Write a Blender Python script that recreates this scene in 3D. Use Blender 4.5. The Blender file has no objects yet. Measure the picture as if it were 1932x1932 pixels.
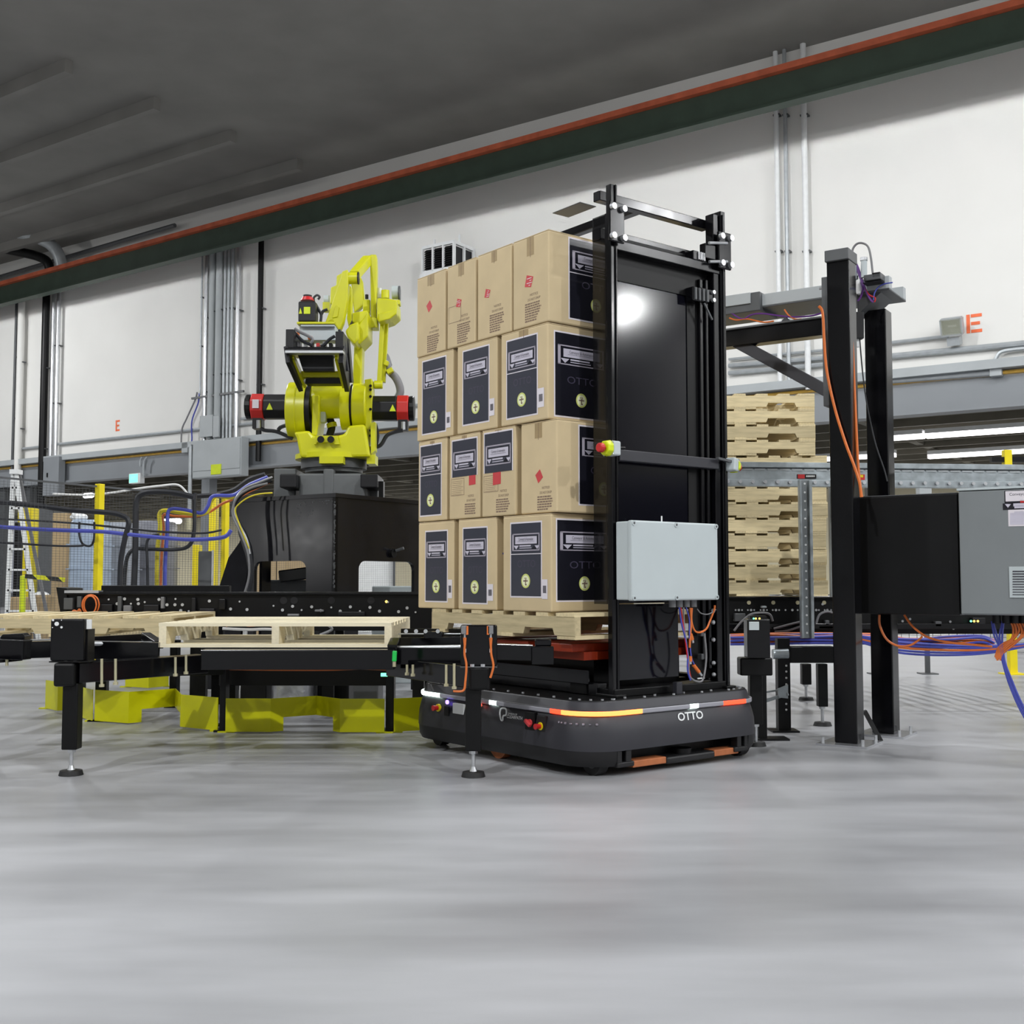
import bpy, bmesh, math, random
from mathutils import Vector as V, Matrix
random.seed(7)
SC = bpy.context.scene
COL = SC.collection
PI = math.pi
# ---------------------------------------------------------------- camera, world, lamps, exposure
F, CX, CY, HZ, CAMH = 2150.0, 966.0, 966.0, 1098.0, 0.9
PITCH = math.atan((HZ - CY) / F)
cd = bpy.data.cameras.new('camera'); cam = bpy.data.objects.new('camera', cd); COL.objects.link(cam)
cd.sensor_fit = 'HORIZONTAL'; cd.sensor_width = 36.0; cd.lens = 36.0 * F / 1932.0
cd.clip_start = 0.05; cd.clip_end = 300
cam.location = (0, 0, CAMH); cam.rotation_euler = (PI / 2 + PITCH, 0, 0)
SC.camera = cam
wd = bpy.data.worlds.new('world'); SC.world = wd; wd.use_nodes = True
wd.node_tree.nodes['Background'].inputs[0].default_value = (0.75, 0.8, 0.9, 1)
wd.node_tree.nodes['Background'].inputs[1].default_value = 0.3
SC.view_settings.view_transform = 'Standard'; SC.view_settings.look = 'None'
SC.view_settings.exposure = 0.0; SC.view_settings.gamma = 1.0; SC.view_settings.use_curve_mapping = False
try:
    SC.cycles.use_denoising = True; SC.cycles.max_bounces = 8; SC.cycles.transparent_max_bounces = 12
except Exception: pass
LAMP_Z = 10.37
# downlight lamps of the hall, hung in rows under the roof (hard cut-off at lamp height)
LAMPS = [(-16, -2, 1.7), (-5, -4, 2.2), (6, -4, 2.2), (17, -4, 1.9), (-16, 9, 0.7), (-5, 8, 0.45), (5.5, 8, 0.9), (15, 7, 1.15),
         (24, 3, 1.1), (34, 0.5, 1.6), (-21, 19, 1.3), (-9.5, 18, 1.2), (1.0, 17.0, 1.0), (10.5, 13, 0.75), (-27, 30, 1.3), (-20, 33, 1.2)]
LAMP_W, DISC_W = 780, 170
for i, (lx, ly, k) in enumerate(LAMPS):
    ld = bpy.data.lights.new('hall_lamp', 'SPOT'); ld.energy = LAMP_W * k; ld.spot_size = PI; ld.spot_blend = 0.0
    ld.shadow_soft_size = 0.09; ld.color = (0.97, 0.985, 1.0)
    lo = bpy.data.objects.new('hall_lamp', ld); COL.objects.link(lo); lo.location = (lx, ly, LAMP_Z)
    ad = bpy.data.lights.new('hall_lamp_disc', 'AREA'); ad.shape = 'DISK'; ad.size = 0.4; ad.energy = DISC_W * k; ad.color = (0.97, 0.985, 1.0)
    ao = bpy.data.objects.new('hall_lamp_disc', ad); COL.objects.link(ao); ao.location = (lx, ly, LAMP_Z - 0.01)
    pd = bpy.data.lights.new('upper_wall_fill', 'POINT'); pd.energy = 0.12 * LAMP_W * k; pd.shadow_soft_size = 0.2  # omni fill added over each lamp to lift the dark upper wall
    po = bpy.data.objects.new('upper_wall_fill', pd); COL.objects.link(po); po.location = (lx, ly, LAMP_Z + 0.3)
# unseen disc light added far left to give the black pedestal its highlight
ld = bpy.data.lights.new('pedestal_highlight_light', 'AREA'); ld.shape = 'DISK'; ld.size = 0.6; ld.energy = 45
lo = bpy.data.objects.new('pedestal_highlight_light', ld); COL.objects.link(lo); lo.location = (-25.5, 3.9, 2.2)
lo.rotation_euler = (V((-1.5, 8.9, 1.0)) - lo.location).to_track_quat('-Z', 'Y').to_euler()
# ---------------------------------------------------------------- geometry helpers
SP, CP = math.sin(PITCH), math.cos(PITCH)
def ray(px, py):
    a = (px - CX) / F; b = (CY - py) / F
    return V((a, CP - SP * b, SP + CP * b))
def W(px, py, Y):
    r = ray(px, py); t = Y / r.y
    return V((r.x * t, Y, CAMH + r.z * t))
def G(px, py, z=0.0):
    r = ray(px, py); t = (z - CAMH) / r.z
    return V((r.x * t, r.y * t, z))
def XX(px, Y, py=1098): return W(px, py, Y).x
def ZZ(py, Y): return W(CX, py, Y).z
WN = V((0.56, 0.8285, 0)); WN.normalize(); WD = V((WN.y, -WN.x, 0)); WOFF = 23.54
def WL(px, py, off=0.0):
    r = ray(px, py); t = (WOFF - off) / (r.x * WN.x + r.y * WN.y)
    return V((r.x * t, r.y * t, CAMH + r.z * t))
def proj(p):
    d = V(p) - V((0, 0, CAMH)); fwd = d.y * CP + d.z * SP; up = -d.y * SP + d.z * CP
    return (CX + F * d.x / fwd, CY - F * up / fwd)
def cat(pts, n=6):
    pts = [V(p) for p in pts]
    if len(pts) < 3: return pts
    out = []
    P = [pts[0]] + pts + [pts[-1]]
    for i in range(1, len(P) - 2):
        a, b, c, d = P[i - 1], P[i], P[i + 1], P[i + 2]
        for k in range(n):
            t = k / n
            out.append(0.5 * (2 * b + (c - a) * t + (2 * a - 5 * b + 4 * c - d) * t * t + (3 * b - a - 3 * c + d) * t ** 3))
    out.append(pts[-1]); return out
ORG = {}
class M:
    def __init__(s): s.v = []; s.f = []
    def add(s, vs, fs):
        o = len(s.v); s.v += [V(p) for p in vs]; s.f += [tuple(i + o for i in f) for f in fs]; return s
    def hexa(s, c8):
        return s.add(c8, [(0, 3, 2, 1), (4, 5, 6, 7), (0, 1, 5, 4), (1, 2, 6, 5), (2, 3, 7, 6), (3, 0, 4, 7)])
    def box(s, x0, x1, y0, y1, z0, z1):
        return s.hexa([(x0, y0, z0), (x1, y0, z0), (x1, y1, z0), (x0, y1, z0), (x0, y0, z1), (x1, y0, z1), (x1, y1, z1), (x0, y1, z1)])
    def cbox(s, c, sx, sy, sz):
        return s.box(c[0] - sx / 2, c[0] + sx / 2, c[1] - sy / 2, c[1] + sy / 2, c[2] - sz / 2, c[2] + sz / 2)
    def obox(s, c, ax, ay, az):
        c = V(c); ax = V(ax); ay = V(ay); az = V(az)
        return s.hexa([c - ax - ay - az, c + ax - ay - az, c + ax + ay - az, c - ax + ay - az, c - ax - ay + az, c + ax - ay + az, c + ax + ay + az, c - ax + ay + az])
    def bar(s, p0, p1, w, h, up=(0, 0, 1)):
        p0 = V(p0); p1 = V(p1); d = (p1 - p0); L = d.length; d.normalize(); u = V(up)
        sd = d.cross(u)
        if sd.length < 1e-4: sd = d.cross(V((1, 0, 0)))
        sd.normalize(); u = sd.cross(d)
        return s.obox((p0 + p1) / 2, d * L / 2, sd * w / 2, u * h / 2)
    def cyl(s, p0, p1, r, r2=None, n=14, rot=0.0):
        p0 = V(p0); p1 = V(p1); r2 = r if r2 is None else r2
        d = (p1 - p0).normalized(); a = d.cross(V((0, 0, 1)))
        if a.length < 1e-4: a = V((1, 0, 0))
        a.normalize(); b = d.cross(a)
        vs = []
        for p, q in ((p0, r), (p1, r2)):
            for k in range(n):
                t = 2 * PI * k / n + rot; vs.append(p + a * math.cos(t) * q + b * math.sin(t) * q)
        fs = [(k, (k + 1) % n, n + (k + 1) % n, n + k) for k in range(n)]
        fs += [tuple(range(n))[::-1], tuple(range(n, 2 * n))]
        return s.add(vs, fs)
    def tube(s, pts, r, n=6, k=6, smooth=True):
        pts = cat(pts, k) if smooth else [V(p) for p in pts]
        q = [pts[0]]
        for p in pts[1:]:
            if (p - q[-1]).length > 1e-5: q.append(p)
        pts = q
        if len(pts) < 2: return s
        d = (pts[1] - pts[0]).normalized(); a = d.cross(V((0.12, 0.2, 1)))
        if a.length < 1e-3: a = d.cross(V((1, 0, 0)))
        a.normalize(); vs = []; m = len(pts)
        for i, p in enumerate(pts):
            d = (pts[min(i + 1, m - 1)] - pts[max(i - 1, 0)]).normalized()
            a = (a - d * a.dot(d)); a.normalize(); b = d.cross(a)
            for j in range(n):
                t = 2 * PI * j / n; vs.append(p + a * math.cos(t) * r + b * math.sin(t) * r)
        fs = [(i * n + j, i * n + (j + 1) % n, (i + 1) * n + (j + 1) % n, (i + 1) * n + j) for i in range(m - 1) for j in range(n)]
        fs += [tuple(range(n))[::-1], tuple(range((m - 1) * n, m * n))]
        return s.add(vs, fs)
    def poly(s, pts, vec):
        pts = [V(p) for p in pts]; vec = V(vec); n = len(pts)
        return s.add(pts + [p + vec for p in pts], [tuple(range(n))[::-1], tuple(range(n, 2 * n))] + [(i, (i + 1) % n, n + (i + 1) % n, n + i) for i in range(n)])
    def face(s, pts): return s.add(pts, [tuple(range(len(pts)))])
    def loft(s, loops, cap=True):
        n = len(loops[0]); vs = [p for l in loops for p in l]
        fs = [(i * n + j, i * n + (j + 1) % n, (i + 1) * n + (j + 1) % n, (i + 1) * n + j) for i in range(len(loops) - 1) for j in range(n)]
        if cap: fs += [tuple(range(n))[::-1], tuple(range((len(loops) - 1) * n, len(loops) * n))]
        return s.add(vs, fs)
    def ball(s, c, r, n=10, m=6, zs=1.0):
        c = V(c); vs = []; fs = []
        for i in range(1, m):
            t = PI * i / m
            for j in range(n):
                q = 2 * PI * j / n; vs.append(c + V((r * math.sin(t) * math.cos(q), r * math.sin(t) * math.sin(q), zs * r * math.cos(t))))
        top = len(vs); vs.append(c + V((0, 0, zs * r))); bot = len(vs); vs.append(c - V((0, 0, zs * r)))
        for i in range(m - 2):
            for j in range(n): fs.append((i * n + j, (i + 1) * n + j, (i + 1) * n + (j + 1) % n, i * n + (j + 1) % n))
        for j in range(n):
            fs.append((top, j, (j + 1) % n)); fs.append((bot, (m - 2) * n + (j + 1) % n, (m - 2) * n + j))
        return s.add(vs, fs)
    def build(s, name, mat, parent=None, bev=0.0, smooth=False, label=None, kind=None, flat=False):
        xs = [p.x for p in s.v]; ys = [p.y for p in s.v]; zs = [p.z for p in s.v]
        c = V(((min(xs) + max(xs)) / 2, (min(ys) + max(ys)) / 2, (min(zs) + max(zs)) / 2 if parent else min(zs)))
        me = bpy.data.meshes.new(name); me.from_pydata([p - c for p in s.v], [], s.f)
        if not flat:
            bm = bmesh.new(); bm.from_mesh(me); bmesh.ops.recalc_face_normals(bm, faces=bm.faces); bm.to_mesh(me); bm.free()
        if smooth:
            for p in me.polygons: p.use_smooth = True
            me.set_sharp_from_angle(angle=0.65)
        me.materials.append(mat)
        o = bpy.data.objects.new(name, me); COL.objects.link(o)
        if parent is not None:
            o.parent = parent; o.location = c - ORG.get(parent, V((0, 0, 0)))
        else: o.location = c
        ORG[o] = c
        if bev > 0:
            b = o.modifiers.new('bevel', 'BEVEL'); b.width = bev; b.segments = 2; b.limit_method = 'ANGLE'; b.angle_limit = 0.6
        if label: o['label'] = label
        if kind: o['kind'] = kind
        return o
def tag(o, label, cat_, group=None, kind=None):
    o['label'] = label; o['category'] = cat_
    if group: o['group'] = group
    if kind: o['kind'] = kind
    return o
def thing(name, label, cat_, loc=(0, 0, 0), rot=0.0, group=None, world=False):
    o = bpy.data.objects.new(name, None); COL.objects.link(o); o.empty_display_size = 0.1
    o.location = loc; o.rotation_euler = (0, 0, rot); tag(o, label, cat_, group)
    ORG[o] = V(loc) if world else V((0, 0, 0))
    return o
def dup(root, loc, rot, label, group=None):
    def cp(o, par):
        c = o.copy(); COL.objects.link(c)
        if par: c.parent = par
        for ch in list(o.children): cp(ch, c)
        return c
    r = cp(root, None); r.location = loc; r.rotation_euler = (0, 0, rot); r['label'] = label
    if group: r['group'] = group
    return r
def struct(m, name, mat, parent=None, **k):
    o = m.build(name, mat, parent, **k); o['kind'] = 'structure'; return o
_tx = {}
def textmesh(s, bold=0.0):
    key = (s, bold)
    if key not in _tx:
        cu = bpy.data.curves.new('t', 'FONT'); cu.body = s; cu.size = 1.0; cu.align_x = 'CENTER'; cu.align_y = 'CENTER'; cu.resolution_u = 3; cu.offset = bold
        o = bpy.data.objects.new('t', cu); COL.objects.link(o)
        bpy.context.view_layer.update()
        me = bpy.data.meshes.new_from_object(o.evaluated_get(bpy.context.evaluated_depsgraph_get()))
        _tx[key] = ([tuple(v.co) for v in me.vertices], [tuple(p.vertices) for p in me.polygons])
        bpy.data.objects.remove(o); bpy.data.curves.remove(cu); bpy.data.meshes.remove(me)
    return _tx[key]
def put_text(m, s, c, ax, ay, size, width=None, bold=0.0):
    vs, fs = textmesh(s, bold); c = V(c); ax = V(ax); ay = V(ay); kx = size
    if width:
        w = max(p[0] for p in vs) - min(p[0] for p in vs); kx = width / w
    m.add([c + ax * p[0] * kx + ay * p[1] * size for p in vs], fs); return m
# ---------------------------------------------------------------- materials
def lin(c):
    return tuple(((x / 255) / 12.92 if x / 255 <= 0.04045 else ((x / 255 + 0.055) / 1.055) ** 2.4) for x in c) + (1.0,)
def mat(name, c, rough=0.5, metal=0.0, var=0.12, scale=8.0, stretch=(1, 1, 1), bump=0.0, rnd=0.0, rvar=0.0, spec=0.5, c2=None, coat=0.0, detail=4):
    m = bpy.data.materials.new(name); m.use_nodes = True; nt = m.node_tree; N = nt.nodes; L = nt.links
    b = N['Principled BSDF']; b.inputs['Roughness'].default_value = rough; b.inputs['Metallic'].default_value = metal
    b.inputs['Specular IOR Level'].default_value = spec
    if coat: b.inputs['Coat Weight'].default_value = coat; b.inputs['Coat Roughness'].default_value = 0.08
    tc = N.new('ShaderNodeTexCoord'); mp = N.new('ShaderNodeMapping'); mp.inputs['Scale'].default_value = stretch
    L.new(tc.outputs['Object'], mp.inputs[0])
    nz = N.new('ShaderNodeTexNoise'); nz.inputs['Scale'].default_value = scale; nz.inputs['Detail'].default_value = detail
    L.new(mp.outputs[0], nz.inputs['Vector'])
    mx = N.new('ShaderNodeMix'); mx.data_type = 'RGBA'
    a = lin(c); mx.inputs[6].default_value = tuple(max(0, x * (1 - var)) for x in a[:3]) + (1,)
    mx.inputs[7].default_value = lin(c2) if c2 else tuple(min(1, x * (1 + var)) for x in a[:3]) + (1,)
    rp = N.new('ShaderNodeMapRange'); rp.inputs[1].default_value = 0.3; rp.inputs[2].default_value = 0.7
    L.new(nz.outputs[0], rp.inputs[0]); L.new(rp.outputs[0], mx.inputs[0])
    out = mx.outputs[2]
    if rnd:
        oi = N.new('ShaderNodeObjectInfo'); hv = N.new('ShaderNodeHueSaturation'); mr = N.new('ShaderNodeMapRange')
        mr.inputs[3].default_value = 1 - rnd; mr.inputs[4].default_value = 1 + rnd
        L.new(oi.outputs['Random'], mr.inputs[0]); L.new(mr.outputs[0], hv.inputs['Value']); L.new(out, hv.inputs['Color']); out = hv.outputs[0]
    L.new(out, b.inputs['Base Color'])
    if rvar:
        r2 = N.new('ShaderNodeMapRange'); r2.inputs[1].default_value = 0.3; r2.inputs[2].default_value = 0.7
        r2.inputs[3].default_value = max(0.02, rough - rvar); r2.inputs[4].default_value = rough + rvar
        L.new(nz.outputs[0], r2.inputs[0]); L.new(r2.outputs[0], b.inputs['Roughness'])
    if bump:
        bp = N.new('ShaderNodeBump'); bp.inputs['Strength'].default_value = bump; bp.inputs['Distance'].default_value = 0.01
        L.new(nz.outputs[0], bp.inputs['Height']); L.new(bp.outputs[0], b.inputs['Normal'])
    return m
def emit(name, c, st):
    m = bpy.data.materials.new(name); m.use_nodes = True; b = m.node_tree.nodes['Principled BSDF']
    b.inputs['Base Color'].default_value = lin(c); b.inputs['Emission Color'].default_value = lin(c); b.inputs['Emission Strength'].default_value = st
    return m
def smoked(name, c, a):
    m = bpy.data.materials.new(name); m.use_nodes = True; nt = m.node_tree; N = nt.nodes; L = nt.links
    b = N['Principled BSDF']; b.inputs['Base Color'].default_value = lin(c); b.inputs['Roughness'].default_value = 0.12; b.inputs['Alpha'].default_value = a
    return m
def stripes(name, c1, c2, sc):
    m = bpy.data.materials.new(name); m.use_nodes = True; nt = m.node_tree; N = nt.nodes; L = nt.links
    tc = N.new('ShaderNodeTexCoord'); mp = N.new('ShaderNodeMapping'); wv = N.new('ShaderNodeTexWave'); wv.bands_direction = 'DIAGONAL'; wv.inputs['Scale'].default_value = sc
    cr = N.new('ShaderNodeValToRGB'); cr.color_ramp.interpolation = 'CONSTANT'; cr.color_ramp.elements[0].color = lin(c1); cr.color_ramp.elements[1].color = lin(c2); cr.color_ramp.elements[1].position = 0.5
    L.new(tc.outputs['Object'], wv.inputs['Vector']); L.new(wv.outputs[1], cr.inputs[0]); L.new(cr.outputs[0], N['Principled BSDF'].inputs['Base Color'])
    return m
K = dict(
    floor=mat('concrete_floor', (152, 153, 156), 0.36, var=0.26, scale=1.3, stretch=(0.45, 1.9, 1), rvar=0.07, spec=0.2, detail=9),  # concrete mottling; stretched streaks in the colour also stand in for cast shadows
    wallhall=mat('hall_side_wall', (172, 172, 170), 0.8, var=0.03, scale=0.5),
    wall=mat('painted_wall', (226, 225, 221), 0.8, var=0.03, scale=0.5),
    wallcream=mat('cream_wall', (214, 206, 178), 0.8, var=0.04, scale=0.6),
    ceil=mat('roof_underside', (128, 126, 122), 0.8, var=0.1, scale=0.6),
    darkceil=mat('deck_underside', (104, 100, 88), 0.8, var=0.25, scale=1.2),
    green=mat('green_painted_steel', (58, 74, 62), 0.55, var=0.12, scale=2),
    rust=mat('orange_primer', (196, 98, 66), 0.6, var=0.18, scale=3),
    beam=mat('grey_painted_beam', (132, 136, 140), 0.5, var=0.05, scale=1),
    ledge=mat('light_grey_ledge', (168, 173, 175), 0.5, var=0.06, scale=1.5),
    galv=mat('galvanised_steel', (168, 176, 180), 0.38, 0.55, var=0.16, scale=18, rvar=0.08),
    conduit=mat('galvanised_conduit', (176, 181, 184), 0.4, 0.35, var=0.08, scale=6),
    alu=mat('bright_aluminium', (205, 207, 210), 0.3, 0.8, var=0.06, scale=12),
    plate=mat('bright_floor_plate', (196, 198, 202), 0.22, 0.75, var=0.06, scale=10),
    black=mat('black_gloss_paint', (9, 9, 12), 0.16, var=0.15, scale=5, rvar=0.04, spec=0.35),
    panel=mat('black_panel_paint', (11, 11, 19), 0.1, var=0.05, scale=4, spec=0.3),
    base=mat('black_pedestal_paint', (13, 13, 18), 0.2, var=0.2, scale=9, rvar=0.02, spec=0.5),
    blackm=mat('black_matt_steel', (12, 12, 13), 0.4, var=0.15, scale=6, spec=0.25),
    rubber=mat('black_rubber', (22, 22, 23), 0.6, var=0.12, scale=10),
    amr=mat('charcoal_plastic', (44, 44, 50), 0.45, var=0.06, scale=10, bump=0.02),
    amrd=mat('dark_skirt_plastic', (19, 19, 21), 0.5, var=0.1, scale=10),
    robot=mat('robot_yellow_paint', (204, 204, 12), 0.32, var=0.04, scale=5, spec=0.5),
    robotd=mat('robot_grey_casting', (98, 101, 102), 0.45, var=0.08, scale=8),
    guard=mat('yellow_guard_paint', (196, 195, 5), 0.35, var=0.07, scale=5, rvar=0.05, spec=0.35),
    ypost=mat('safety_yellow_paint', (232, 212, 10), 0.4, var=0.05, scale=6),
    lime=mat('lime_yellow_paint', (208, 224, 20), 0.4, var=0.05, scale=6),
    wood=mat('pallet_wood', (204, 188, 148), 0.75, var=0.16, scale=6, stretch=(1.0, 9, 9), rnd=0.17, bump=0.06),
    woody=mat('pallet_wood_across', (206, 190, 150), 0.75, var=0.16, scale=6, stretch=(9, 1.0, 9), rnd=0.12, bump=0.06),
    woodn=mat('fresh_pallet_wood', (234, 223, 192), 0.7, var=0.09, scale=6, stretch=(1.0, 9, 9), rnd=0.07, bump=0.04),
    woodny=mat('fresh_pallet_wood_across', (236, 226, 196), 0.7, var=0.09, scale=6, stretch=(9, 1.0, 9), rnd=0.07, bump=0.04),
    card=mat('brown_cardboard', (204, 184, 146), 0.75, var=0.05, scale=7, rnd=0.05, bump=0.02),
    cardd=mat('dull_cardboard', (170, 148, 112), 0.8, var=0.08, scale=3),
    tape=mat('packing_tape', (164, 142, 104), 0.3, var=0.05, scale=20),
    paper=mat('white_label_paper', (222, 216, 222), 0.5, var=0.03, scale=8),
    navy=mat('navy_label_print', (52, 54, 66), 0.3, var=0.1, scale=5),
    ink=mat('black_label_print', (27, 27, 35), 0.22, var=0.1, scale=5),
    inkgrey=mat('grey_print', (168, 162, 174), 0.5, var=0.03),
    panelgrey=mat('pale_print', (196, 192, 206), 0.5, var=0.04),
    faint=mat('faint_purple_print', (68, 64, 82), 0.4, var=0.05),
    txt=mat('dark_lettering', (48, 44, 56), 0.6, var=0.05),
    txtb=mat('printed_brown_text', (128, 106, 92), 0.8, var=0.05),
    seal=mat('yellow_round_print', (206, 214, 120), 0.5, var=0.05),
    sealw=mat('pale_round_print', (232, 236, 196), 0.5, var=0.04),
    red=mat('red_sticker', (198, 62, 66), 0.45, var=0.08, scale=14),
    redp=mat('red_plastic', (190, 36, 38), 0.35, var=0.05),
    redm=mat('red_motor_paint', (200, 44, 40), 0.35, var=0.05),
    motor=mat('black_motor_paint', (24, 24, 27), 0.4, var=0.08, spec=0.35),
    orange=mat('orange_cable', (214, 112, 48), 0.45, var=0.08),
    blue=mat('blue_cable', (70, 78, 168), 0.45, var=0.08),
    purple=mat('purple_cable', (96, 44, 128), 0.45, var=0.08),
    ycable=mat('yellow_cable', (216, 200, 40), 0.45, var=0.08),
    gcable=mat('grey_cable', (120, 120, 122), 0.5, var=0.08),
    bcable=mat('black_cable', (26, 28, 34), 0.5, var=0.08),
    wcable=mat('white_cable', (210, 210, 208), 0.5, var=0.06),
    white=mat('white_enamel', (226, 228, 228), 0.45, var=0.04),
    lgrey=mat('light_grey_plastic', (186, 195, 197), 0.4, var=0.03, scale=4),
    cab=mat('grey_cabinet_paint', (124, 129, 131), 0.38, var=0.03, scale=3),
    dgrey=mat('dark_grey_steel', (78, 80, 82), 0.45, var=0.08),
    strip=mat('diffuser_strip', (152, 152, 160), 0.35, var=0.03),
    orpl=mat('orange_red_paint', (138, 42, 14), 0.4, var=0.1),
    skid=mat('rusty_orange_block', (176, 104, 62), 0.6, var=0.15, scale=20),
    zinc=mat('yellow_zinc', (196, 190, 158), 0.35, 0.5, var=0.08),
    greenp=mat('green_plastic', (30, 190, 80), 0.35, var=0.05),
    wrap=mat('grey_wrapped_film', (150, 156, 166), 0.35, var=0.12, scale=3, stretch=(1, 1, 4)),
    wrapb=mat('blue_grey_wrapped_film', (160, 176, 196), 0.3, var=0.12, scale=3, stretch=(1, 1, 4)),
    wrapd=mat('dark_grey_wrapped_film', (112, 114, 122), 0.35, var=0.14, scale=3, stretch=(1, 1, 4)),
    letter=mat('orange_stencil_paint', (240, 116, 72), 0.7, var=0.1),
    foil=mat('crumpled_foil', (178, 180, 186), 0.3, 0.7, var=0.2, scale=16, bump=0.8),
    smoke=smoked('smoked_acrylic', (8, 8, 10), 0.66),
    hazard=stripes('hazard_stripes', (214, 214, 20), (25, 25, 22), 2.2),
    led_red=emit('red_led', (255, 60, 34), 3.0), led_or=emit('orange_led', (255, 120, 60), 3.5), led_w=emit('white_led', (232, 255, 244), 6.0),
    led_g=emit('green_led', (110, 235, 180), 2.5), led_v=emit('violet_led', (130, 100, 255), 6.0), led_y=emit('amber_led', (255, 210, 90), 3.0),
    tubelight=emit('tube_light', (255, 252, 255), 4.0), exit=emit('exit_green', (110, 240, 190), 1.6), scan=emit('red_laser', (255, 30, 30), 3.0),
)
# ================================================================ setting
def wp(s, z, off=0.0):
    p = WN * (WOFF - off) + WD * s; return V((p.x, p.y, z))
def sof(px, py=900, off=0.0): return WL(px, py, off).dot(WD)
def wbox(m, s0, s1, o0, o1, z0, z1):           # box in wall axes: s along the wall, o distance in front of it
    return m.hexa([wp(s0, z0, o1), wp(s1, z0, o1), wp(s1, z0, o0), wp(s0, z0, o0), wp(s0, z1, o1), wp(s1, z1, o1), wp(s1, z1, o0), wp(s0, z1, o0)])
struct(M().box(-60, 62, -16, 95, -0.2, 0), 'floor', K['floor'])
struct(M().box(-60, 62, -16, 95, 12.5, 12.7), 'ceiling', K['ceil'])
wback = struct(wbox(M(), -62, 40, -0.3, 0, 4.9, 12.5), 'wall_back', K['wall'])
struct(wbox(M(), -62, -40, -0.3, 0, 0, 4.9), 'wall_back_pier', K['wall'])
struct(M().box(-40, -39.7, -12, 70, 0, 12.5), 'wall_left', K['wallhall'])
struct(M().box(50, 50.3, -12, 20, 0, 12.5), 'wall_right', K['wallhall'])
struct(M().box(-40, 50, -12.3, -12, 0, 12.5), 'wall_front', K['wallhall'])
struct(wbox(M(), -62, 40, -20.3, -20, 0, 4.9), 'wall_far_room', K['wallcream'])
fc = struct(wbox(M(), -62, 40, -20, -0.31, 4.62, 4.8), 'ceiling_far_room', K['darkceil'])
for i in range(13):
    o = -1.5 - i * 1.45
    wbox(M(), -50, 36, o - 0.07, o + 0.07, 4.44, 4.62).build('joist', K['darkceil'], fc)
for i in range(16):
    s = -40 + i * 4.6
    wbox(M(), s - 0.1, s + 0.1, -20, -0.4, 4.5, 4.62).build('cross_joist', K['darkceil'], fc)
for i in range(26):                            # roof joists of the hall, seen top left
    if i < 7:
        o = 1.4 + i * 2.4
        struct(wbox(M(), -55, -22, o - 0.1, o + 0.1, 12.2, 12.5), 'beam_roof', K['ceil'])
# lintel beam over the long opening, ledge and gas pipe above it
lin_ = struct(wbox(M(), -60, 40, -0.3, 0.02, 4.27, 4.9), 'beam_lintel', K['beam'])
wbox(M(), -60, 40, 0.02, 0.12, 4.27, 4.33).build('lower_flange', K['beam'], lin_)
struct(wbox(M(), -60, 40, 0.0, 0.28, 5.02, 5.2), 'trim_ledge', K['ledge'])
pipe = M(); pipe.cyl(wp(-60, 4.96, 0.05), wp(40, 4.96, 0.05), 0.04, n=8)
tag(pipe.build('gas_pipe', mat('ochre_pipe_paint', (206, 164, 70), 0.5)), 'long ochre yellow pipe running between the pale ledge and the grey lintel beam', 'pipe')
# green beam with orange top flange under the roof
b0 = G(-60, 592, 10.55); b1 = G(620, 418, 10.55); dd = (b1 - b0); b0 = b0 - dd * 0.5; b1 = b1 + dd * 1.1
gb = thing('crane_beam', 'long dark green steel beam with orange top flange high under the roof', 'beam', ((b0 + b1) / 2).to_tuple(), world=True)
zz = V((0, 0, 1))
M().bar(b0 + zz * 0.34, b1 + zz * 0.34, 0.06, 0.62).build('web', K['green'], gb)
M().bar(b0 + zz * 0.02, b1 + zz * 0.02, 0.3, 0.05).build('bottom_flange', K['green'], gb)
M().bar(b0 + zz * 0.72, b1 + zz * 0.72, 0.34, 0.13).build('top_flange', K['rust'], gb, label='orange top flange')
# ducts and pipes in the roof corner, top left
o = M(); o.tube([WL(-70, 440, 1.5), WL(20, 438, 1.5), WL(85, 455, 1.2), WL(112, 485, 1.0), WL(118, 540, 0.8)], 0.2, n=10)
tag(o.build('roof_conduit', K['conduit'], smooth=True), 'fat grey pipe bending down out of the roof corner, upper of the two', 'pipe')
o = M(); o.tube([WL(-70, 452, 1.2), WL(20, 472, 1.2), WL(72, 484, 1.0), WL(92, 500, 0.9), WL(95, 545, 0.7)], 0.16, n=10)
tag(o.build('roof_conduit', K['blackm'], smooth=True), 'dark pipe bending down out of the roof corner below the fat grey one', 'pipe')
o = M(); o.cyl(WL(-60, 540, 0.3), WL(330, 425, 0.3), 0.07, n=8)
tag(o.build('roof_conduit', K['dgrey'], smooth=True), 'straight dark pipe along the wall just above the orange flange', 'pipe')
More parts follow.
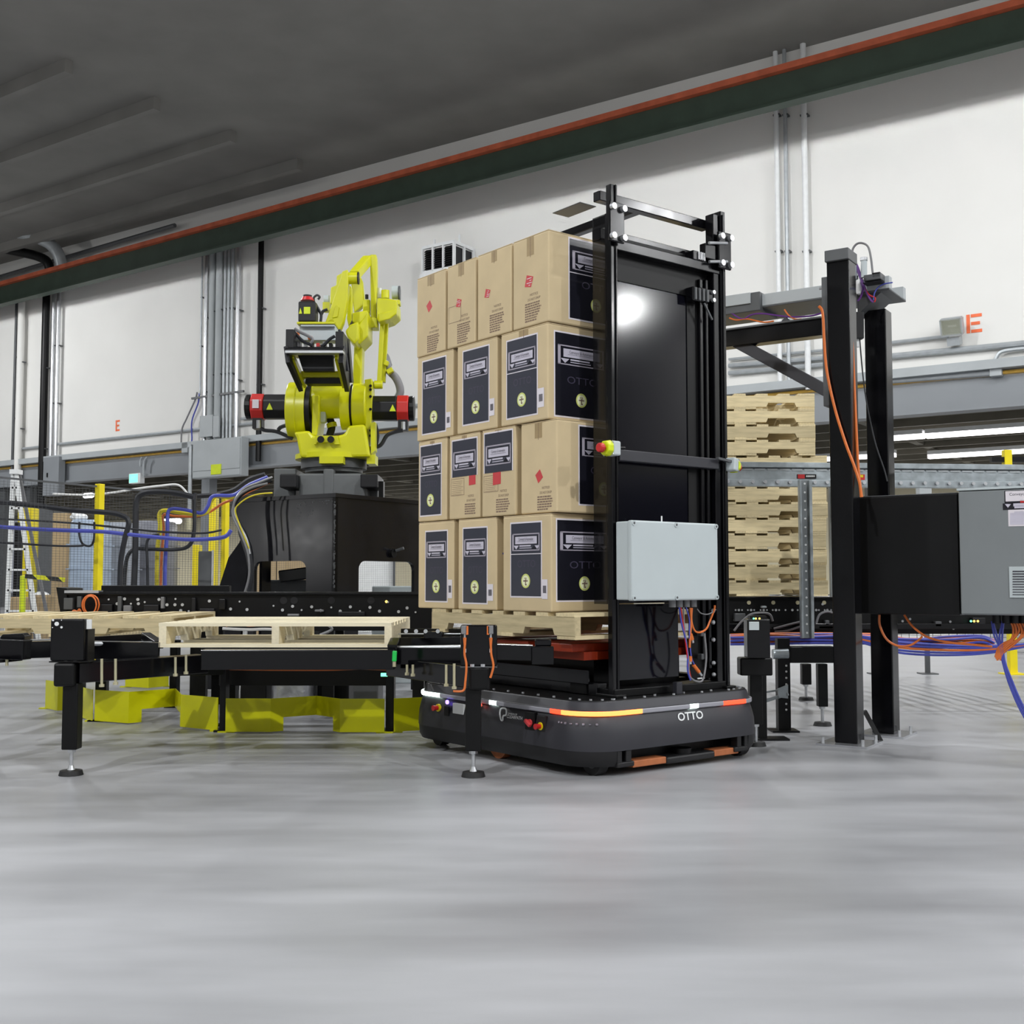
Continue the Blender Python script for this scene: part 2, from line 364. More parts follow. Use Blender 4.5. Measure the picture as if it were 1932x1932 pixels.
# vertical pipes on the back wall: px at y, y top, y bottom, radius, material, label
VP = [(28, 700, 560, 905, 0.05, 'dgrey', 'thin dark pipe on the wall at the far left, first of the upright pipes'),
      (38, 700, 560, 935, 0.12, 'wall', 'cream painted pipe on the wall beside the first thin dark pipe'),
      (84, 700, 545, 1000, 0.13, 'blackm', 'thick black upright pipe on the wall left of two bright pipes'),
      (99, 700, 545, 870, 0.075, 'alu', 'bright upright pipe just right of the thick black pipe'),
      (108, 700, 545, 870, 0.075, 'alu', 'bright upright pipe, second one right of the thick black pipe'),
      (380, 600, 470, 745, 0.03, 'conduit', 'thin upright conduit, leftmost of the bundle above the wall cabinet'),
      (389, 600, 462, 880, 0.07, 'alu', 'bright upright conduit at the left side of the bundle above the wall cabinet'),
      (400, 600, 470, 828, 0.1, 'ledge', 'wide pale conduit in the bundle above the wall cabinet'),
      (413, 600, 465, 828, 0.11, 'ledge', 'wide pale conduit in the middle of the bundle above the wall cabinet'),
      (424, 600, 462, 828, 0.05, 'conduit', 'narrow grey conduit right of the wide pale ones above the wall cabinet'),
      (431, 600, 460, 828, 0.05, 'conduit', 'narrow grey conduit, second right of the wide pale ones above the wall cabinet'),
      (438, 600, 460, 828, 0.05, 'conduit', 'narrow grey conduit, third right of the wide pale ones above the wall cabinet'),
      (449, 600, 455, 850, 0.07, 'alu', 'bright upright conduit at the right side of the bundle above the wall cabinet'),
      (491, 600, 440, 870, 0.085, 'blackm', 'thick black upright pipe on the white wall left of the yellow robot'),
      (1470, 600, -40, 735, 0.055, 'white', 'white upright conduit right of the black mast, first of three'),
      (1487, 600, -40, 735, 0.045, 'conduit', 'pale upright conduit right of the black mast, second of three'),
      (1523, 600, -40, 735, 0.065, 'white', 'white upright conduit right of the black mast, third of three')]
for px, pm, y0, y1, r, mt, lb in VP:
    of_ = max(0.14, r + 0.11); a = WL(px, pm, of_); zt = WL(px, y0, of_).z; zb = WL(px, y1, of_).z
    t = thing('wall_pipe', lb, 'pipe', (a.x, a.y, zb), group='upright pipes on the back wall', world=True)
    M().cyl((a.x, a.y, zb), (a.x, a.y, zt), r, n=10).build('pipe', K[mt], t, smooth=True)
    for k in (1, 2):
        z = zb + (zt - zb) * k / 3; q = a - WN * 0.0
        M().obox((a.x + WN.x * 0.06, a.y + WN.y * 0.06, z), WD * (r * 1.3), WN * 0.075, (0, 0, 0.018)).build('clamp', K['dgrey'], t)
# horizontal conduits on the back wall
HP = [((30, 848), (80, 842), 0.04, 'thin horizontal conduit between the left upright pipes'),
      ((108, 838), (490, 797), 0.045, 'horizontal conduit under the orange letter on the left'),
      ((345, 838), (492, 822), 0.04, 'lower horizontal conduit crossing the bundle beside the wall cabinet'),
      ((455, 790), (560, 781), 0.04, 'short horizontal conduit behind the left robot motor'),
      ((760, 767), (900, 752), 0.04, 'horizontal conduit behind the right robot motor'),
      ((1375, 678), (1560, 660), 0.03, 'topmost thin horizontal conduit between mast and tall black post'),
      ((1375, 690), (1585, 673), 0.05, 'second horizontal conduit between mast and tall black post'),
      ((1375, 704), (1560, 687), 0.05, 'third horizontal conduit between mast and tall black post'),
      ((1640, 651), (1790, 634), 0.035, 'thin horizontal conduit leading to the flood light'),
      ((1640, 676), (1960, 645), 0.06, 'long horizontal conduit under the flood light'),
      ((1640, 722), (1875, 703), 0.06, 'thick horizontal conduit just above the lintel beam ending at a junction box')]
for a, b, r, lb in HP:
    o = M(); o.cyl(WL(a[0], a[1], 0.1), WL(b[0], b[1], 0.1), r, n=8)
    n_ = 4
    t = o.build('wall_conduit', K['conduit'], smooth=True); tag(t, lb, 'conduit', 'horizontal conduits on the back wall')
o = M(); o.tube([WL(1875, 690, 0.12), WL(1880, 675, 0.12), WL(1895, 662, 0.12), WL(1960, 655, 0.12)], 0.04)
tag(o.build('wall_conduit', K['conduit'], smooth=True), 'conduit curving up from the junction box at the right edge', 'conduit')
p = WL(1880, 698, 0.1)
tag(M().obox(p, WD * 0.11, WN * 0.1, (0, 0, 0.13)).build('junction_box', K['ledge'], bev=0.01), 'small grey junction box on the ledge below the curved conduit', 'box')
p = WL(354, 845, 0.16)
tag(M().obox(p, WD * 0.14, WN * 0.12, (0, 0, 0.16)).build('junction_box', K['ledge'], bev=0.01), 'small grey junction box just left of the big wall cabinet', 'box')
# strut rail and cables left of the cabinet
o = M(); o.bar(WL(362, 752, 0.22), WL(460, 738, 0.22), 0.06, 0.06)
tag(o.build('strut_rail', K['dgrey']), 'short metal strut rail holding the conduit bundle above the wall cabinet', 'rail')
for k, (pts, mt, lb) in enumerate([([(372, 740), (368, 755), (352, 790), (343, 812), (342, 850)], 'gcable', 'thin grey cable hanging from the strut rail, leftmost'),
                                  ([(376, 742), (374, 760), (362, 795), (362, 830), (358, 850)], 'blue', 'thin blue cable hanging from the strut rail')]):
    tag(M().tube([WL(x, y, 0.16) for x, y in pts], 0.025).build('hanging_cable', K[mt], smooth=True), lb, 'cable')
# pale cover plates under the bundle
for a, b, lb in ((396, 420, 'pale grey cover plate over the conduits, left one above the wall cabinet'), (421, 432, 'narrow pale cover plate over the conduits, right one above the wall cabinet')):
    m = M(); wbox(m, sof(a, 800), sof(b, 800), 0.34, 0.4, WL(a, 828).z, WL(a, 788).z)
    tag(m.build('cover_plate', K['ledge'], bev=0.01), lb, 'plate')
# big wall cabinet
s0, s1 = sof(363, 865, 0.6), sof(455, 865, 0.6); zt, zb = WL(410, 828, 0.6).z, WL(410, 900, 0.6).z
t = thing('wall_cabinet', 'large light grey electrical cabinet with yellow notice hung on the lintel beam', 'cabinet', wp((s0 + s1) / 2, zb, 0.3).to_tuple(), world=True)
wbox(M(), s0, s1, 0.3, 0.6, zb, zt).build('body', K['ledge'], t, bev=0.02)
wbox(M(), s0 + 0.04, s1 - 0.04, 0.6, 0.62, zb + 0.22, zt - 0.04).build('door', K['ledge'], t)
wbox(M(), s0 + 0.04, s1 - 0.04, 0.6, 0.615, zb + 0.03, zb + 0.2).build('lower_cover', K['ledge'], t)
a0, a1 = sof(398, 885, 0.63), sof(417, 885, 0.63)
wbox(M(), a0, a1, 0.62, 0.635, WL(407, 895, 0.63).z, WL(407, 876, 0.63).z).build('notice', K['lime'], t, label='yellow printed notice')
# small tall wall box between the left pipes and the beam
s0, s1 = sof(81, 890, 0.4), sof(110, 890, 0.4)
t = thing('wall_box', 'tall dark grey box on the wall under the two bright pipes', 'box', wp((s0 + s1) / 2, WL(95, 935, 0.4).z, 0.2).to_tuple(), world=True)
wbox(M(), s0, s1, 0.13, 0.4, WL(95, 935, 0.4).z, WL(95, 862, 0.4).z).build('body', K['beam'], t, bev=0.02)
wbox(M(), s0 + 0.25, s0 + 0.29, 0.4, 0.43, WL(95, 900, 0.4).z, WL(95, 892, 0.4).z).build('handle', K['blackm'], t)
# columns standing under the lintel
for px0, px1, mt, lb in ((38, 55, 'dgrey', 'dark grey column under the lintel behind the white ladder'), (378, 393, 'beam', 'grey steel column under the lintel below the wall cabinet'),
                         (-14, 8, 'dgrey', 'grey column under the lintel at the left edge')):
    m = M(); wbox(m, sof(px0), sof(px1), -0.35, -0.05, 0, 4.27); o = m.build('column', K[mt]); tag(o, lb, 'column', kind='structure')
# exhaust vent box high on the wall
vs0, vs1 = sof(797, 480, 0.9), sof(856, 480, 0.9); vz0, vz1 = WL(826, 510, 0.9).z, WL(826, 462, 0.9).z
t = thing('wall_vent', 'white framed louvred exhaust box high on the wall behind the cartons', 'vent', wp((vs0 + vs1) / 2, vz0, 0.45).to_tuple(), world=True)
wbox(M(), vs0 + 0.06, vs1 - 0.06, 0.02, 0.84, vz0 + 0.06, vz1 - 0.06).build('housing', K['motor'], t)
for q in (0.0, 0.333, 0.667, 1.0):
    s = vs0 + (vs1 - vs0) * q; wbox(M(), s - 0.022, s + 0.022, 0.84, 0.92, vz0, vz1).build('frame_bar', K['white'], t)
for z in (vz0, vz1):
    wbox(M(), vs0, vs1, 0.84, 0.92, z - 0.04, z + 0.04).build('frame_bar', K['white'], t); wbox(M(), vs1 - 0.06, vs1 + 0.02, 0.0, 0.9, z - 0.04, z + 0.04).build('frame_bar', K['white'], t)
for q in (0.05, 0.45, 0.88): wbox(M(), vs1 - 0.04, vs1 + 0.02, q - 0.025, q + 0.025, vz0, vz1).build('frame_bar', K['white'], t)
for k in range(9):
    z = vz0 + 0.1 + (vz1 - vz0 - 0.2) * k / 8
    m = M(); m.obox(wp((vs0 + vs1) / 2, z, 0.86), WD * ((vs1 - vs0) / 2 - 0.05), WN * 0.02 + V((0, 0, 0.025)), V((0, 0, 0.008))); m.build('louvre', K['blackm'], t)
wbox(M(), vs0 - 0.05, vs1 + 0.08, 0.0, 0.95, vz0 - 0.14, vz0 - 0.04).build('tray', K['white'], t)
for s in (vs0 + 0.1, vs1 - 0.1): wbox(M(), s - 0.02, s + 0.02, 0.5, 0.54, vz1, vz1 + 0.3).build('hanger', K['white'], t)
# stencilled letters
def wall_letter(px, py, wpx, hpx, lb):
    c = WL(px, py, 0.006); d = (c - V((0, 0, CAMH))).length; sx = wpx * c.y / F / 0.75; sz = hpx * c.y / F
    m = M(); t_ = sz * 0.17
    def q(x0, x1, z0, z1): m.hexa([c + WD * x0 + V((0, 0, z0)) - WN * e for e, x0, z0 in ()] or [c + WD * X - WN * E + V((0, 0, Z)) for (X, E, Z) in ((x0, 0.004, z0), (x1, 0.004, z0), (x1, 0, z0), (x0, 0, z0), (x0, 0.004, z1), (x1, 0.004, z1), (x1, 0, z1), (x0, 0, z1))])
    q(-sx / 2, -sx / 2 + t_ * 1.05, -sz / 2, sz / 2)
    for z in (-sz / 2, -t_ / 2, sz / 2 - t_): q(-sx / 2 + t_ * 1.35, sx / 2 * (0.75 if z == -t_ / 2 else 1.0), z, z + t_)
    tag(m.build('stencil_letter', K['letter']), lb, 'letter')
wall_letter(222, 803, 9, 21, 'small orange stencilled letter E on the wall left of the wall cabinet')
wall_letter(1838, 610, 21, 36, 'large orange stencilled letter E on the wall beside the flood light')
# flood light beside the right letter
c = WL(1796, 616, 0.35)
t = thing('flood_light', 'grey square flood light fixed to the wall beside the orange letter', 'lamp', c.to_tuple(), world=True)
ax, az = WD, V((0, 0, 1)); tl = (WN * -0.35 + az * -0.12).normalized(); up = tl.cross(ax).normalized()
if up.z < 0: up = -up
hw, hh = 0.19, 0.155
for sx in (-1, 1): M().obox(c + ax * sx * hw, ax * 0.02, up * hh, tl * 0.09).build('side', K['conduit'], t)
for sz in (-1, 1): M().obox(c + up * sz * hh, ax * hw, up * 0.02, tl * 0.09).build('side', K['conduit'], t)
M().obox(c - tl * 0.08, ax * hw, up * hh, tl * 0.01).build('reflector', K['alu'], t)
M().obox(c + tl * 0.09, ax * hw, up * hh, tl * 0.004).build('glass_front', smoked('lamp_glass', (170, 172, 150), 0.35), t)
M().cyl(c - ax * 0.08 - tl * 0.05, c + ax * 0.08 - tl * 0.05, 0.03).build('bulb', K['white'], t)
M().obox(c - up * 0.3 - tl * 0.1, ax * 0.12, up * 0.08, tl * 0.12).build('gear_box', K['conduit'], t)
M().obox(c - up * 0.3 - tl * 0.25, ax * 0.06, up * 0.05, tl * 0.12).build('bracket', K['conduit'], t)
# exit sign on the lintel
s0, s1 = sof(243, 903, 0.2), sof(262, 903, 0.2); z0, z1 = WL(252, 912, 0.2).z, WL(252, 893, 0.2).z
t = thing('exit_sign', 'lit green exit sign in a white case on the lintel beam', 'sign', wp((s0 + s1) / 2, z0, 0.1).to_tuple(), world=True)
wbox(M(), s0, s1 + 0.06, 0.02, 0.2, z0, z1).build('case', K['white'], t, bev=0.01)
wbox(M(), s0 + 0.03, s1 - 0.06, 0.2, 0.205, z0 + 0.03, z1 - 0.03).build('lit_face', K['exit'], t)
put_text(M(), 'EXIT', wp((s0 + s1) / 2 - 0.015, (z0 + z1) / 2, 0.212), WD, V((0, 0, 1)), 0.14, 0.2).build('lettering', K['sealw'], t, flat=True)
# pipe drops beside the exit sign, hung tube, valve
o = M(); o.tube([WL(278, 862, 0.2), WL(272, 872, 0.2), WL(271, 900, 0.2)], 0.035)
tag(o.build('wall_conduit', K['conduit'], smooth=True), 'short conduit bent over the lintel just right of the exit sign', 'conduit')
o = M(); o.tube([WL(268, 862, 0.15), WL(265, 870, 0.15), WL(265, 880, 0.15)], 0.03)
tag(o.build('wall_conduit', K['conduit'], smooth=True), 'stubby conduit bent over the lintel above the exit sign', 'conduit')
# ---------------------------------------------------------------- far room lamps, then added fill lights
def tube_lamp(a, b, z, lb):
    A, B = G(a[0], a[1], z), G(b[0], b[1], z)
    B = A + WD * (B - A).dot(WD)
    t = thing('strip_light', lb, 'lamp', ((A + B) / 2).to_tuple(), group='strip lights of the far room', world=True)
    M().bar(A, B, 0.22, 0.1).build('tube', K['tubelight'], t)
    M().bar(A + V((0, 0, 0.1)), B + V((0, 0, 0.1)), 0.3, 0.1).build('housing', K['white'], t)
tube_lamp((1640, 830), (1743, 823), 4.3, 'bright strip light behind the tall black post, near row left piece')
tube_lamp((1748, 823), (1990, 808), 4.3, 'long bright strip light above the guard rail, near row right piece')
tube_lamp((1500, 870), (1700, 862), 4.3, 'strip light just over the guard rail, far row left piece')
tube_lamp((1752, 862), (1990, 852), 4.3, 'strip light just over the guard rail, far row behind the yellow post')
for (px, py, w_, lb) in ((167, 935, 22, 'small lit round lamp under the far ceiling left of the tall yellow post'), (320, 984, 58, 'glowing white lamp behind the wire fence beside the coloured cables')):
    c = G(px, py, 4.35) if py < 960 else W(px, py, 42)
    hw = w_ * c.y / F / 2
    t = thing('ceiling_lamp', lb, 'lamp', c.to_tuple(), world=True)
    m = M(); m.cyl(c - WD * hw, c + WD * hw, 0.1, n=10); m.build('bulb', K['tubelight'], t, smooth=True)
    M().obox(c + V((0, 0, 0.13)), WD * hw * 1.05, WN * 0.2, (0, 0, 0.03)).build('shade', K['dgrey'], t)
    M().cyl(c + V((0, 0, 0.15)), (c.x, c.y, 4.5), 0.015, n=6).build('hanger', K['dgrey'], t)
for s in (-54, -44, -33, -22, -11, 1, 12):  # area lights added to brighten the cream wall of the far room
    p = wp(s, 4.4, -11); ld = bpy.data.lights.new('far_room_fill', 'AREA'); ld.energy = 850; ld.shape = 'RECTANGLE'; ld.size = 8; ld.size_y = 1.5
    lo = bpy.data.objects.new('far_room_fill', ld); COL.objects.link(lo); lo.location = p
# ================================================================ safety fences and the clutter behind them
def fence(A, B, posts, lb, post_w=0.075, h=2.0, pitch=0.028, mesh_mat='dgrey', gap=0.14, wire=0.0022):
    A = V(A); B = V(B); d = (B - A); L = d.length; d.normalize(); n = V((-d.y, d.x, 0))
    t = thing('wire_fence', lb, 'fence', A.to_tuple(), world=True)
    for q in posts:
        p = A + d * q
        M().obox(p + V((0, 0, h / 2)), d * post_w / 2, n * post_w / 2, V((0, 0, h / 2))).build('post', K['ypost'], t, bev=0.004)
        M().obox(p + V((0, 0, 0.006)), d * 0.09, n * 0.09, V((0, 0, 0.006))).build('foot_plate', K['ypost'], t)
    ends = [0] + list(posts) + [L]
    for a, b in zip(ends[:-1], ends[1:]):
        if b - a < 0.3: continue
        a += 0.05; b -= 0.05
        m = M(); w = wire
        k = 0
        while a + k * pitch * 1.7 <= b:
            p = A + d * (a + k * pitch * 1.7); m.obox(p + V((0, 0, (gap + h - 0.05) / 2)), d * w / 2, n * w / 2, V((0, 0, (h - 0.05 - gap) / 2))); k += 1
        z = gap; pm = A + d * (a + b) / 2
        while z < h - 0.04:
            m.obox(pm + V((0, 0, z)), d * (b - a) / 2, n * w / 2, V((0, 0, w / 2))); z += pitch
        m.build('wire_mesh', K[mesh_mat], t, kind='stuff')
        M().bar(A + d * a + V((0, 0, h - 0.03)), A + d * b + V((0, 0, h - 0.03)), 0.02, 0.02).build('top_wire', K[mesh_mat], t)
    return t
FA, FB = V((-6.1, 10.1, 0)), V((-0.9, 19.6, 0)); fd = (FB - FA).normalized()
def fence_t(px):     # where the line of the fence crosses this sight line
    k = (px - CX) / F
    return (k * FA.y - FA.x) / (fd.x - k * fd.y)
fence(FA, FB, [fence_t(186), fence_t(424), fence_t(500)], 'safety fence of fine black mesh on tall yellow posts behind the robot')
RA, RB = V((5.05, 15.3, 0)), V((9.0, 12.4, 0))
fence(RA, RB, [], 'dark wire barrier seen under the cable loom on the right', pitch=0.06, gap=0.02, wire=0.006)
p = W(1906, 1098, 11.2)
t = thing('yellow_post', 'lone yellow square post rising behind the grey cabinet on the right', 'post', (p.x, p.y, 0), world=True)
M().box(p.x - 0.037, p.x + 0.037, p.y - 0.037, p.y + 0.037, 0, 2.2).build('tube', K['ypost'], t, bev=0.004)
M().box(p.x - 0.1, p.x + 0.1, p.y - 0.1, p.y + 0.1, 0, 0.012).build('foot_plate', K['ypost'], t)
M().box(p.x - 0.16, p.x - 0.04, p.y - 0.03, p.y + 0.03, 2.08, 2.13).build('clamp', K['blackm'], t)
M().box(p.x + 0.04, p.x + 0.16, p.y - 0.03, p.y + 0.03, 2.08, 2.13).build('clamp', K['blackm'], t)
# white ladder
D = 15.0
t = thing('step_ladder', 'tall white step ladder leaning open behind the wire fence at the left edge', 'ladder', (XX(40, D), D, 0), world=True)
lt, lb_, rt, rb = V((XX(20, D), D, 2.35)), V((XX(14, D), D, 0)), V((XX(24, D), D, 2.35)), V((XX(79, D), D, 0))
M().bar(lt, lb_, 0.045, 0.06, (0, 1, 0)).build('side_rail', K['white'], t); M().bar(rt, rb, 0.045, 0.06, (0, 1, 0)).build('side_rail', K['white'], t)
for k in range(8):
    z = 0.25 + k * 0.27; q = z / 2.35
    M().bar(lb_.lerp(lt, q), rb.lerp(rt, q), 0.06, 0.025).build('step', K['white'], t)
M().bar(lt + V((-0.02, 0, 0)), rt + V((0.06, 0, 0)), 0.16, 0.06).build('top_cap', K['white'], t)
M().bar(lt + V((0, 0.1, 0)), V((XX(12, D), D + 1.0, 0)), 0.04, 0.03, (0, 1, 0)).build('rear_rail', K['gcable'], t)
M().bar(rt + V((0, 0.1, 0)), V((XX(46, D), D + 1.0, 0)), 0.04, 0.03, (0, 1, 0)).build('rear_rail', K['gcable'], t)
# yellow column guards
def ybox(name, px0, px1, ytop, Y, mt, lb, ct, dep=0.25, bev=0.01):
    m = M(); m.box(XX(px0, Y), XX(px1, Y), Y, Y + dep, 0, ZZ(ytop, Y)); return tag(m.build(name, K[mt], bev=bev), lb, ct)
ybox('column_guard', 30, 58, 958, 17.5, 'ypost', 'wide yellow column guard behind the white ladder', 'post')
ybox('column_guard', 392, 405, 938, 22, 'ypost', 'wide yellow column guard behind the fence under the wall cabinet', 'post')
ybox('column_guard', 362, 374, 1028, 21, 'ypost', 'slim yellow post behind the fence left of the grey panel', 'post')
ybox('barrier_stake', 37, 46, 1086, 14.3, 'lime', 'lime yellow stake standing in front of the ladder', 'stake', 0.06)
o = M(); o.bar(W(48, 1087, 14.25), W(122, 1094, 14.25), 0.03, 0.055); tag(o.build('striped_barrier', K['hazard']), 'black and yellow striped barrier arm fixed beside the lime stake', 'barrier')
ybox('dark_column', 24, 31, 985, 16.8, 'blackm', 'black square column between ladder and yellow column guard', 'column', 0.2)
ybox('roll_door_panel', 60, 97, 955, 24, 'dgrey', 'dark tall cupboard behind the fence right of the ladder', 'cupboard', 0.6)
ybox('board_panel', 96, 126, 968, 20, 'cardd', 'tall brown cardboard panel left of the wrapped loads', 'panel', 0.3)
def wrapped(px0, px1, ytop, Y, mt, lb):
    x0, x1, z = XX(px0, Y), XX(px1, Y), ZZ(ytop, Y); t = thing('wrapped_load', lb, 'pallet load', ((x0 + x1) / 2, Y, 0), group='film wrapped loads behind the fence', world=True)
    loops = []
    for h, s in ((0.13, 0.98), (0.2, 1.0), (z * 0.5, 1.01), (z * 0.85, 1.0), (z * 0.97, 0.97), (z, 0.88)):
        lp = []
        for k in range(16):
            a = 2 * PI * k / 16; ca, sa = math.cos(a), math.sin(a); e = 0.28
            lp.append(V(((x0 + x1) / 2 + (x1 - x0) / 2 * s * math.copysign(abs(ca) ** e, ca), Y + 0.4 + 0.4 * s * math.copysign(abs(sa) ** e, sa), h)))
        loops.append(lp)
    M().loft(loops).build('film', K[mt], t, smooth=True)
    M().box(x0 + 0.03, x1 - 0.03, Y, Y + 0.8, 0, 0.12).build('pallet_base', K['wood'], t)
    for k in range(4): M().box(x0 - 0.012, x1 + 0.012, Y - 0.012, Y + 0.8, 0.35 + k * z / 5, 0.37 + k * z / 5).build('film_fold', K[mt], t)
wrapped(125, 178, 980, 17.0, 'wrapb', 'blue grey film wrapped load, leftmost behind the fence')
wrapped(183, 236, 985, 18.2, 'wrap', 'mid grey film wrapped load right behind the tall yellow fence post')
wrapped(241, 312, 982, 19.3, 'wrapd', 'dark grey film wrapped load left of the coloured cables')
t = thing('clear_bag', 'crumpled clear plastic bag on top of the blue grey wrapped load', 'bag', W(147, 979, 17.3).to_tuple(), world=True)
m = M()
for k in range(5): m.ball(W(138 + 5 * k, 976 - (k % 2) * 4, 17.3), 0.05 + 0.015 * (k % 3), 7, 5, 0.8)
m.build('film', K['white'], t, smooth=True)
Y = 16.0
for a, b, y0, lb in ((18, 60, 1128, 'brown cardboard box on the floor behind the ladder'), (62, 112, 1124, 'brown cardboard box on the floor right of the lime stake')):
    t = thing('floor_carton', lb, 'box', (XX((a + b) / 2, Y), Y, 0), world=True)
    x0, x1, z = XX(a, Y), XX(b, Y), ZZ(y0, Y)
    M().box(x0, x1, Y, Y + 0.5, 0, z).build('body', K['cardd'], t, bev=0.01)
    M().box(x0, x1, Y + 0.22, Y + 0.28, z, z + 0.002).build('tape_strip', K['tape'], t)
    M().box(x0 + 0.02, x1 - 0.02, Y + 0.02, Y + 0.2, z, z + 0.012).build('flap', K['cardd'], t)
m = M(); m.ball(W(78, 1122, 16.2) - V((0, 0, 0.01)), 0.11, 12, 8, 0.5); tag(m.build('white_sheet', K['white'], smooth=True), 'white rounded sheet lying on the cardboard box right of the lime stake', 'sheet')
m = M(); Y = 13.6; m.box(XX(373, Y), XX(399, Y), Y, Y + 0.04, 0.12, ZZ(1040, Y)); t = thing('leaning_sheet', 'dull grey upright panel leaning at the fence left of the black pedestal', 'panel', (XX(386, Y), Y, 0), world=True)
m.build('sheet', K['dgrey'], t, bev=0.01); M().box(XX(399, Y), XX(401, Y), Y - 0.01, Y + 0.05, 0.1, ZZ(1038, Y)).build('edge_strip', K['alu'], t)
for px in (375, 397): M().box(XX(px, Y) - 0.02, XX(px, Y) + 0.02, Y - 0.05, Y + 0.1, 0, 0.12).build('foot', K['dgrey'], t)
# boxes and white panel seen through the pedestal cut-outs
Y = 19.5
for a, b, y0, lb in ((480, 520, 1030, 'brown carton far behind the pedestal, left one in the left cut-out'), (522, 580, 1040, 'brown carton far behind the pedestal, right one in the left cut-out')):
    t = thing('stacked_carton', lb, 'box', (XX((a + b) / 2, Y), Y, 0), world=True)
    M().box(XX(a, Y), XX(b, Y), Y, Y + 0.6, 0, ZZ(y0, Y)).build('body', K['cardd'], t, bev=0.01)
    M().box(XX(a, Y) + 0.15, XX(a, Y) + 0.2, Y - 0.003, Y, 0, ZZ(y0, Y)).build('tape_strip', K['tape'], t)
Y = 20.5
tag(M().box(XX(675, Y), XX(742, Y), Y, Y + 0.1, 0, ZZ(1045, Y)).build('white_board', K['white'], bev=0.01), 'bright white board seen through the right pedestal cut-out', 'board')
tag(M().box(XX(742, Y), XX(746, Y), Y - 0.1, Y, 0, ZZ(1040, Y)).build('thin_post', K['dgrey']), 'thin dark post beside the white board behind the pedestal', 'post')
# hanging valve pipe by the cabinet
t = thing('drop_pipe', 'grey drop pipe with a valve hanging from the lintel left of the grey column', 'pipe', wp(sof(358, 950, 0.6), WL(358, 1000, 0.6).z, 0.6).to_tuple(), world=True)
s = sof(358, 940, 0.6)
M().cyl(wp(s, WL(358, 985, 0.6).z, 0.6), wp(s, WL(358, 842, 0.6).z, 0.6), 0.06, n=10).build('pipe', K['conduit'], t, smooth=True)
M().cyl(wp(s, WL(358, 1000, 0.6).z, 0.6), wp(s, WL(358, 978, 0.6).z, 0.6), 0.12, n=10).build('valve', K['zinc'], t, smooth=True)
M().obox(wp(s, WL(358, 842, 0.5).z, 0.32), WD * 0.05, WN * 0.32, (0, 0, 0.03)).build('bracket', K['conduit'], t)
# overhead cables left
CB = [([(-30, 945), (60, 953), (130, 962), (190, 966), (228, 972), (243, 985), (236, 1015), (228, 1060), (226, 1125)], 0.03, 12.2, 'bcable', 'thick black cable bundle sagging from the left edge and dropping past the wrapped loads'),
      [[(-30, 992), (60, 998), (130, 1001), (190, 1003), (240, 1008), (300, 1014), (360, 1018), (420, 1014), (436, 1000)], 0.022, 12.2, 'blue', 'long blue cable crossing the yellow fence post'],
      ([(366, 938), (330, 930), (290, 928), (268, 932), (258, 945), (256, 990), (255, 1050), (252, 1125)], 0.034, 13.2, 'bcable', 'dark cable bundle bending down in front of the dark grey wrapped load'),
      ([(234, 1125), (238, 1060), (252, 1037), (280, 1036), (330, 1037), (356, 1030), (366, 1005), (367, 950), (368, 930)], 0.024, 13.4, 'bcable', 'black cable looping up to the wall cabinet'),
      ([(279, 1125), (278, 1060), (277, 1025), (285, 1012), (300, 1008)], 0.016, 13.3, 'bcable', 'thin black cable dropping right of the dark cable bundle'),
      ([(296, 1125), (297, 1040), (302, 995), (301, 970), (312, 963), (345, 968), (375, 970), (392, 964), (398, 945), (410, 935), (440, 938), (470, 920), (505, 905)], 0.026, 13.6, 'ycable', 'yellow cable bent like a hook behind the fence'),
      ([(303, 1125), (305, 1050), (309, 1000), (308, 972), (330, 974), (370, 974), (395, 966), (420, 950), (445, 940), (475, 925), (508, 910)], 0.016, 13.7, 'orange', 'thin orange cable beside the hooked yellow cable'),
      ([(311, 1125), (312, 1060), (316, 1000), (317, 968), (325, 960), (350, 962), (380, 968), (392, 955), (402, 936), (440, 934), (470, 915), (505, 900)], 0.022, 13.5, 'blue', 'blue cable bent like a hook next to the yellow one'),
      ([(-30, 1022), (40, 1026), (110, 1030), (150, 1030), (158, 1028)], 0.012, 12.0, 'bcable', 'thin black cable low across the ladder'),
      ([(150, 985), (150, 1010), (156, 1026), (170, 1030), (177, 1018), (178, 985)], 0.012, 12.4, 'bcable', 'thin black cable hanging in a loop over the blue grey load'),
      ([(-30, 978), (60, 982), (150, 988), (230, 996), (300, 1003), (380, 1006), (418, 1000)], 0.012, 12.6, 'bcable', 'thin black cable running just above the blue one'),
      ([(100, 932), (160, 934), (210, 930), (260, 922), (300, 917), (336, 915), (355, 933)], 0.02, 20.0, 'wcable', 'pale cable swagged below the lintel left of the wall cabinet'),
      ([(372, 936), (400, 934), (440, 925), (470, 905), (500, 895)], 0.03, 14.0, 'bcable', 'dark cable rising from the fence to the robot pedestal')]
for pts, r, Y, mt, lb in CB:
    tag(M().tube([W(x, y, Y) for x, y in pts], r).build('overhead_cable', K[mt], smooth=True), lb, 'cable', 'cables around the fence')
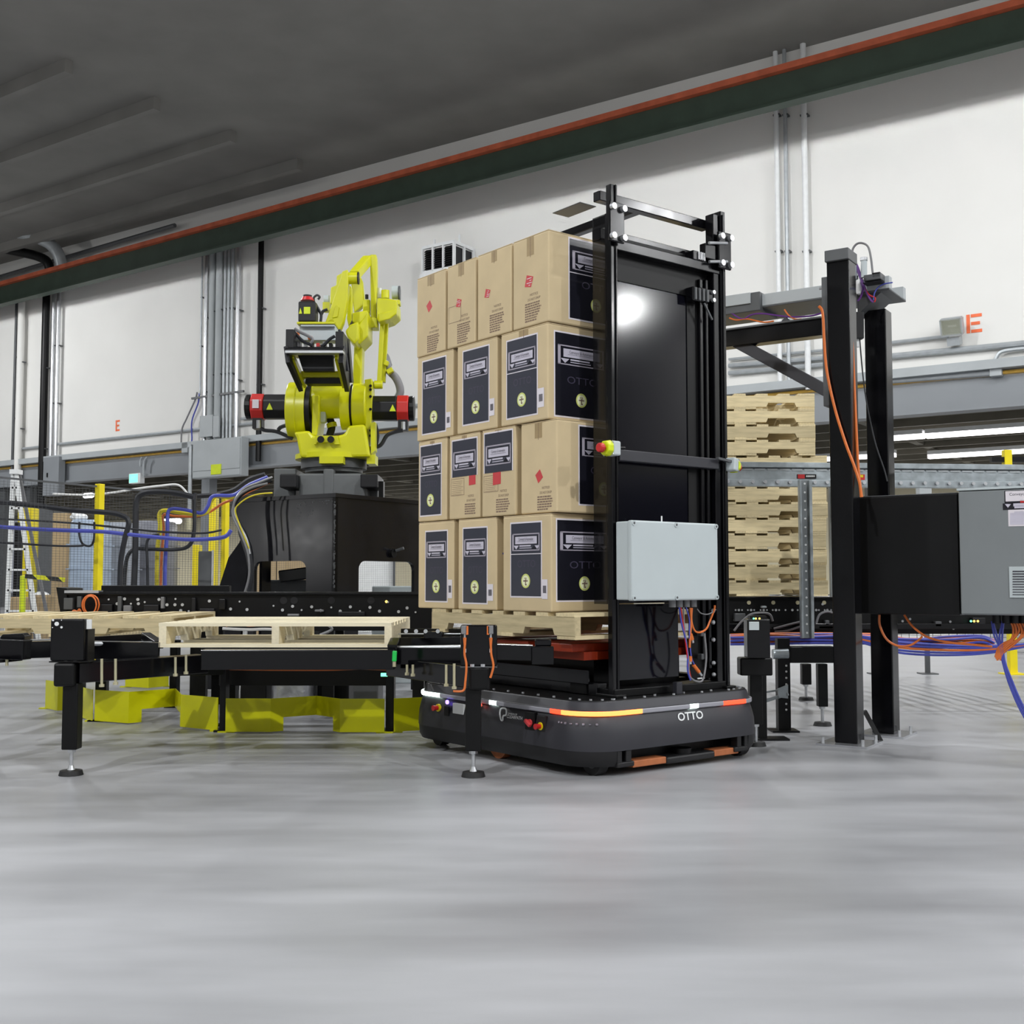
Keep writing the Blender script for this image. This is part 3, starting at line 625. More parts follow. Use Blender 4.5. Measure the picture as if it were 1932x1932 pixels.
# ================================================================ robot pedestal (faces run along the wall axes)
e1 = V((-WD.x, -WD.y, 0)); e2 = V((WN.x, WN.y, 0))          # e1: away to the left, e2: away to the right
PC = V((-1.336, 8.6, 0)); TOPZ = ZZ(938, 8.6)
ped = thing('robot_pedestal', 'big black steel pedestal with arched cut-outs carrying the yellow robot', 'pedestal', (PC + e1 * 0.53 + e2 * 0.53).to_tuple(), world=True)
def arch(s0, s1, zt, r=0.07, n=4):          # cut-out outline, open at the floor, from s1 side back to s0
    p = [(s1, 0.02), (s1, zt - r)]
    p += [(s1 - r + r * math.cos(PI / 2 * k / n), zt - r + r * math.sin(PI / 2 * k / n)) for k in range(1, n + 1)]
    p += [(s0 + r - r * math.sin(PI / 2 * k / n), zt - r + r * math.cos(PI / 2 * k / n)) for k in range(0, n + 1)]
    return p + [(s0, 0.02)]
def side_plate(o, ax, nv, L, s0, s1, zt, ztop, nm='side_plate', flare=0.0, edge=None):
    pts = [(0, 0.02), (0, ztop), (L, ztop)] + (edge or [(L + flare * 0.15, ztop * 0.72), (L + flare, 0.02)]) + arch(s0, s1, zt)
    M().poly([o + ax * s + V((0, 0, z)) for s, z in pts], nv * 0.03).build(nm, K['base'], ped)
zc = ZZ(1058, 8.8); TW = 1.07
side_plate(PC, e1, e2, TW, 0.297, 0.865, zc, TOPZ, edge=[(1.085, 1.42), (1.05, 1.28), (0.97, 1.12), (0.935, 1.0), (0.93, 0.02)])
side_plate(PC, e2, e1, TW, 0.268, 0.95, zc, TOPZ, flare=0.05)
side_plate(PC + e1 * TW + e2 * 0.25, e2, -e1, TW - 0.25, 0.1, 0.72, zc + 0.12, TOPZ)
side_plate(PC + e2 * TW, e1, -e2, TW, 0.1, 0.98, zc + 0.12, TOPZ)
M().hexa([PC + e1 * a + e2 * b + V((0, 0, z)) for z in (TOPZ, TOPZ + 0.03) for a, b in ((-0.02, -0.02), (-0.02, TW + 0.02), (TW + 0.02, TW + 0.02), (TW + 0.02, -0.02))]).build('top_plate', K['base'], ped)
# flared leg plate at the left corner, turned towards the left
A = PC + e1 * 1.09 + e2 * 0.12
fl = [(-0.12, TOPZ - 0.04), (-0.02, TOPZ - 0.12), (0.08, TOPZ - 0.32), (0.2, 1.1), (0.36, 0.72), (0.52, 0.02), (0.08, 0.02), (0.03, 0.75)]
fx = V((-0.93, 0.36, 0)).normalized()
M().poly([A + fx * s * 0.85 + V((0, 0, z)) for s, z in fl], V((0.36, 0.93, 0)) * 0.03).build('flared_leg', K['base'], ped)
for s, z in ((0.93, 1.38),): pass
q = PC + e2 * 0.66 + V((0, 0, 1.13)) - e1 * 0.0
M().cyl(q, q - e1 * 0.03, 0.035).build('eye_bolt', K['blackm'], ped); M().cyl(q - e1 * 0.02 + V((0.02, 0, 0.02)), q - e1 * 0.06 + V((0.05, 0, 0.04)), 0.012).build('eye_bolt', K['dgrey'], ped)
# weld seam wear along the front corner
m = M()
for k in range(60):
    z = TOPZ - 0.02 - 0.75 * random.random(); m.obox(PC + V((0, -0.004, z)) + e1 * random.uniform(0, 0.012), V((0.004, 0, 0)), V((0, 0.002, 0)), V((0, 0, random.uniform(0.003, 0.012))))
for k in range(30):
    m.obox(PC - e2 * 0.002 + e1 * random.uniform(0.02, 0.4) + V((0, 0, TOPZ - 0.02 - 0.12 * random.random() ** 2)), e1 * random.uniform(0.002, 0.01), e2 * 0.001, V((0, 0, 0.003)))
m.build('paint_chips', K['dgrey'], ped, kind='stuff')
# equipment boxes inside the pedestal
tag(M().box(XX(497, 9.6), XX(580, 9.6), 9.6, 9.9, 0, ZZ(1094, 9.6)).build('control_box', K['dgrey'], bev=0.01), 'dark grey box standing inside the left pedestal cut-out', 'box')
m = M(); m.bar(W(528, 1088, 9.5), W(590, 1080, 9.5), 0.1, 0.1); tag(m.build('cable_gland_block', K['black'], bev=0.01), 'black connector block lying on the dark box inside the pedestal', 'connector')
tag(M().box(XX(702, 10.2), XX(790, 10.2), 10.2, 10.5, 0, ZZ(1106, 10.2)).build('light_box', K['lgrey'], bev=0.01), 'light grey enclosure seen low in the right pedestal cut-out', 'box')
# ================================================================ yellow palletizing robot
RY = 9.34; PXM = RY / F
def R(px, py, dy=0.0): return W(px, py, RY + dy)
rb = thing('palletizing_robot', 'yellow palletizing robot arm with black motors standing on the black pedestal', 'robot', R(630, 940).to_tuple(), world=True)
Z0 = TOPZ + 0.03
def pz(py, dy=0.0): return ZZ(py, RY + dy)
cx = R(630, 900).x
m = M(); m.box(XX(562, RY - .3), XX(690, RY - .3), RY - 0.3, RY + 0.32, Z0, pz(893, -.3)); m.box(XX(608, RY - .3), XX(628, RY - .3), RY - 0.31, RY - 0.2, Z0, pz(884, -.3))
m.build('base_casting', K['robotd'], rb, bev=0.015)
m = M(); m.box(XX(514, RY - .1), XX(556, RY - .1), RY - 0.1, RY + 0.3, Z0, pz(884, -.1)); m.box(XX(690, RY - .1), XX(712, RY - .1), RY - 0.1, RY + 0.3, Z0, pz(896, -.1)); m.build('junction_housing', K['robotd'], rb, bev=0.01)
for a, b in ((525, 557), (678, 711)): M().box(XX(a, RY - .42), XX(b, RY - .42), RY - 0.42, RY - 0.1, pz(920, -.42), pz(894, -.42)).build('limit_block', K['motor'], rb, bev=0.01)
M().box(XX(713, RY - .3), XX(722, RY - .3), RY - 0.3, RY - 0.2, Z0, pz(908, -.3)).build('connector', K['blackm'], rb)
M().cyl((cx, RY, pz(893)), (cx, RY, pz(878)), 0.235, n=28).build('lower_ring', K['robotd'], rb, smooth=True)
M().cyl((cx, RY, pz(886)), (cx, RY, pz(868)), 0.268, n=32).build('swivel_ring', K['dgrey'], rb, smooth=True)
m = M(); m.cyl((cx, RY, pz(869)), (cx, RY, pz(860)), 0.315, n=32)
m.box(XX(600, RY - .36), XX(645, RY - .36), RY - 0.36, RY - 0.1, pz(874, -.36), pz(861, -.36)); m.box(XX(690, RY - .2), XX(706, RY - .2), RY - 0.2, RY, pz(875, -.2), pz(858, -.2)); m.build('swivel_flange', K['robot'], rb, smooth=True)
tur = [(566, 863), (559, 826), (553, 815), (583, 812), (590, 822), (636, 822), (650, 818), (657, 803), (688, 800), (698, 862)]
M().poly([R(x, y, -0.26) for x, y in tur], (0, 0.52, 0)).build('turret', K['robot'], rb, bev=0.02)
m = M(); m.poly([R(x, y, -0.3) for x, y in ((594, 822), (637, 822), (640, 838), (631, 838), (628, 834), (598, 834), (596, 838), (592, 838))], (0, 0.06, 0)); m.build('socket_plate', K['robot'], rb)
for px in (605, 624): M().cyl(R(px, 829, -0.3), R(px, 829, -0.33), 0.028, n=12).build('socket', K['motor'], rb)
def xcyl(px0, px1, py, rpx, dy=0.0, r2=None, n=32): return M().cyl(R(px0, py, dy), V((R(px1, py, dy).x, R(px0, py, dy).y, R(px0, py, dy).z)), rpx * PXM, None if r2 is None else r2 * PXM, n=n)
xcyl(547, 566, 776, 55).build('shoulder_drum', K['robot'], rb, bev=0.01, smooth=True); xcyl(566, 582, 776, 53).build('shoulder_drum', K['robot'], rb, smooth=True)
xcyl(582, 591, 776, 50).build('drum_groove', K['blackm'], rb, smooth=True)
xcyl(590, 649, 757, 33).build('hub', K['robot'], rb, smooth=True)
m = M(); m.poly([R(x, y, -0.18) for x, y in ((588, 745), (602, 745), (602, 790), (597, 822), (588, 822))], (0, 0.3, 0)); m.build('hub_web', K['robot'], rb, bev=0.01)
xcyl(646, 664, 770, 42).build('elbow_drum', K['robot'], rb, smooth=True); xcyl(664, 668, 768, 43).build('drum_groove', K['blackm'], rb, smooth=True); xcyl(668, 694, 768, 45).build('elbow_drum', K['robot'], rb, bev=0.01, smooth=True)
m = M(); m.poly([R(x, y, -0.12) for x, y in ((688, 716), (701, 714), (702, 760), (697, 858), (690, 858))], (0, 0.2, 0)); m.build('mount_plate', K['robot'], rb, bev=0.005)
for y_ in (728, 735, 748, 772, 812, 822): M().cyl(R(699, y_, -0.12), R(699, y_, -0.135), 0.012, n=8).build('bolt', K['blackm'], rb)
m = M(); m.poly([R(x, y, -0.2) for x, y in ((699, 798), (708, 796), (708, 850), (700, 856))], (0, 0.12, 0)); m.build('cable_bracket', K['robot'], rb)
# left and right servo motors
def motor(p0, p1, p2, p3, py, lab):
    mt = M().cyl(R(p0, py), V((R(p1, py).x, R(p0, py).y, R(p0, py).z)), 25 * PXM, n=8, rot=PI / 8).build('servo_motor', K['motor'], rb, bev=0.008, label=lab)
    M().cyl(R(p1, py), V((R(p2, py).x, R(p1, py).y, R(p1, py).z)), 26 * PXM, n=8, rot=PI / 8).build('red_cover', K['redm'], mt, bev=0.008)
    M().cyl(R(p2, py), V((R(p3, py).x, R(p2, py).y, R(p2, py).z)), 24 * PXM, n=20).build('end_cap', K['blackm'], mt, bev=0.01)
    xm = (p1 + p2) / 2
    M().box(R(xm - 9, py).x, R(xm + 9, py).x, RY - 0.05, RY + 0.05, pz(py + 42), pz(py + 22)).build('connector', K['motor'], mt)
    M().cyl(R(xm, py + 25, -0.05), R(xm, py + 40, -0.05), 0.02, n=8).build('connector_plug', K['alu'], mt)
    xt = p0 + (p1 - p0) * 0.82
    M().poly([R(xt - 6, py + 5, -0.108), R(xt + 6, py + 5, -0.108), R(xt, py - 8, -0.108)], (0, -0.004, 0)).build('warning_triangle', K['lime'], mt)
    return mt
mtl = motor(548, 500, 476, 465, 768, 'black left motor with red cover')
M().box(R(482, 768).x, R(494, 768).x, RY - 0.118, RY - 0.112, pz(774), pz(758)).build('white_sticker', K['paper'], mtl)
motor(699, 750, 772, 782, 771, 'black right motor with red cover')
for pts in ([(492, 808), (500, 812), (520, 814), (540, 822), (552, 828)], [(760, 812), (745, 815), (730, 822), (718, 840), (700, 846)], [(548, 800), (530, 806), (525, 812)], [(708, 800), (712, 822), (708, 845)]):
    M().tube([R(x, y, -0.08) for x, y in pts], 0.016).build('motor_cable', K['bcable'], rb, smooth=True)
M().tube([R(x, y, 0.05) for x, y in ((622, 822), (626, 805), (622, 790), (612, 775))], 0.035).build('inner_hose', K['bcable'], rb, smooth=True)
M().cyl(R(627, 806, 0.04), R(625, 798, 0.04), 0.042).build('hose_band', K['robot'], rb)
M().box(R(606, 790).x, R(618, 790).x, RY - 0.1, RY - 0.02, pz(800), pz(772)).build('sensor_block', K['lgrey'], rb, bev=0.01)
# lower arm and elbow casting
M().poly([R(x, y, -0.05) for x, y in ((664, 742), (668, 645), (684, 645), (681, 742))], (0, 0.16, 0)).build('lower_arm', K['robot'], rb, bev=0.01)
M().poly([R(x, y, -0.3) for x, y in ((660, 612), (676, 606), (676, 640), (668, 650), (655, 636), (651, 624))], (0, 0.3, 0)).build('elbow_casting', K['robot'], rb, bev=0.015)
M().poly([R(x, y, -0.2) for x, y in ((676, 614), (694, 587), (694, 634), (678, 650), (674, 646))], (0, 0.32, 0)).build('elbow_casting', K['robot'], rb, bev=0.01)
M().poly([R(x, y, -0.1) for x, y in ((664, 590), (694, 585), (693, 600), (676, 612), (664, 608))], (0, 0.3, 0)).build('elbow_casting', K['robot'], rb, bev=0.01)
M().poly([R(x, y, 0.1) for x, y in ((685, 565), (698, 565), (698, 590), (684, 590))], (0, 0.1, 0)).build('link_lug', K['robot'], rb, bev=0.006)
M().cyl(R(692, 564, 0.12), R(692, 556, 0.12), 0.014, n=8).build('grease_nipple', K['blackm'], rb)
# upper arm plates
M().poly([R(x, y, -0.34) for x, y in ((645, 512), (656, 508), (657, 530), (655, 570), (647, 608), (641, 622), (612, 612), (620, 590), (635, 545), (641, 530))], (0, 0.09, 0)).build('upper_arm', K['robot'], rb, bev=0.008)
M().poly([R(x, y, -0.345) for x, y in ((632, 580), (636, 575), (640, 580), (637, 598), (627, 600))], (0, -0.006, 0)).build('arm_recess', K['robot'], rb, bev=0.003)
M().poly([R(x, y, -0.1) for x, y in ((657, 535), (662, 540), (664, 614), (658, 618), (654, 600))], (0, 0.1, 0)).build('upper_arm', K['robot'], rb, bev=0.006)
M().poly([R(x, y, 0.15) for x, y in ((635, 520), (650, 512), (650, 560), (622, 575), (624, 542), (634, 538))], (0, 0.1, 0)).build('arm_web', K['robot'], rb, bev=0.008)
M().poly([R(x, y, 0.22) for x, y in ((662, 530), (678, 518), (684, 530), (688, 575), (668, 590), (664, 560))], (0, 0.08, 0)).build('counter_plate', K['robot'], rb, bev=0.01)
M().poly([R(x, y, -0.25) for x, y in ((653, 625), (664, 604), (664, 612), (656, 632))], (0, 0.1, 0)).build('link_lug', K['motor'], rb)
xcyl(648, 676, 525, 11, -0.28, n=20).build('upper_joint', K['robot'], rb, smooth=True); xcyl(675, 677.5, 525, 11.5, -0.28, n=20).build('joint_cap', K['motor'], rb, smooth=True)
M().bar(R(669, 519, -0.26), R(694, 490, 0.1), 0.075, 0.075).build('diagonal_link', K['robot'], rb, bev=0.008)
xcyl(681, 700, 494, 8, 0.1, n=18).build('upper_joint', K['robot'], rb, smooth=True)
m = M(); m.poly([R(x, y, 0.06) for x, y in ((698, 480), (710, 480), (711, 505), (709.5, 610), (700, 610), (698, 505))], (0, 0.1, 0)); m.build('tall_link', K['robot'], rb, bev=0.008)
M().poly([R(x, y, 0.04) for x, y in ((698, 600), (711, 600), (712, 618), (699, 618))], (0, 0.14, 0)).build('link_foot', K['robot'], rb, bev=0.006)
# right casting with knob and grey drum
M().poly([R(x, y, -0.02) for x, y in ((711, 562), (733, 563), (749, 566), (750, 590), (738, 600), (714, 608), (711, 600))], (0, 0.3, 0)).build('wrist_casting', K['robot'], rb, bev=0.012)
M().poly([R(x, y, -0.14) for x, y in ((713, 592), (737, 586), (749, 578), (748, 592), (735, 602), (714, 607))], (0, 0.14, 0)).build('wrist_casting', K['robot'], rb, bev=0.008)
M().cyl(R(727, 563, 0.1), R(727, 548, 0.1), 0.034, n=14).build('grease_cap', K['robot'], rb, smooth=True)
M().cyl(R(715, 562, 0.16), R(716, 544, 0.16), 0.02, n=10).build('grease_cap', K['white'], rb, smooth=True)
xcyl(740, 752, 552, 13, 0.15, n=20).build('encoder_drum', K['lgrey'], rb, smooth=True); xcyl(752, 755, 554, 15, 0.15, n=20).build('encoder_cap', K['dgrey'], rb, smooth=True)
M().box(R(742, 570).x, R(752, 570).x, RY + 0.1, RY + 0.2, pz(568), pz(560)).build('drum_bracket', K['robot'], rb)
# slender parallel links
M().bar(R(722, 604, 0.02), R(715.5, 722, 0.02), 0.035, 0.05, (0, 1, 0)).build('parallel_link', K['robot'], rb, bev=0.005)
M().bar(R(730, 604, 0.1), R(724, 722, 0.1), 0.03, 0.05, (0, 1, 0)).build('parallel_link', K['robot'], rb, bev=0.005)
xcyl(706, 722, 726, 8, 0.02, n=18).build('link_yoke', K['robot'], rb, bev=0.005, smooth=True)
# dress pack hose
M().tube([R(x, y, 0.12) for x, y in ((725, 670), (728, 684), (735, 700), (746, 712), (753, 726), (755, 740), (750, 752))], 0.034, n=10).build('dress_hose', K['gcable'], rb, smooth=True)
for a, b in (((726, 685), (733, 688)), ((731, 704), (742, 698))): M().bar(R(*a, 0.08), R(*b, 0.08), 0.1, 0.04).build('hose_clamp', K['robot'], rb, bev=0.005)
M().tube([R(x, y, 0.14) for x, y in ((722, 668), (730, 672), (736, 690))], 0.02).build('dress_hose', K['gcable'], rb, smooth=True)
M().box(R(609, 560).x, R(622, 560).x, RY, RY + 0.1, pz(585), pz(570)).build('sensor_bracket', K['robot'], rb)
xcyl(612, 621, 566, 9, 0.05, n=16).build('encoder_drum', K['lgrey'], rb, smooth=True)
# gripper head in front of the arm
GD = -0.75
gp = thing('gripper_head', 'black framed gripper head with loose wiring hung on the front of the yellow robot', 'gripper', R(597, 722, GD).to_tuple(), world=True)
def gb_(name, x0, x1, y0, y1, d0, d1, mt, b=0.005): return M().box(W(x0, 700, RY + d0).x, W(x1, 700, RY + d0).x, RY + d0, RY + d1, ZZ(y1, RY + d0), ZZ(y0, RY + d0)).build(name, K[mt], gp, bev=b)
gb_('side_plate', 538, 553, 621, 656, -0.8, -0.45, 'motor'); gb_('side_plate', 632, 647, 625, 656, -0.8, -0.45, 'motor')
gb_('front_bar', 537, 647, 656, 661, -0.86, -0.8, 'black'); gb_('front_bar', 537, 647, 661, 666, -0.88, -0.8, 'alu', 0.003)
gb_('floor_plate', 540, 645, 654, 657, -0.8, -0.4, 'black')
for a, b in (((541, 668), (566, 724)), ((644, 668), (656, 724))):
    M().bar(W(*a, RY - 0.84), W(*b, RY - 0.5), 0.035, 0.16, (0, 1, 0)).build('tapered_arm', K['motor'], gp, bev=0.004)
    M().bar(W(a[0] + (10 if a[0] < 600 else -10), a[1] + 2, RY - 0.7), W(b[0] + (8 if a[0] < 600 else -8), b[1] - 2, RY - 0.45), 0.02, 0.12, (0, 1, 0)).build('inner_arm', K['robot'], gp)
M().poly([W(x, y, RY - 0.62) for x, y in ((562, 670), (628, 670), (630, 700), (572, 700))], (0, 0.06, 0)).build('back_panel', K['motor'], gp)
gb_('cross_tube', 566, 644, 700, 712, -0.5, -0.42, 'robot'); gb_('cross_tube', 576, 650, 713, 724, -0.52, -0.4, 'blackm')
gb_('valve_block', 564, 632, 614, 642, -0.52, -0.38, 'lgrey'); gb_('valve_block', 566, 630, 612, 616, -0.56, -0.36, 'lgrey')
for k in range(6): gb_('terminal', 560 + k * 12, 566 + k * 12, 644 + (k % 2) * 3, 654, -0.66, -0.6, ['gcable', 'white', 'blackm', 'redp', 'gcable', 'blackm'][k], 0.002)
gb_('orange_relay', 559, 563, 626, 638, -0.62, -0.58, 'orange', 0.002); gb_('orange_relay', 580, 588, 634, 640, -0.64, -0.6, 'orange', 0.002)
for pts, mt in (([(556, 620), (565, 626), (578, 632), (590, 640), (586, 648)], 'gcable'), ([(632, 634), (622, 640), (612, 650), (605, 653)], 'bcable'), ([(553, 624), (560, 632), (572, 644), (590, 652)], 'bcable'), ([(640, 622), (648, 640), (652, 668), (656, 700)], 'bcable')):
    M().tube([W(x, y, RY - 0.68) for x, y in pts], 0.012).build('loose_wire', K[mt], gp, smooth=True)
M().bar(W(655, 640, RY - 0.5), W(662, 722, RY - 0.45), 0.03, 0.12, (0, 1, 0)).build('side_link', K['motor'], gp)
# laser scanner on top of the gripper
SY = RY - 0.55
sc_ = thing('laser_scanner', 'black safety laser scanner with red dome and yellow label beside the robot arm', 'scanner', W(579, 608, SY).to_tuple(), world=True)
def sbox(n, x0, x1, y0, y1, d0, d1, mt, b=0.006): return M().box(W(x0, 600, SY + d0).x, W(x1, 600, SY + d0).x, SY + d0, SY + d1, ZZ(y1, SY + d0), ZZ(y0, SY + d0)).build(n, K[mt], sc_, bev=b)
sbox('body', 562, 595, 568, 607, 0, 0.14, 'motor', 0.012); sbox('yellow_label', 573, 585, 579, 592, -0.004, 0, 'lime', 0); sbox('base_plate', 560, 632, 607, 611, -0.02, 0.2, 'robot', 0.003)
M().poly([W(x, y, SY - 0.003) for x, y in ((564, 592), (570, 592), (567, 581))], (0, -0.003, 0)).build('warning_triangle', K['lime'], sc_)
c = W(580, 568, SY + 0.07); M().cyl(c, c + V((0, 0, 0.03)), 0.055, 0.04, n=18).build('red_dome', K['redp'], sc_, smooth=True); M().cyl(c + V((0, 0, 0.03)), c + V((0, 0, 0.045)), 0.035, n=16).build('dome_cap', K['motor'], sc_)
M().tube([W(x, y, SY + 0.1) for x, y in ((593, 572), (592, 562), (598, 557), (603, 560), (600, 565))], 0.009).build('wire_loop', K['bcable'], sc_, smooth=True)
for pts in ([(595, 573), (602, 586), (606, 594), (605, 607)], [(618, 584), (610, 587), (606, 594)]): M().tube([W(x, y, SY + 0.1) for x, y in pts], 0.012).build('cable', K['bcable'], sc_, smooth=True)
# silver and dark hoses running down the left of the pedestal
for k, (pts, r, mt, lb) in enumerate([([(512, 905), (490, 915), (465, 925), (447, 940), (441, 958), (446, 980), (462, 1010), (472, 1040), (474, 1080), (470, 1118)], 0.02, 'bcable', 'thick black hose bent down the left side of the pedestal'),
      ([(514, 900), (488, 910), (460, 922), (444, 942), (442, 965), (452, 990), (466, 1018), (472, 1045)], 0.008, 'alu', 'silver braided hose arching over the left side of the pedestal'),
      ([(514, 930), (490, 932), (470, 938), (452, 950), (444, 965), (456, 1000), (470, 1035)], 0.006, 'ycable', 'yellow green earth wire arching down the left side of the pedestal'),
      ([(505, 912), (475, 920), (450, 935), (440, 955), (440, 975), (455, 1008), (468, 1045), (470, 1085), (462, 1118)], 0.009, 'gcable', 'grey hose beside the thick black one on the pedestal')]):
    tag(M().tube([W(x, y, 8.95 - 0.05 * k) for x, y in pts], r).build('pedestal_hose', K[mt], smooth=True), lb, 'hose', 'hoses on the pedestal')
# ================================================================ pallets
def pallet(name, label, loc, rot, Ls=1.219, Wb=1.016, wx='wood', wy='woody', group=None):
    t = thing(name, label, 'pallet', loc, rot, group)
    a = Ls / 2
    pro = [(-a, 0.018), (-a + 0.15, 0.018), (-a + 0.165, 0.052), (-a + 0.38, 0.052), (-a + 0.395, 0.018), (a - 0.395, 0.018), (a - 0.38, 0.052), (a - 0.165, 0.052), (a - 0.15, 0.018), (a, 0.018), (a, 0.109), (-a, 0.109)]
    st = None
    for y in (-Wb / 2, -0.019, Wb / 2 - 0.038):
        M().poly([(x, y, z) for x, z in pro], (0, 0.038, 0)).build('stringer', K[wx], t)
    for n_, z0, z1, nm in ((7, 0.109, 0.127, 'deck_board'), (5, 0.0, 0.018, 'bottom_board')):
        for k in range(n_):
            w = 0.135 if k in (0, n_ - 1) else 0.092
            c = -a + w / 2 if k == 0 else (a - w / 2 if k == n_ - 1 else -a + 0.0675 + (Ls - 0.135) * k / (n_ - 1))
            if nm == 'bottom_board' and k in (1, n_ - 2): c = math.copysign(a - 0.395 - 0.2 + 0.14, c) * 0.55
            j = random.uniform(-0.004, 0.004)
            M().box(c - w / 2, c + w / 2, -Wb / 2 + j, Wb / 2 + j, z0, z1).build(nm, K[wy], t)
    return t
FPY = 5.96; fz = 0.56
pf = pallet('wooden_pallet', 'pale new wooden pallet lying end-on on the front dock, nearest pallet', (-1.232, FPY + 0.53, fz), PI / 2, 1.06, 1.212, 'woodn', 'woodny')
pl = pallet('wooden_pallet', 'weathered wooden pallet lying behind the left sensor post, reaching the left edge', (XX(325, 6.9) - 0.61, 6.9 + 0.508, 0.57), 0.0)
p0 = pallet('stacked_pallet', 'wooden pallet at the bottom of the tall stack on the right conveyor', (2.56 - 0.61, 9.25 + 0.508, 0.786), 0.0, group='tall pallet stack')
names = ['second', 'third', 'fourth', 'fifth', 'sixth', 'seventh', 'eighth', 'ninth', 'tenth', 'eleventh', 'twelfth']
for k in range(1, 13):
    lb = 'wooden pallet on the very top of the tall stack right of the mast' if k == 12 else 'wooden pallet in the tall stack on the right conveyor, %s from the bottom' % names[k - 1]
    dx = -0.085 if k > 8 else random.uniform(-0.012, 0.012)
    d_ = dup(p0, (1.95 + dx, 9.758 + random.uniform(-0.01, 0.02), 0.786 + 0.1272 * k), random.uniform(-0.006, 0.006), lb)
# ================================================================ yellow floor guards of the carousel
def guard(lb, base, zt=0.205, cut=None, zc=0.09):
    # base: list of ground points (x, y) along the folded sheet; cut: indices of folds where the sheet is raised off the floor
    t = thing('floor_guard', lb, 'guard', (sum(p[0] for p in base) / len(base), sum(p[1] for p in base) / len(base), 0), group='yellow floor guards', world=True)
    for i in range(len(base) - 1):
        a, b = V((base[i][0], base[i][1], 0)), V((base[i + 1][0], base[i + 1][1], 0)); d = (b - a); L = d.length; d.normalize(); n = V((-d.y, d.x, 0)) * 0.006
        za, zb_ = 0.008, 0.008
        if cut and i in cut:
            q = cut[i]
            pts = [(0, 0.008), (0, zt), (L, zt), (L, zc if q > 0 else 0.008)] + ([(L * q, zc), (L * q, 0.008)] if q > 0 else [(L * -q, 0.008), (L * -q, zc), (0, zc)])
            if q < 0: pts = [(0, zc), (0, zt), (L, zt), (L, 0.008), (L * -q, 0.008), (L * -q, zc)]
        else: pts = [(0, 0.008), (0, zt), (L, zt), (L, 0.008)]
        M().poly([a + d * s + V((0, 0, z)) for s, z in pts], n).build('folded_panel', K['guard'], t)
    for p in (base[0], base[-1]): M().box(p[0] - 0.05, p[0] + 0.05, p[1] + 0.01, p[1] + 0.06, 0, 0.008).build('floor_tab', K['guard'], t)
    return t
def gp2(x, y): p = G(x, y); return (p.x, p.y)
c0 = gp2(588, 1372)
guard('yellow folded floor guard in the middle under the front pallet', [gp2(425, 1383), gp2(510, 1383.5), (G(588, 1383).x, 7.02), gp2(641, 1384), gp2(725, 1384)], cut={1: 0.28, 2: -0.72})
guard('yellow folded floor guard left of the middle one, turned towards the left', [gp2(178, 1362), gp2(242, 1367), (W(330, 1300, 7.5).x, 7.5), gp2(340, 1373.5), gp2(410, 1381)], cut={1: 0.28, 2: -0.92})
guard('flat end of a yellow guard just right of the left dock leg', [gp2(141, 1352), gp2(173, 1362)])
guard('yellow floor guard left of the left dock leg', [gp2(85, 1338), gp2(108, 1343), gp2(136, 1342)])
guard('yellow floor guard beside the left end of the dark vehicle', [gp2(743, 1383), gp2(806, 1380), gp2(840, 1378)])
guard('small far yellow guard seen under the left dock beam', [gp2(236, 1297), gp2(280, 1300), gp2(318, 1296)], zt=0.2)
# black carousel posts between the guards
def post(lb, px, yb, w, ztop, name='carousel_post', d=0.1):
    g = G(px, yb); t = thing(name, lb, 'post', (g.x, g.y, 0), world=True)
    M().box(g.x - w / 2, g.x + w / 2, g.y, g.y + d, 0, ztop).build('tube', K['blackm'], t, bev=0.004)
    M().box(g.x - w / 2 - 0.03, g.x + w / 2 + 0.03, g.y - 0.02, g.y + d + 0.02, 0, 0.012).build('foot_plate', K['blackm'], t)
    return t
post('black post between the middle and the left yellow guard', 419, 1381, 0.035, 0.44)
post('broad black post behind the left end of the middle guard', 430, 1370, 0.085, 0.46)
post('black post with green light left of the dark vehicle', 735, 1381, 0.05, 0.44)
g = G(735, 1381); tag(M().box(XX(720, 6.75), XX(732, 6.75), 6.74, 6.76, ZZ(1276, 6.75), ZZ(1270, 6.75)).build('status_light', K['led_g']), 'small glowing green light on the black post left of the dark vehicle', 'light')
post('thin black post under the far end of the left dock beam', 325, 1335, 0.05, 0.48)
post('short black post behind the left guard fold', 366, 1337, 0.07, 0.46)
o = M(); Y = 8.1; z0 = 0.2
o = M(); o.loft([[V((XX(515 + 40 + 38 * math.copysign(abs(math.cos(a)) ** .5, math.cos(a)) * s, 8.0), 8.0 + 0.12 * math.sin(a), z)) for a in [2 * PI * k / 14 for k in range(14)]] for z, s in ((0, 1), (0.12, 1.02), (0.3, 0.98), (0.335, 0.85))])
tag(o.build('foil_bundle', K['foil'], smooth=True), 'crumpled silver foil wrapped bundle behind the middle yellow guard', 'bundle')
tag(M().box(XX(456, 8), XX(505, 8), 8.0, 8.3, 0, 0.33).build('drive_box', K['blackm'], bev=0.01), 'black drive box behind the middle guard, left of the foil bundle', 'box')
tag(M().box(XX(600, 8.2), XX(660, 8.2), 8.2, 8.5, 0, 0.34).build('drive_box', K['blackm'], bev=0.01), 'black drive box behind the middle guard, right of the foil bundle', 'box')
tag(M().box(XX(668, 7.6), XX(715, 7.6), 7.6, 7.9, 0.02, 0.36).build('drive_box', K['dgrey'], bev=0.01), 'grey drive box left of the post with the green light', 'box')
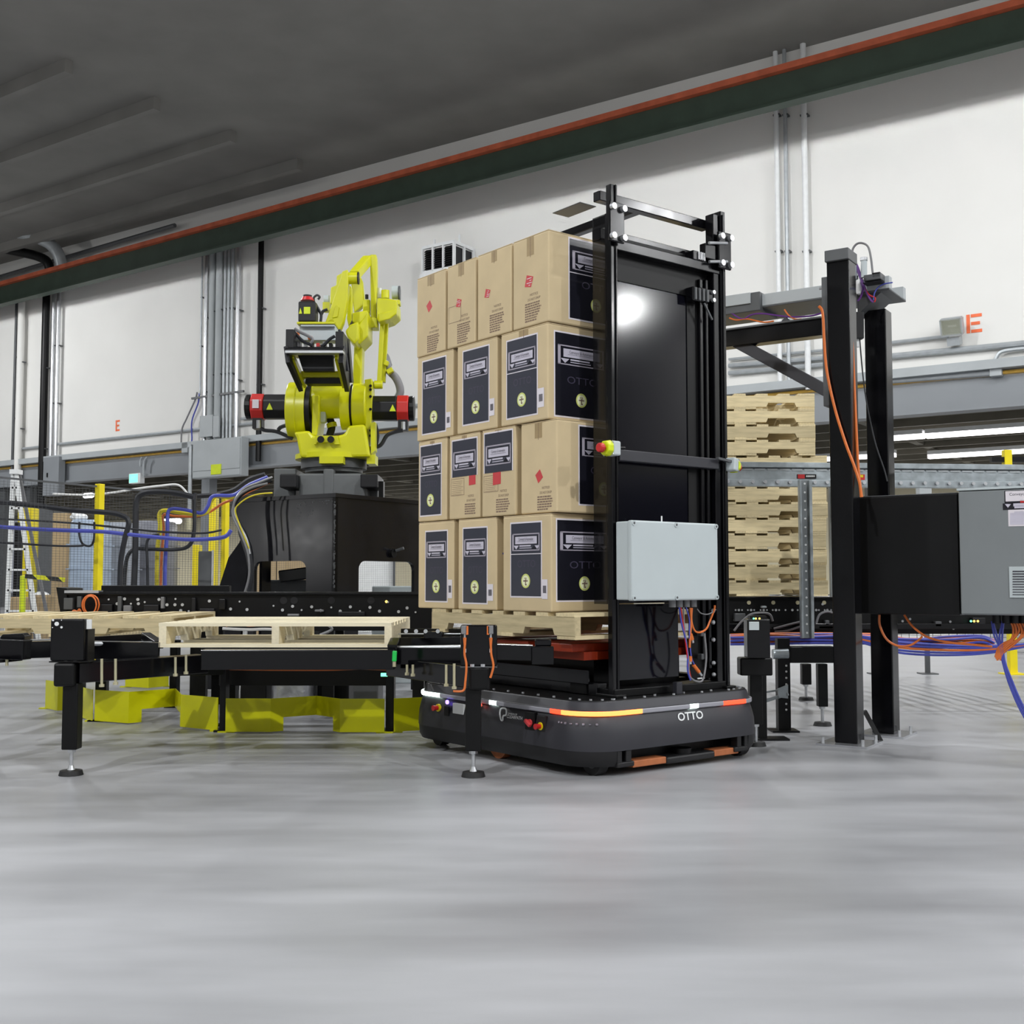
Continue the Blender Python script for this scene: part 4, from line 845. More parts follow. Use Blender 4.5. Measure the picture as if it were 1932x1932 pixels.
# ================================================================ front dock carrying the near pallet
BK = 'black'
dk = thing('front_dock', 'black tubular dock frame with two splayed arms under the near pallet', 'frame', (-1.1, 5.8, 0), world=True)
def dbar(a, b, w, h, nm='beam', mt=BK): return M().bar(a, b, w, h).build(nm, K[mt], dk, bev=0.004)
zb0 = 0.51
dbar(V((XX(385, 5.82), 5.82, 0.508)), V((XX(746, 5.82), 5.82, 0.508)), 0.08, 0.1, 'front_beam')
dbar(V((XX(385, 6.9), 6.9, 0.508)), V((XX(746, 6.9), 6.9, 0.508)), 0.08, 0.1, 'rear_beam')
lgL, lgR = G(134, 1462), G(893, 1465)
AL0, AL1 = V((lgL.x, lgL.y, 0.475)), V((XX(385, 6.0), 6.0, 0.475))
AR0, AR1 = V((lgR.x + 0.02, lgR.y, 0.46)), V((XX(745, 6.0), 6.0, 0.46))
dbar(AL0, AL1, 0.1, 0.095, 'splayed_arm'); dbar(AR0, AR1, 0.1, 0.095, 'splayed_arm')
# lower cross members
dbar(V((XX(420, 7.2), 7.2, 0.305)), V((XX(738, 7.2), 7.2, 0.305)), 0.1, 0.1, 'cross_member', 'blackm')
dbar(V((XX(265, 6.5), 6.5, 0.4)), V((XX(418, 6.9), 6.9, 0.38)), 0.08, 0.07, 'cross_member', 'blackm')
def dock_leg(lp, nm_lab, gx0, gx1, gy0, gy1):
    lg = M().box(lp.x - 0.036, lp.x + 0.036, lp.y - 0.036, lp.y + 0.036, 0.12, ZZ(gy1 - 8, lp.y)).build('leg', K['blackm'], dk, bev=0.005, label=nm_lab)
    M().cyl((lp.x, lp.y, 0.03), (lp.x, lp.y, 0.13), 0.009, n=10).build('threaded_rod', K['alu'], lg, smooth=True)
    M().cyl((lp.x, lp.y, 0.105), (lp.x, lp.y, 0.12), 0.02, n=6).build('lock_nut', K['alu'], lg)
    M().cyl((lp.x, lp.y, 0.024), (lp.x, lp.y, 0.045), 0.018, 0.011, n=10).build('swivel', K['alu'], lg)
    M().cyl((lp.x, lp.y, 0.0), (lp.x, lp.y, 0.022), 0.056, 0.05, n=24).build('foot', K['rubber'], lg, smooth=True)
    y = lp.y - 0.06
    M().box(XX(gx0, y), XX(gx1, y), y, y + 0.1, ZZ(gy1, y), ZZ(gy0, y)).build('end_plate', K['blackm'], dk, bev=0.012)
dock_leg(lgL, 'black leg with threaded foot, left', 104, 144, 1251, 1296); dock_leg(lgR, 'black leg with threaded foot, right', 885, 925, 1258, 1303)
# clamp rods
for (px, py0, py1, Y) in ((192, 1243, 1296, 5.36), (218, 1243, 1292, 5.4), (331, 1240, 1276, 5.75), (351, 1236, 1272, 5.8), (768, 1254, 1274, 5.75), (779, 1254, 1276, 5.7), (842, 1254, 1295, 5.38), (857, 1252, 1300, 5.34)):
    M().cyl(W(px, py0, Y - 0.06), W(px, py1, Y - 0.06), 0.0065, n=8).build('clamp_rod', K['zinc'], dk, smooth=True)
    M().cyl(W(px, py1, Y - 0.06), W(px, py1 - 5, Y - 0.06), 0.012, n=6).build('rod_nut', K['zinc'], dk)
# transfer rollers and rails beside the pallet
def rail(a, b, w, h, nm, mt): return M().bar(a, b, w, h).build(nm, K[mt], dk, bev=0.003)
M().cyl(W(168, 1214, 5.75), W(286, 1215, 5.95), 0.013, n=12).build('transfer_roller', K['alu'], dk, smooth=True)
rail(W(168, 1226, 5.8), W(300, 1229, 5.85), 0.06, 0.09, 'side_rail', BK); rail(W(168, 1208, 6.3), W(275, 1202, 6.5), 0.05, 0.04, 'side_rail', BK)
M().cyl(W(750, 1223, 5.85), W(872, 1221, 5.7), 0.012, n=12).build('transfer_roller', K['alu'], dk, smooth=True)
rail(W(748, 1237, 5.85), W(885, 1238, 5.65), 0.06, 0.085, 'side_rail', BK); rail(W(750, 1212, 6.1), W(875, 1210, 5.95), 0.05, 0.05, 'side_rail', BK); rail(W(745, 1196, 6.5), W(875, 1196, 6.3), 0.05, 0.06, 'side_rail', BK)
rail(W(745, 1206, 6.15), W(872, 1207, 6.0), 0.01, 0.008, 'trim_strip', 'alu'); rail(W(752, 1196, 6.15), W(800, 1196, 6.1), 0.01, 0.008, 'trim_strip', 'alu'); rail(W(838, 1196, 6.05), W(870, 1196, 6.0), 0.01, 0.008, 'trim_strip', 'alu')
rail(W(275, 1200, 6.2), W(300, 1217, 6.0), 0.05, 0.04, 'corner_guide', BK); rail(W(746, 1208, 5.9), W(740, 1222, 5.8), 0.05, 0.03, 'corner_guide', BK)
for px in (766, 785, 803, 826): M().cyl(W(px, 1191, 6.05), W(px, 1191, 6.0), 0.011, n=8).build('bolt', K['alu'], dk)
M().box(XX(800, 6.0), XX(835, 6.0), 6.0, 6.08, ZZ(1206, 6), ZZ(1192, 6)).build('stop_block', K[BK], dk, bev=0.005)
M().bar(W(745, 1228, 5.68), W(744, 1248, 5.68), 0.022, 0.022, (0, 1, 0)).build('stop_cylinder', K['greenp'], dk, bev=0.004, label='bright green cylinder')
M().cyl(W(744, 1248, 5.68), W(744, 1258, 5.68), 0.009, n=8).build('stop_rod', K['zinc'], dk)
M().tube([W(x, y, 7.0) for x, y in ((380, 1268), (420, 1263), (520, 1264), (620, 1264), (680, 1262), (735, 1264))], 0.006).build('cable_run', K['orange'], dk, smooth=True)
M().bar(W(930, 1229, 5.36), W(1003, 1231, 5.4), 0.06, 0.075).build('side_rail', K[BK], dk, bev=0.004); M().bar(W(930, 1217, 5.42), W(1000, 1218, 5.46), 0.03, 0.014).build('trim_strip', K['dgrey'], dk)
M().box(XX(1003, 5.4), XX(1044, 5.4), 5.36, 5.42, ZZ(1253, 5.4), ZZ(1219, 5.4)).build('end_bracket', K[BK], dk, bev=0.004); M().box(XX(1009, 5.4), XX(1040, 5.4), 5.4, 5.46, ZZ(1220, 5.4), ZZ(1206, 5.4)).build('end_bracket', K[BK], dk, bev=0.008)
# left neighbour rail reaching the left edge
ln = thing('left_dock', 'black dock beams running out of the left edge', 'frame', (XX(30, 6.0), 6.0, 0), world=True)
M().bar(W(-60, 1222, 5.9), W(52, 1226, 5.85), 0.08, 0.1).build('beam', K[BK], ln, bev=0.004); M().bar(W(50, 1226, 5.9), W(110, 1224, 6.0), 0.07, 0.085).build('beam', K[BK], ln, bev=0.004)
M().bar(W(-60, 1209, 6.0), W(55, 1209, 6.0), 0.08, 0.01).build('cover_strip', K['dgrey'], ln); M().bar(W(45, 1209, 6.2), W(110, 1207, 6.2), 0.06, 0.012).build('cover_strip', K['alu'], ln)
M().poly([W(x, y, 5.95) for x, y in ((-5, 1210), (4, 1197), (40, 1195), (46, 1200), (46, 1210))], (0, 0.08, 0)).build('guide_block', K[BK], ln, bev=0.004)
M().cyl(W(13, 1244, 5.85), W(13, 1256, 5.85), 0.008, n=8).build('rod', K['zinc'], ln); M().bar(W(-60, 1252, 5.9), W(40, 1243, 5.9), 0.03, 0.02).build('stay', K[BK], ln)
g = G(-30, 1440); M().box(g.x - .04, g.x + .04, g.y - .04, g.y + .04, 0, 0.52).build('leg', K['blackm'], ln)
# sensor boxes above the legs
def sensor(lb, px0, px1, py0, py1, Y, dep=0.06, side=0.05):
    t = thing('sensor_housing', lb, 'housing', (XX((px0 + px1) / 2, Y), Y, ZZ(py1, Y)), world=True)
    M().box(XX(px0, Y), XX(px1, Y), Y, Y + dep, ZZ(py1, Y), ZZ(py0, Y)).build('cover', K['black'], t, bev=0.008)
    return t
Y = lgL.y - 0.05
t = sensor('black sensor housing with white dots standing on the left dock leg', 97, 161, 1168, 1247, Y)
M().box(XX(160, Y + 0.03), XX(168, Y + 0.03), Y + 0.03, Y + 0.12, ZZ(1248, Y), ZZ(1188, Y)).build('bracket', K['blackm'], t)
M().box(XX(162, Y), XX(171, Y), Y + 0.02, Y + 0.03, ZZ(1187, Y), ZZ(1169, Y)).build('connector', K['white'], t)
for px, py, r in ((100, 1170, 2), (107, 1177, 4), (116, 1183.5, 2.2), (99, 1184, 1), (116, 1170, 1)): M().cyl(W(px, py, Y), W(px, py, Y - 0.004), r * Y / F, n=12).build('hole', K['white'], t)
for px in (124, 142): M().cyl(W(px, 1249, Y + 0.02), W(px, 1243, Y + 0.02), 0.01, n=6).build('bolt', K['alu'], t)
M().box(XX(96, Y), XX(170, Y), Y, Y + 0.1, ZZ(1250, Y), ZZ(1247.5, Y)).build('base_plate', K['blackm'], t)
Y = lgR.y - 0.05
t = sensor('black sensor housing with two orange plugs standing on the right dock leg', 869, 938, 1179, 1258, Y)
M().box(XX(869, Y), XX(938, Y), Y - 0.01, Y + 0.1, ZZ(1259.5, Y), ZZ(1257, Y)).build('base_plate', K['dgrey'], t)
for px in (891, 911): M().cyl(W(px, 1258, Y - 0.01), W(px, 1253, Y - 0.01), 0.011, n=6).build('bolt', K['alu'], t)
for px, sgn in ((877, 1), (926, -1)):
    M().box(XX(px - 6, Y), XX(px + 5, Y), Y - 0.03, Y, ZZ(1196, Y), ZZ(1180, Y)).build('plug', K['gcable'], t, bev=0.003)
    M().box(XX(px + 3 * sgn, Y), XX(px + 7 * sgn, Y), Y - 0.03, Y, ZZ(1197, Y), ZZ(1181, Y)).build('plug_side', K['orange'], t)
    M().cyl(W(px, 1196, Y - 0.015), W(px, 1203, Y - 0.015), 0.005, n=8).build('plug_neck', K['alu'], t)
    M().cyl(W(px, 1203, Y - 0.015), W(px, 1217, Y - 0.015), 0.0085, 0.006, n=10).build('cable_boot', K['orange'], t, smooth=True)
    M().cyl(W(px, 1224, Y - 0.015), W(px, 1231, Y - 0.015), 0.0062, n=8).build('cable_tag', K['white'], t)
for pts, lb in (([(877, 1217), (876.5, 1235), (880, 1255), (878, 1285), (874, 1303), (855, 1304)], 'orange cable hanging from the left plug of the right dock housing'), ([(926, 1217), (927, 1235), (931, 1255), (928, 1270), (925, 1279)], 'orange cable hanging from the right plug of the right dock housing')):
    tag(M().tube([W(x, y, Y - 0.02) for x, y in pts], 0.0055).build('sensor_cable', K['orange'], smooth=True), lb, 'cable')
# ================================================================ left roller conveyor
CYL = 8.0
cv = thing('roller_conveyor', 'long black roller conveyor side with bolts and small modules behind the near pallet', 'conveyor', (XX(450, CYL), CYL, 0), world=True)
x0, x1 = XX(126, CYL), XX(815, CYL); zt, zbm = ZZ(1122, CYL), 0.56
M().box(x0, x1, CYL, CYL + 0.03, zbm, zt).build('side_plate', K['blackm'], cv)
M().box(x0, x1, CYL - 0.03, CYL + 0.06, zt, zt + 0.02).build('top_rail', K['black'], cv, bev=0.003)
M().box(x0, XX(190, CYL), CYL - 0.04, CYL + 0.05, zt + 0.012, zt + 0.03).build('edge_strip', K['alu'], cv)
M().box(x0, x1, CYL + 0.52, CYL + 0.55, zbm, zt).build('rear_plate', K['blackm'], cv)
M().poly([W(x, y, CYL - 0.02) for x, y in ((106, 1108), (126, 1110), (126, 1158), (114, 1158))], (0, 0.3, 0)).build('end_wing', K['blackm'], cv)
nroll = 24
for k in range(nroll):
    x = x0 + 0.06 + (x1 - x0 - 0.12) * k / (nroll - 1)
    M().cyl((x, CYL + 0.04, zt - 0.03), (x, CYL + 0.51, zt - 0.03), 0.025, n=8).build('roller', K['alu'], cv, smooth=True)
for px in (150, 380, 620, 790):
    x = XX(px, CYL)
    for dy in (0.0, 0.46): M().box(x - 0.04, x + 0.04, CYL + dy, CYL + dy + 0.06, 0, zbm).build('leg', K['blackm'], cv)
for k, (px, py) in enumerate([(205, 1131), (221, 1139), (235, 1130), (247, 1139), (260, 1131), (261, 1139), (273, 1136), (300, 1131), (315, 1141), (331, 1130), (330, 1141), (341, 1152), (356, 1153), (344, 1141), (395, 1134), (452, 1135), (435, 1149), (466, 1150), (516, 1143), (533, 1151), (552, 1144), (569, 1151), (588, 1145), (605, 1152), (625, 1146), (642, 1153), (661, 1145), (679, 1153), (698, 1146), (716, 1153), (732, 1136), (752, 1154), (768, 1147), (784, 1155)]):
    M().cyl(W(px, py, CYL), W(px, py, CYL - 0.012), (0.011 if k % 3 else 0.007), n=8).build('bolt', K['alu'], cv)
for (a, b, c_, d_, mt) in ((125, 142, 1128, 1150, 'dgrey'), (150, 158, 1125, 1146, 'dgrey'), (192, 216, 1140, 1156, 'motor'), (226, 233, 1125, 1154, 'dgrey'), (237, 251, 1142, 1155, 'gcable'), (275, 303, 1141, 1156, 'motor'), (307, 313, 1126, 1148, 'gcable'), (365, 372, 1128, 1156, 'motor'), (380, 408, 1148, 1158, 'motor'), (416, 428, 1130, 1150, 'black'), (545, 566, 1158, 1162, 'gcable'), (596, 612, 1150, 1154, 'gcable'), (640, 690, 1154, 1162, 'motor')):
    M().box(XX(a, CYL), XX(b, CYL), CYL - 0.04, CYL, ZZ(d_, CYL), ZZ(c_, CYL)).build('module', K[mt], cv, bev=0.004)
for px in (392, 398): M().cyl(W(px, 1156, CYL - 0.041), W(px, 1156, CYL - 0.045), 0.009, n=10).build('indicator', K['led_v'], cv)
M().cyl(W(729, 1135, CYL), W(729, 1135, CYL - 0.006), 0.009, n=10).build('indicator', K['led_y'], cv)
for px in (535, 555, 625, 700): M().cyl(W(px, 1133, CYL), W(px, 1133, CYL - 0.006), 0.026, n=14).build('knockout', K['motor'], cv)
m = M(); c = W(171, 1141, CYL - 0.06)
for k in range(4):
    m.tube([c + V(((0.06 - 0.006 * k) * math.cos(a) + 0.008 * (k % 2), -0.01 * k, 0.07 * (1 - .05 * k) * math.sin(a))) for a in [2 * PI * j / 12 for j in range(13)]], 0.0045, k=2)
tag(m.build('cable_coil', K['orange'], smooth=True), 'coil of orange cable hanging on the left conveyor side', 'cable')
m = M(); m.tube([W(x, y, CYL - 0.05) for x, y in ((146, 1155), (150, 1150), (152, 1158), (140, 1152), (136, 1158))], 0.008); tag(m.build('cable_end', K['orange'], smooth=True), 'loose orange cable end left of the orange cable coil', 'cable')
tag(M().box(XX(191, 8.3), XX(433, 8.3), 8.3, 8.36, zt + 0.0, ZZ(1104.5, 8.3)).build('guide_rail', K['blackm'], bev=0.004), 'long flat black guide rail standing on the left roller conveyor', 'rail')
for pts, mt, lb in (([(420, 1186), (470, 1188), (500, 1187), (540, 1189)], 'wcable', 'white cable lying behind the near pallet'), ([(620, 1180), (626, 1188), (604, 1198), (620, 1192)], 'gcable', 'grey cable seen through the right half of the near pallet'), ([(426, 1180), (450, 1176), (470, 1180), (500, 1178), (520, 1182)], 'orange', 'dull orange cable behind the left half of the near pallet')):
    tag(M().tube([W(x, y, 7.6) for x, y in pts], 0.01).build('floor_cable', K[mt], smooth=True), lb, 'cable')
# ================================================================ autonomous vehicle (local x along its front, local y towards its rear)
AO = V((0.350, 5.23, 0)); AV = V((0.79, 0.613, 0)); AU = V((-0.613, 0.79, 0)); AROT = math.atan2(0.613, 0.79)
def A2W(x, y, z=0.0): return AO + AV * x + AU * y + V((0, 0, z))
def pxface(px, v=None, u=None):      # where the sight line through px meets local x = v or local y = u
    k = (px - CX) / F * CP
    if v is not None:
        b = AO + AV * v; return (b.x - k * b.y) / (k * AU.y - AU.x)
    b = AO + AU * u; return (b.x - k * b.y) / (k * AV.y - AV.x)
AW, AL, AR = 1.25, 1.53, 0.2
amr = thing('mobile_robot', 'low charcoal driverless vehicle with red and white light strip under the cartons', 'vehicle', tuple(AO), AROT)
def outline(off, z, n=8, r=AR):
    out = []
    for cx_, cy_, a0 in ((r, r, PI), (AW - r, r, 1.5 * PI), (AW - r, AL - r, 0), (r, AL - r, 0.5 * PI)):
        for k in range(n + 1):
            a = a0 + PI / 2 * k / n; out.append(V((cx_ + (r - off) * math.cos(a), cy_ + (r - off) * math.sin(a), z)))
    return out
def ringpart(nm, prof, mt, smooth=True, cap=True, par=amr): return M().loft([outline(o, z) for o, z in prof], cap).build(nm, K[mt], par, smooth=smooth)
ringpart('shell', [(-0.012, 0.118), (-0.012, 0.135), (-0.008, 0.2), (0.012, 0.275), (0.014, 0.278)], 'amr')
# lower skirt round the sides and rear, left open at the front
sk = outline(-0.01, 0.0, 10); n_sk = len(sk)
path = []
for i in range(n_sk):
    a_, b_ = sk[i], sk[(i + 1) % n_sk]; nn_ = max(1, int((b_ - a_).length / 0.03))
    path += [a_.lerp(b_, k / nn_) for k in range(nn_)]
def inset(p, d):
    q = V((min(max(p.x, AR), AW - AR), min(max(p.y, AR), AL - AR), 0)); w = (p - q); return q + w * (1 - d / max(w.length, 1e-6))
keep = [not (p.y < 0.02 and 0.17 < p.x < 1.08) for p in path]
st_ = next(i for i in range(len(path)) if keep[i] and not keep[i - 1])
seg = []
i = st_
while keep[i % len(path)] and len(seg) < len(path): seg.append(path[i % len(path)]); i += 1
M().loft([[p + V((0, 0, 0.119)), inset(p, 0.004) + V((0, 0, 0.07)), inset(p, 0.018) + V((0, 0, 0.046)), inset(p, 0.05) + V((0, 0, 0.046)), inset(p, 0.05) + V((0, 0, 0.119))] for p in seg]).build('lower_skirt', K['amrd'], amr, smooth=True)
for x0_, x1_ in ((0.17, 0.2), (0.225, 0.26), (1.0, 1.03), (1.055, 1.08)): M().box(x0_, x1_, -0.006, 0.04, 0.06, 0.119).build('front_tab', K['amrd'], amr, bev=0.004)
M().box(0.17, 0.28, -0.006, 0.05, 0.04, 0.065).build('front_lip', K['amrd'], amr, bev=0.006); M().box(0.98, 1.08, -0.006, 0.05, 0.04, 0.065).build('front_lip', K['amrd'], amr, bev=0.006)
M().box(0.14, AW - 0.14, 0.1, AL - 0.1, 0.05, 0.119).build('undertray', K['blackm'], amr)
ringpart('light_channel', [(0.018, 0.277), (0.018, 0.302)], 'amrd')
ringpart('upper_rim', [(0.014, 0.301), (0.018, 0.304), (0.028, 0.338), (0.034, 0.343)], 'amr')
ringpart('deck', [(0.034, 0.34), (0.036, 0.347)], 'blackm')
M().box(0.15, AW - 0.15, 0.15, AL - 0.15, 0.05, 0.09).build('chassis', K['blackm'], amr)
# wheels, skids, bumper details
for x, y in ((0.13, 0.1), (AW - 0.13, 0.1), (0.12, AL - 0.17), (AW - 0.12, AL - 0.17)):
    w = M().cyl((x - 0.028, y, 0.06), (x + 0.028, y, 0.06), 0.06, n=20).build('caster_wheel', K['rubber'], amr, smooth=True)
    M().cyl((x - 0.03, y, 0.06), (x + 0.03, y, 0.06), 0.028, n=14).build('wheel_hub', K['dgrey'], w, smooth=True)
for x in (0.05, AW - 0.12): M().cyl((x + 0.02, 0.78, 0.075), (x + 0.07, 0.78, 0.075), 0.075, n=24).build('drive_wheel', K['skid'], amr, smooth=True)
for a, b in ((0.28, 0.5), (0.84, 1.02)): M().box(a, b, 0.005, 0.08, 0.03, 0.062).build('skid_block', K['skid'], amr, bev=0.004)
M().box(0.5, 0.84, 0.0, 0.1, 0.025, 0.06).build('sensor_lip', K['amrd'], amr, bev=0.01)
M().cyl((0.66, 0.06, 0.06), (0.66, 0.06, 0.085), 0.05, n=18).build('lidar', K['blackm'], amr, smooth=True)
# light strip: pieces of a ring, each lit or unlit
N_ = 40
dense = outline(0.004, 0.0, 10)
pts = []
for i in range(len(dense)):
    a, b = dense[i], dense[(i + 1) % len(dense)]; n = max(1, int((b - a).length / 0.02))
    pts += [a.lerp(b, k / n) for k in range(n)]
def strip_kind(p):
    w = A2W(p.x, p.y, 0.29); px = proj(w)[0]
    vis = p.y < 0.16 or p.x < 0.16
    if not vis: return 'strip'
    if p.x < 0.16 and p.y > 0.16:
        if px < 829: return 'led_w'
        if 921 < px < 934: return 'led_w'
    if 1036 < px < 1054: return 'led_red'
    if 1054 <= px < 1212: return 'led_or'
    if 1297 < px < 1314: return 'led_w'
    if 1364 < px < 1406 and p.y < 0.3: return 'led_red'
    return 'strip'
runs = []
for i, p in enumerate(pts):
    k_ = strip_kind(p)
    if runs and runs[-1][0] == k_: runs[-1][1].append(i)
    else: runs.append([k_, [i]])
ctr = V((AW / 2, AL / 2, 0))
for k_, ids in runs:
    ids = ids + [(ids[-1] + 1)]
    P = [pts[i % len(pts)] for i in ids]
    loops = []
    for i, p in zip(ids, P):
        nx = (pts[(i + 1) % len(pts)] - pts[(i - 1) % len(pts)]).normalized(); nn = V((nx.y, -nx.x, 0))
        loops.append([p + V((0, 0, 0.279)), p + nn * 0.002 + V((0, 0, 0.283)), p + nn * 0.002 + V((0, 0, 0.297)), p + V((0, 0, 0.301)), p - nn * 0.016 + V((0, 0, 0.29))])
    M().loft(loops).build('light_strip', K[k_], amr, label={'led_w': 'glowing white segment', 'led_red': 'glowing red segment', 'led_or': 'glowing orange segment'}.get(k_))
# lettering and controls. front face: x to the right, outward normal -y
def ftext(s, x, z, size, width, mt='white', nm='lettering', y=-0.0025):
    zz = (z - 0.2) / 0.078 * 0.0165
    return put_text(M(), s, V((x, y + zz * 1.0 - 0.006, z)), V((1, 0, 0)), V((0, 0.2, 1)).normalized(), size, width, 0.02).build(nm, K[mt], amr, flat=True)
xo = (pxface(1277, u=-0.002) + pxface(1325, u=-0.002)) / 2
ftext('OTTO', xo, 0.243, 0.054, abs(pxface(1325, u=-0.002) - pxface(1277, u=-0.002)) * 0.98)
# side face: outward normal -x, reading direction -y
def stext(s, px0, px1, z, size, mt='white'):
    y0, y1 = pxface(px0, v=-0.01), pxface(px1, v=-0.01); xx = -0.012
    return put_text(M(), s, V((xx, (y0 + y1) / 2, z)), V((0, -1, 0)), V((0.2, 0, 1)).normalized(), size, abs(y1 - y0), 0.01).build('lettering', K[mt], amr, flat=True)
stext('DIVISION OF', 959, 976, 0.251, 0.012); stext('CLEARPATH', 957, 986, 0.236, 0.022)
# rounded outline emblem beside the lettering
y0 = (pxface(943, v=-0.01) + pxface(957, v=-0.01)) / 2
m = M(); ep = [(0.028, 0.01), (0.028, 0.022), (0.018, 0.03), (-0.005, 0.03), (-0.022, 0.024), (-0.03, 0.008), (-0.028, -0.012), (-0.018, -0.03), (-0.006, -0.03), (-0.004, -0.014), (0.004, -0.006), (0.018, -0.004), (0.026, 0.002), (0.028, 0.01)]
m.tube([V((-0.011, y0 - a * 0.9, 0.243 + b)) for a, b in ep], 0.0042, n=6, k=3); m.build('emblem', K['white'], amr)
def side_box(px0, px1, z0, z1, d, mt, nm, bev=0.002):
    a, b = pxface(px0, v=-0.01), pxface(px1, v=-0.01); return M().box(-0.006 - d, 0.01, min(a, b), max(a, b), z0, z1).build(nm, K[mt], amr, bev=bev)
def knob(px, z, r, mt_ring, mt, d=0.03):
    y = pxface(px, v=-0.01); rg = M().cyl((0.0, y, z), (-0.012, y, z), r * 1.35, n=20).build('stop_button_ring', K[mt_ring], amr, smooth=True)
    M().cyl((-0.01, y, z), (-0.012 - d, y, z), r * 0.75, r, n=18).build('stop_button', K[mt], rg, smooth=True)
side_box(990, 1008, 0.186, 0.272, 0.004, 'blackm', 'switch_plate'); side_box(1012, 1028, 0.186, 0.262, 0.003, 'amrd', 'button_plate')
knob(1019, 0.213, 0.014, 'ypost', 'redp'); knob(827, 0.225, 0.015, 'ypost', 'redp')
ys = pxface(1000, v=-0.01); sw = M().cyl((0, ys, 0.222), (-0.02, ys, 0.222), 0.017, n=16).build('main_switch', K['red'], amr, smooth=True)
M().obox((-0.026, ys, 0.222), (0.008, 0, 0), V((0, 0.02, 0.012)), V((0, -0.004, 0.007))).build('switch_handle', K['red'], sw, bev=0.003)
side_box(854, 874, 0.208, 0.262, 0.002, 'white', 'white_plate')
yv = pxface(844, v=-0.01); M().cyl((-0.004, yv, 0.262), (-0.012, yv, 0.262), 0.011, n=14).build('violet_button', K['led_v'], amr)
M().box(-0.014, -0.006, yv - 0.02, yv + 0.02, 0.19, 0.24).build('dark_plate', K['blackm'], amr)
y_ = pxface(906, v=-0.01); M().cyl((-0.004, y_, 0.272), (-0.012, y_, 0.272), 0.009, n=12).build('red_indicator', K['led_red'], amr)
for (a, b, z, w) in ((1054, 1128, 0.243, 0.005), (1050, 1100, 0.205, 0.005)):
    # small print running round the front left corner
    for k in range(14):
        px = a + (b - a) * k / 13
        best = min(pts, key=lambda p: abs(proj(A2W(p.x, p.y, z))[0] - px) + (1000 if (p.y > 0.5 or p.x > 0.4) else 0))
        nn = V((best.x - AR, best.y - AR, 0)).normalized() if best.y < AR and best.x < AR else V((0, -1, 0))
        tn = V((-nn.y, nn.x, 0)); m = M(); m.obox(best + nn * 0.0045 + V((0, 0, z)), tn * (0.005 if k % 4 else 0.003), nn * 0.003, V((0, 0, 0.0028 if k % 3 else 0.004))); m.build('small_print', K['inkgrey'], amr)
# deck bolts and stub
m = M()
for p in outline(0.06, 0.347, 4)[::1]: m.cyl(p, p + V((0, 0, 0.006)), 0.007, n=6)
for k in range(9): m.cyl((0.2 + 0.1 * k, 0.05 + 0.03 * (k % 2), 0.347), (0.2 + 0.1 * k, 0.05 + 0.03 * (k % 2), 0.354), 0.007, n=6)
for k in range(10): m.cyl((0.06, 0.2 + 0.12 * k, 0.347), (0.06, 0.2 + 0.12 * k, 0.354), 0.007, n=6)
m.build('deck_screws', K['alu'], amr, kind='stuff')
xs = pxface(1278, u=0.07); M().box(xs - 0.02, xs + 0.02, 0.06, 0.09, 0.345, 0.405).build('deck_sensor', K['amr'], amr, bev=0.003)
# ================================================================ mast on the vehicle
mst = thing('lift_mast', 'tall glossy black lift mast frame with back panel on the front of the vehicle', 'mast', tuple(AO), AROT)
U0 = 0.135
XL, XR = pxface(1162, u=U0), pxface(1361, u=U0)
MZ = 2.86
def mbox(nm, x0, x1, y0, y1, z0, z1, mt='black', bev=0.004, par=None): return M().box(x0, x1, y0, y1, z0, z1).build(nm, K[mt], par or mst, bev=bev)
def zp(py, u, v):    # height of a picture row at local (v, u)
    w = A2W(v, u); return ZZ(py, w.y)
mbox('left_post', XL - 0.022, XL + 0.024, U0, U0 + 0.035, 0.35, MZ); mbox('post_rib', XL + 0.004, XL + 0.016, U0 - 0.008, U0 + 0.01, 0.36, MZ)
mbox('right_post', XR - 0.035, XR + 0.005, U0 + 0.0, U0 + 0.055, 0.35, MZ); mbox('right_post', XR + 0.012, XR + 0.05, U0 - 0.01, U0 + 0.06, 0.35, MZ + 0.02); mbox('post_rib', XR + 0.02, XR + 0.03, U0 - 0.018, U0, 0.36, MZ)
mbox('inner_rail', XR - 0.11, XR - 0.085, U0 + 0.03, U0 + 0.06, 0.5, 2.5); mbox('inner_rail', XR - 0.075, XR - 0.055, U0 + 0.02, U0 + 0.06, 0.45, 2.5)
XP = pxface(1302, u=U0 + 0.05)
mbox('back_panel', XL + 0.02, XP, U0 + 0.055, U0 + 0.065, zp(1138, U0, .5), 2.475, 'panel', 0.0)
mbox('lower_panel', XL + 0.02, pxface(1280, u=U0 + .05), U0 + 0.055, U0 + 0.065, 0.42, zp(1140, U0, .5), 'panel', 0.0)
mbox('rear_channel', XP - 0.005, XR - 0.036, U0 + 0.05, U0 + 0.06, 0.4, 2.6, 'blackm', 0.0)
mbox('header_plate', XL, XR, U0 + 0.048, U0 + 0.054, 2.4, 2.62, 'blackm', 0.0)
zt = zp(452, U0, XL)
mbox('top_tube', XL, XR + 0.01, U0 - 0.005, U0 + 0.06, 2.535, 2.585); mbox('top_tube', XL - 0.02, XR + 0.02, U0 + 0.08, U0 + 0.14, 2.6, 2.66)
mbox('base_beam', XL - 0.02, XR + 0.05, U0 - 0.01, U0 + 0.14, 0.347, 0.385, 'blackm')
for x in (XL - 0.03, XR + 0.0): mbox('foot_plate', x - 0.01, x + 0.06, U0 - 0.04, U0 + 0.16, 0.347, 0.362, 'blackm')
for x in (XL - 0.0, XR + 0.02): mbox('side_rail', x - 0.04, x + 0.03, U0 + 0.1, 1.42, 0.352, 0.41, 'black')
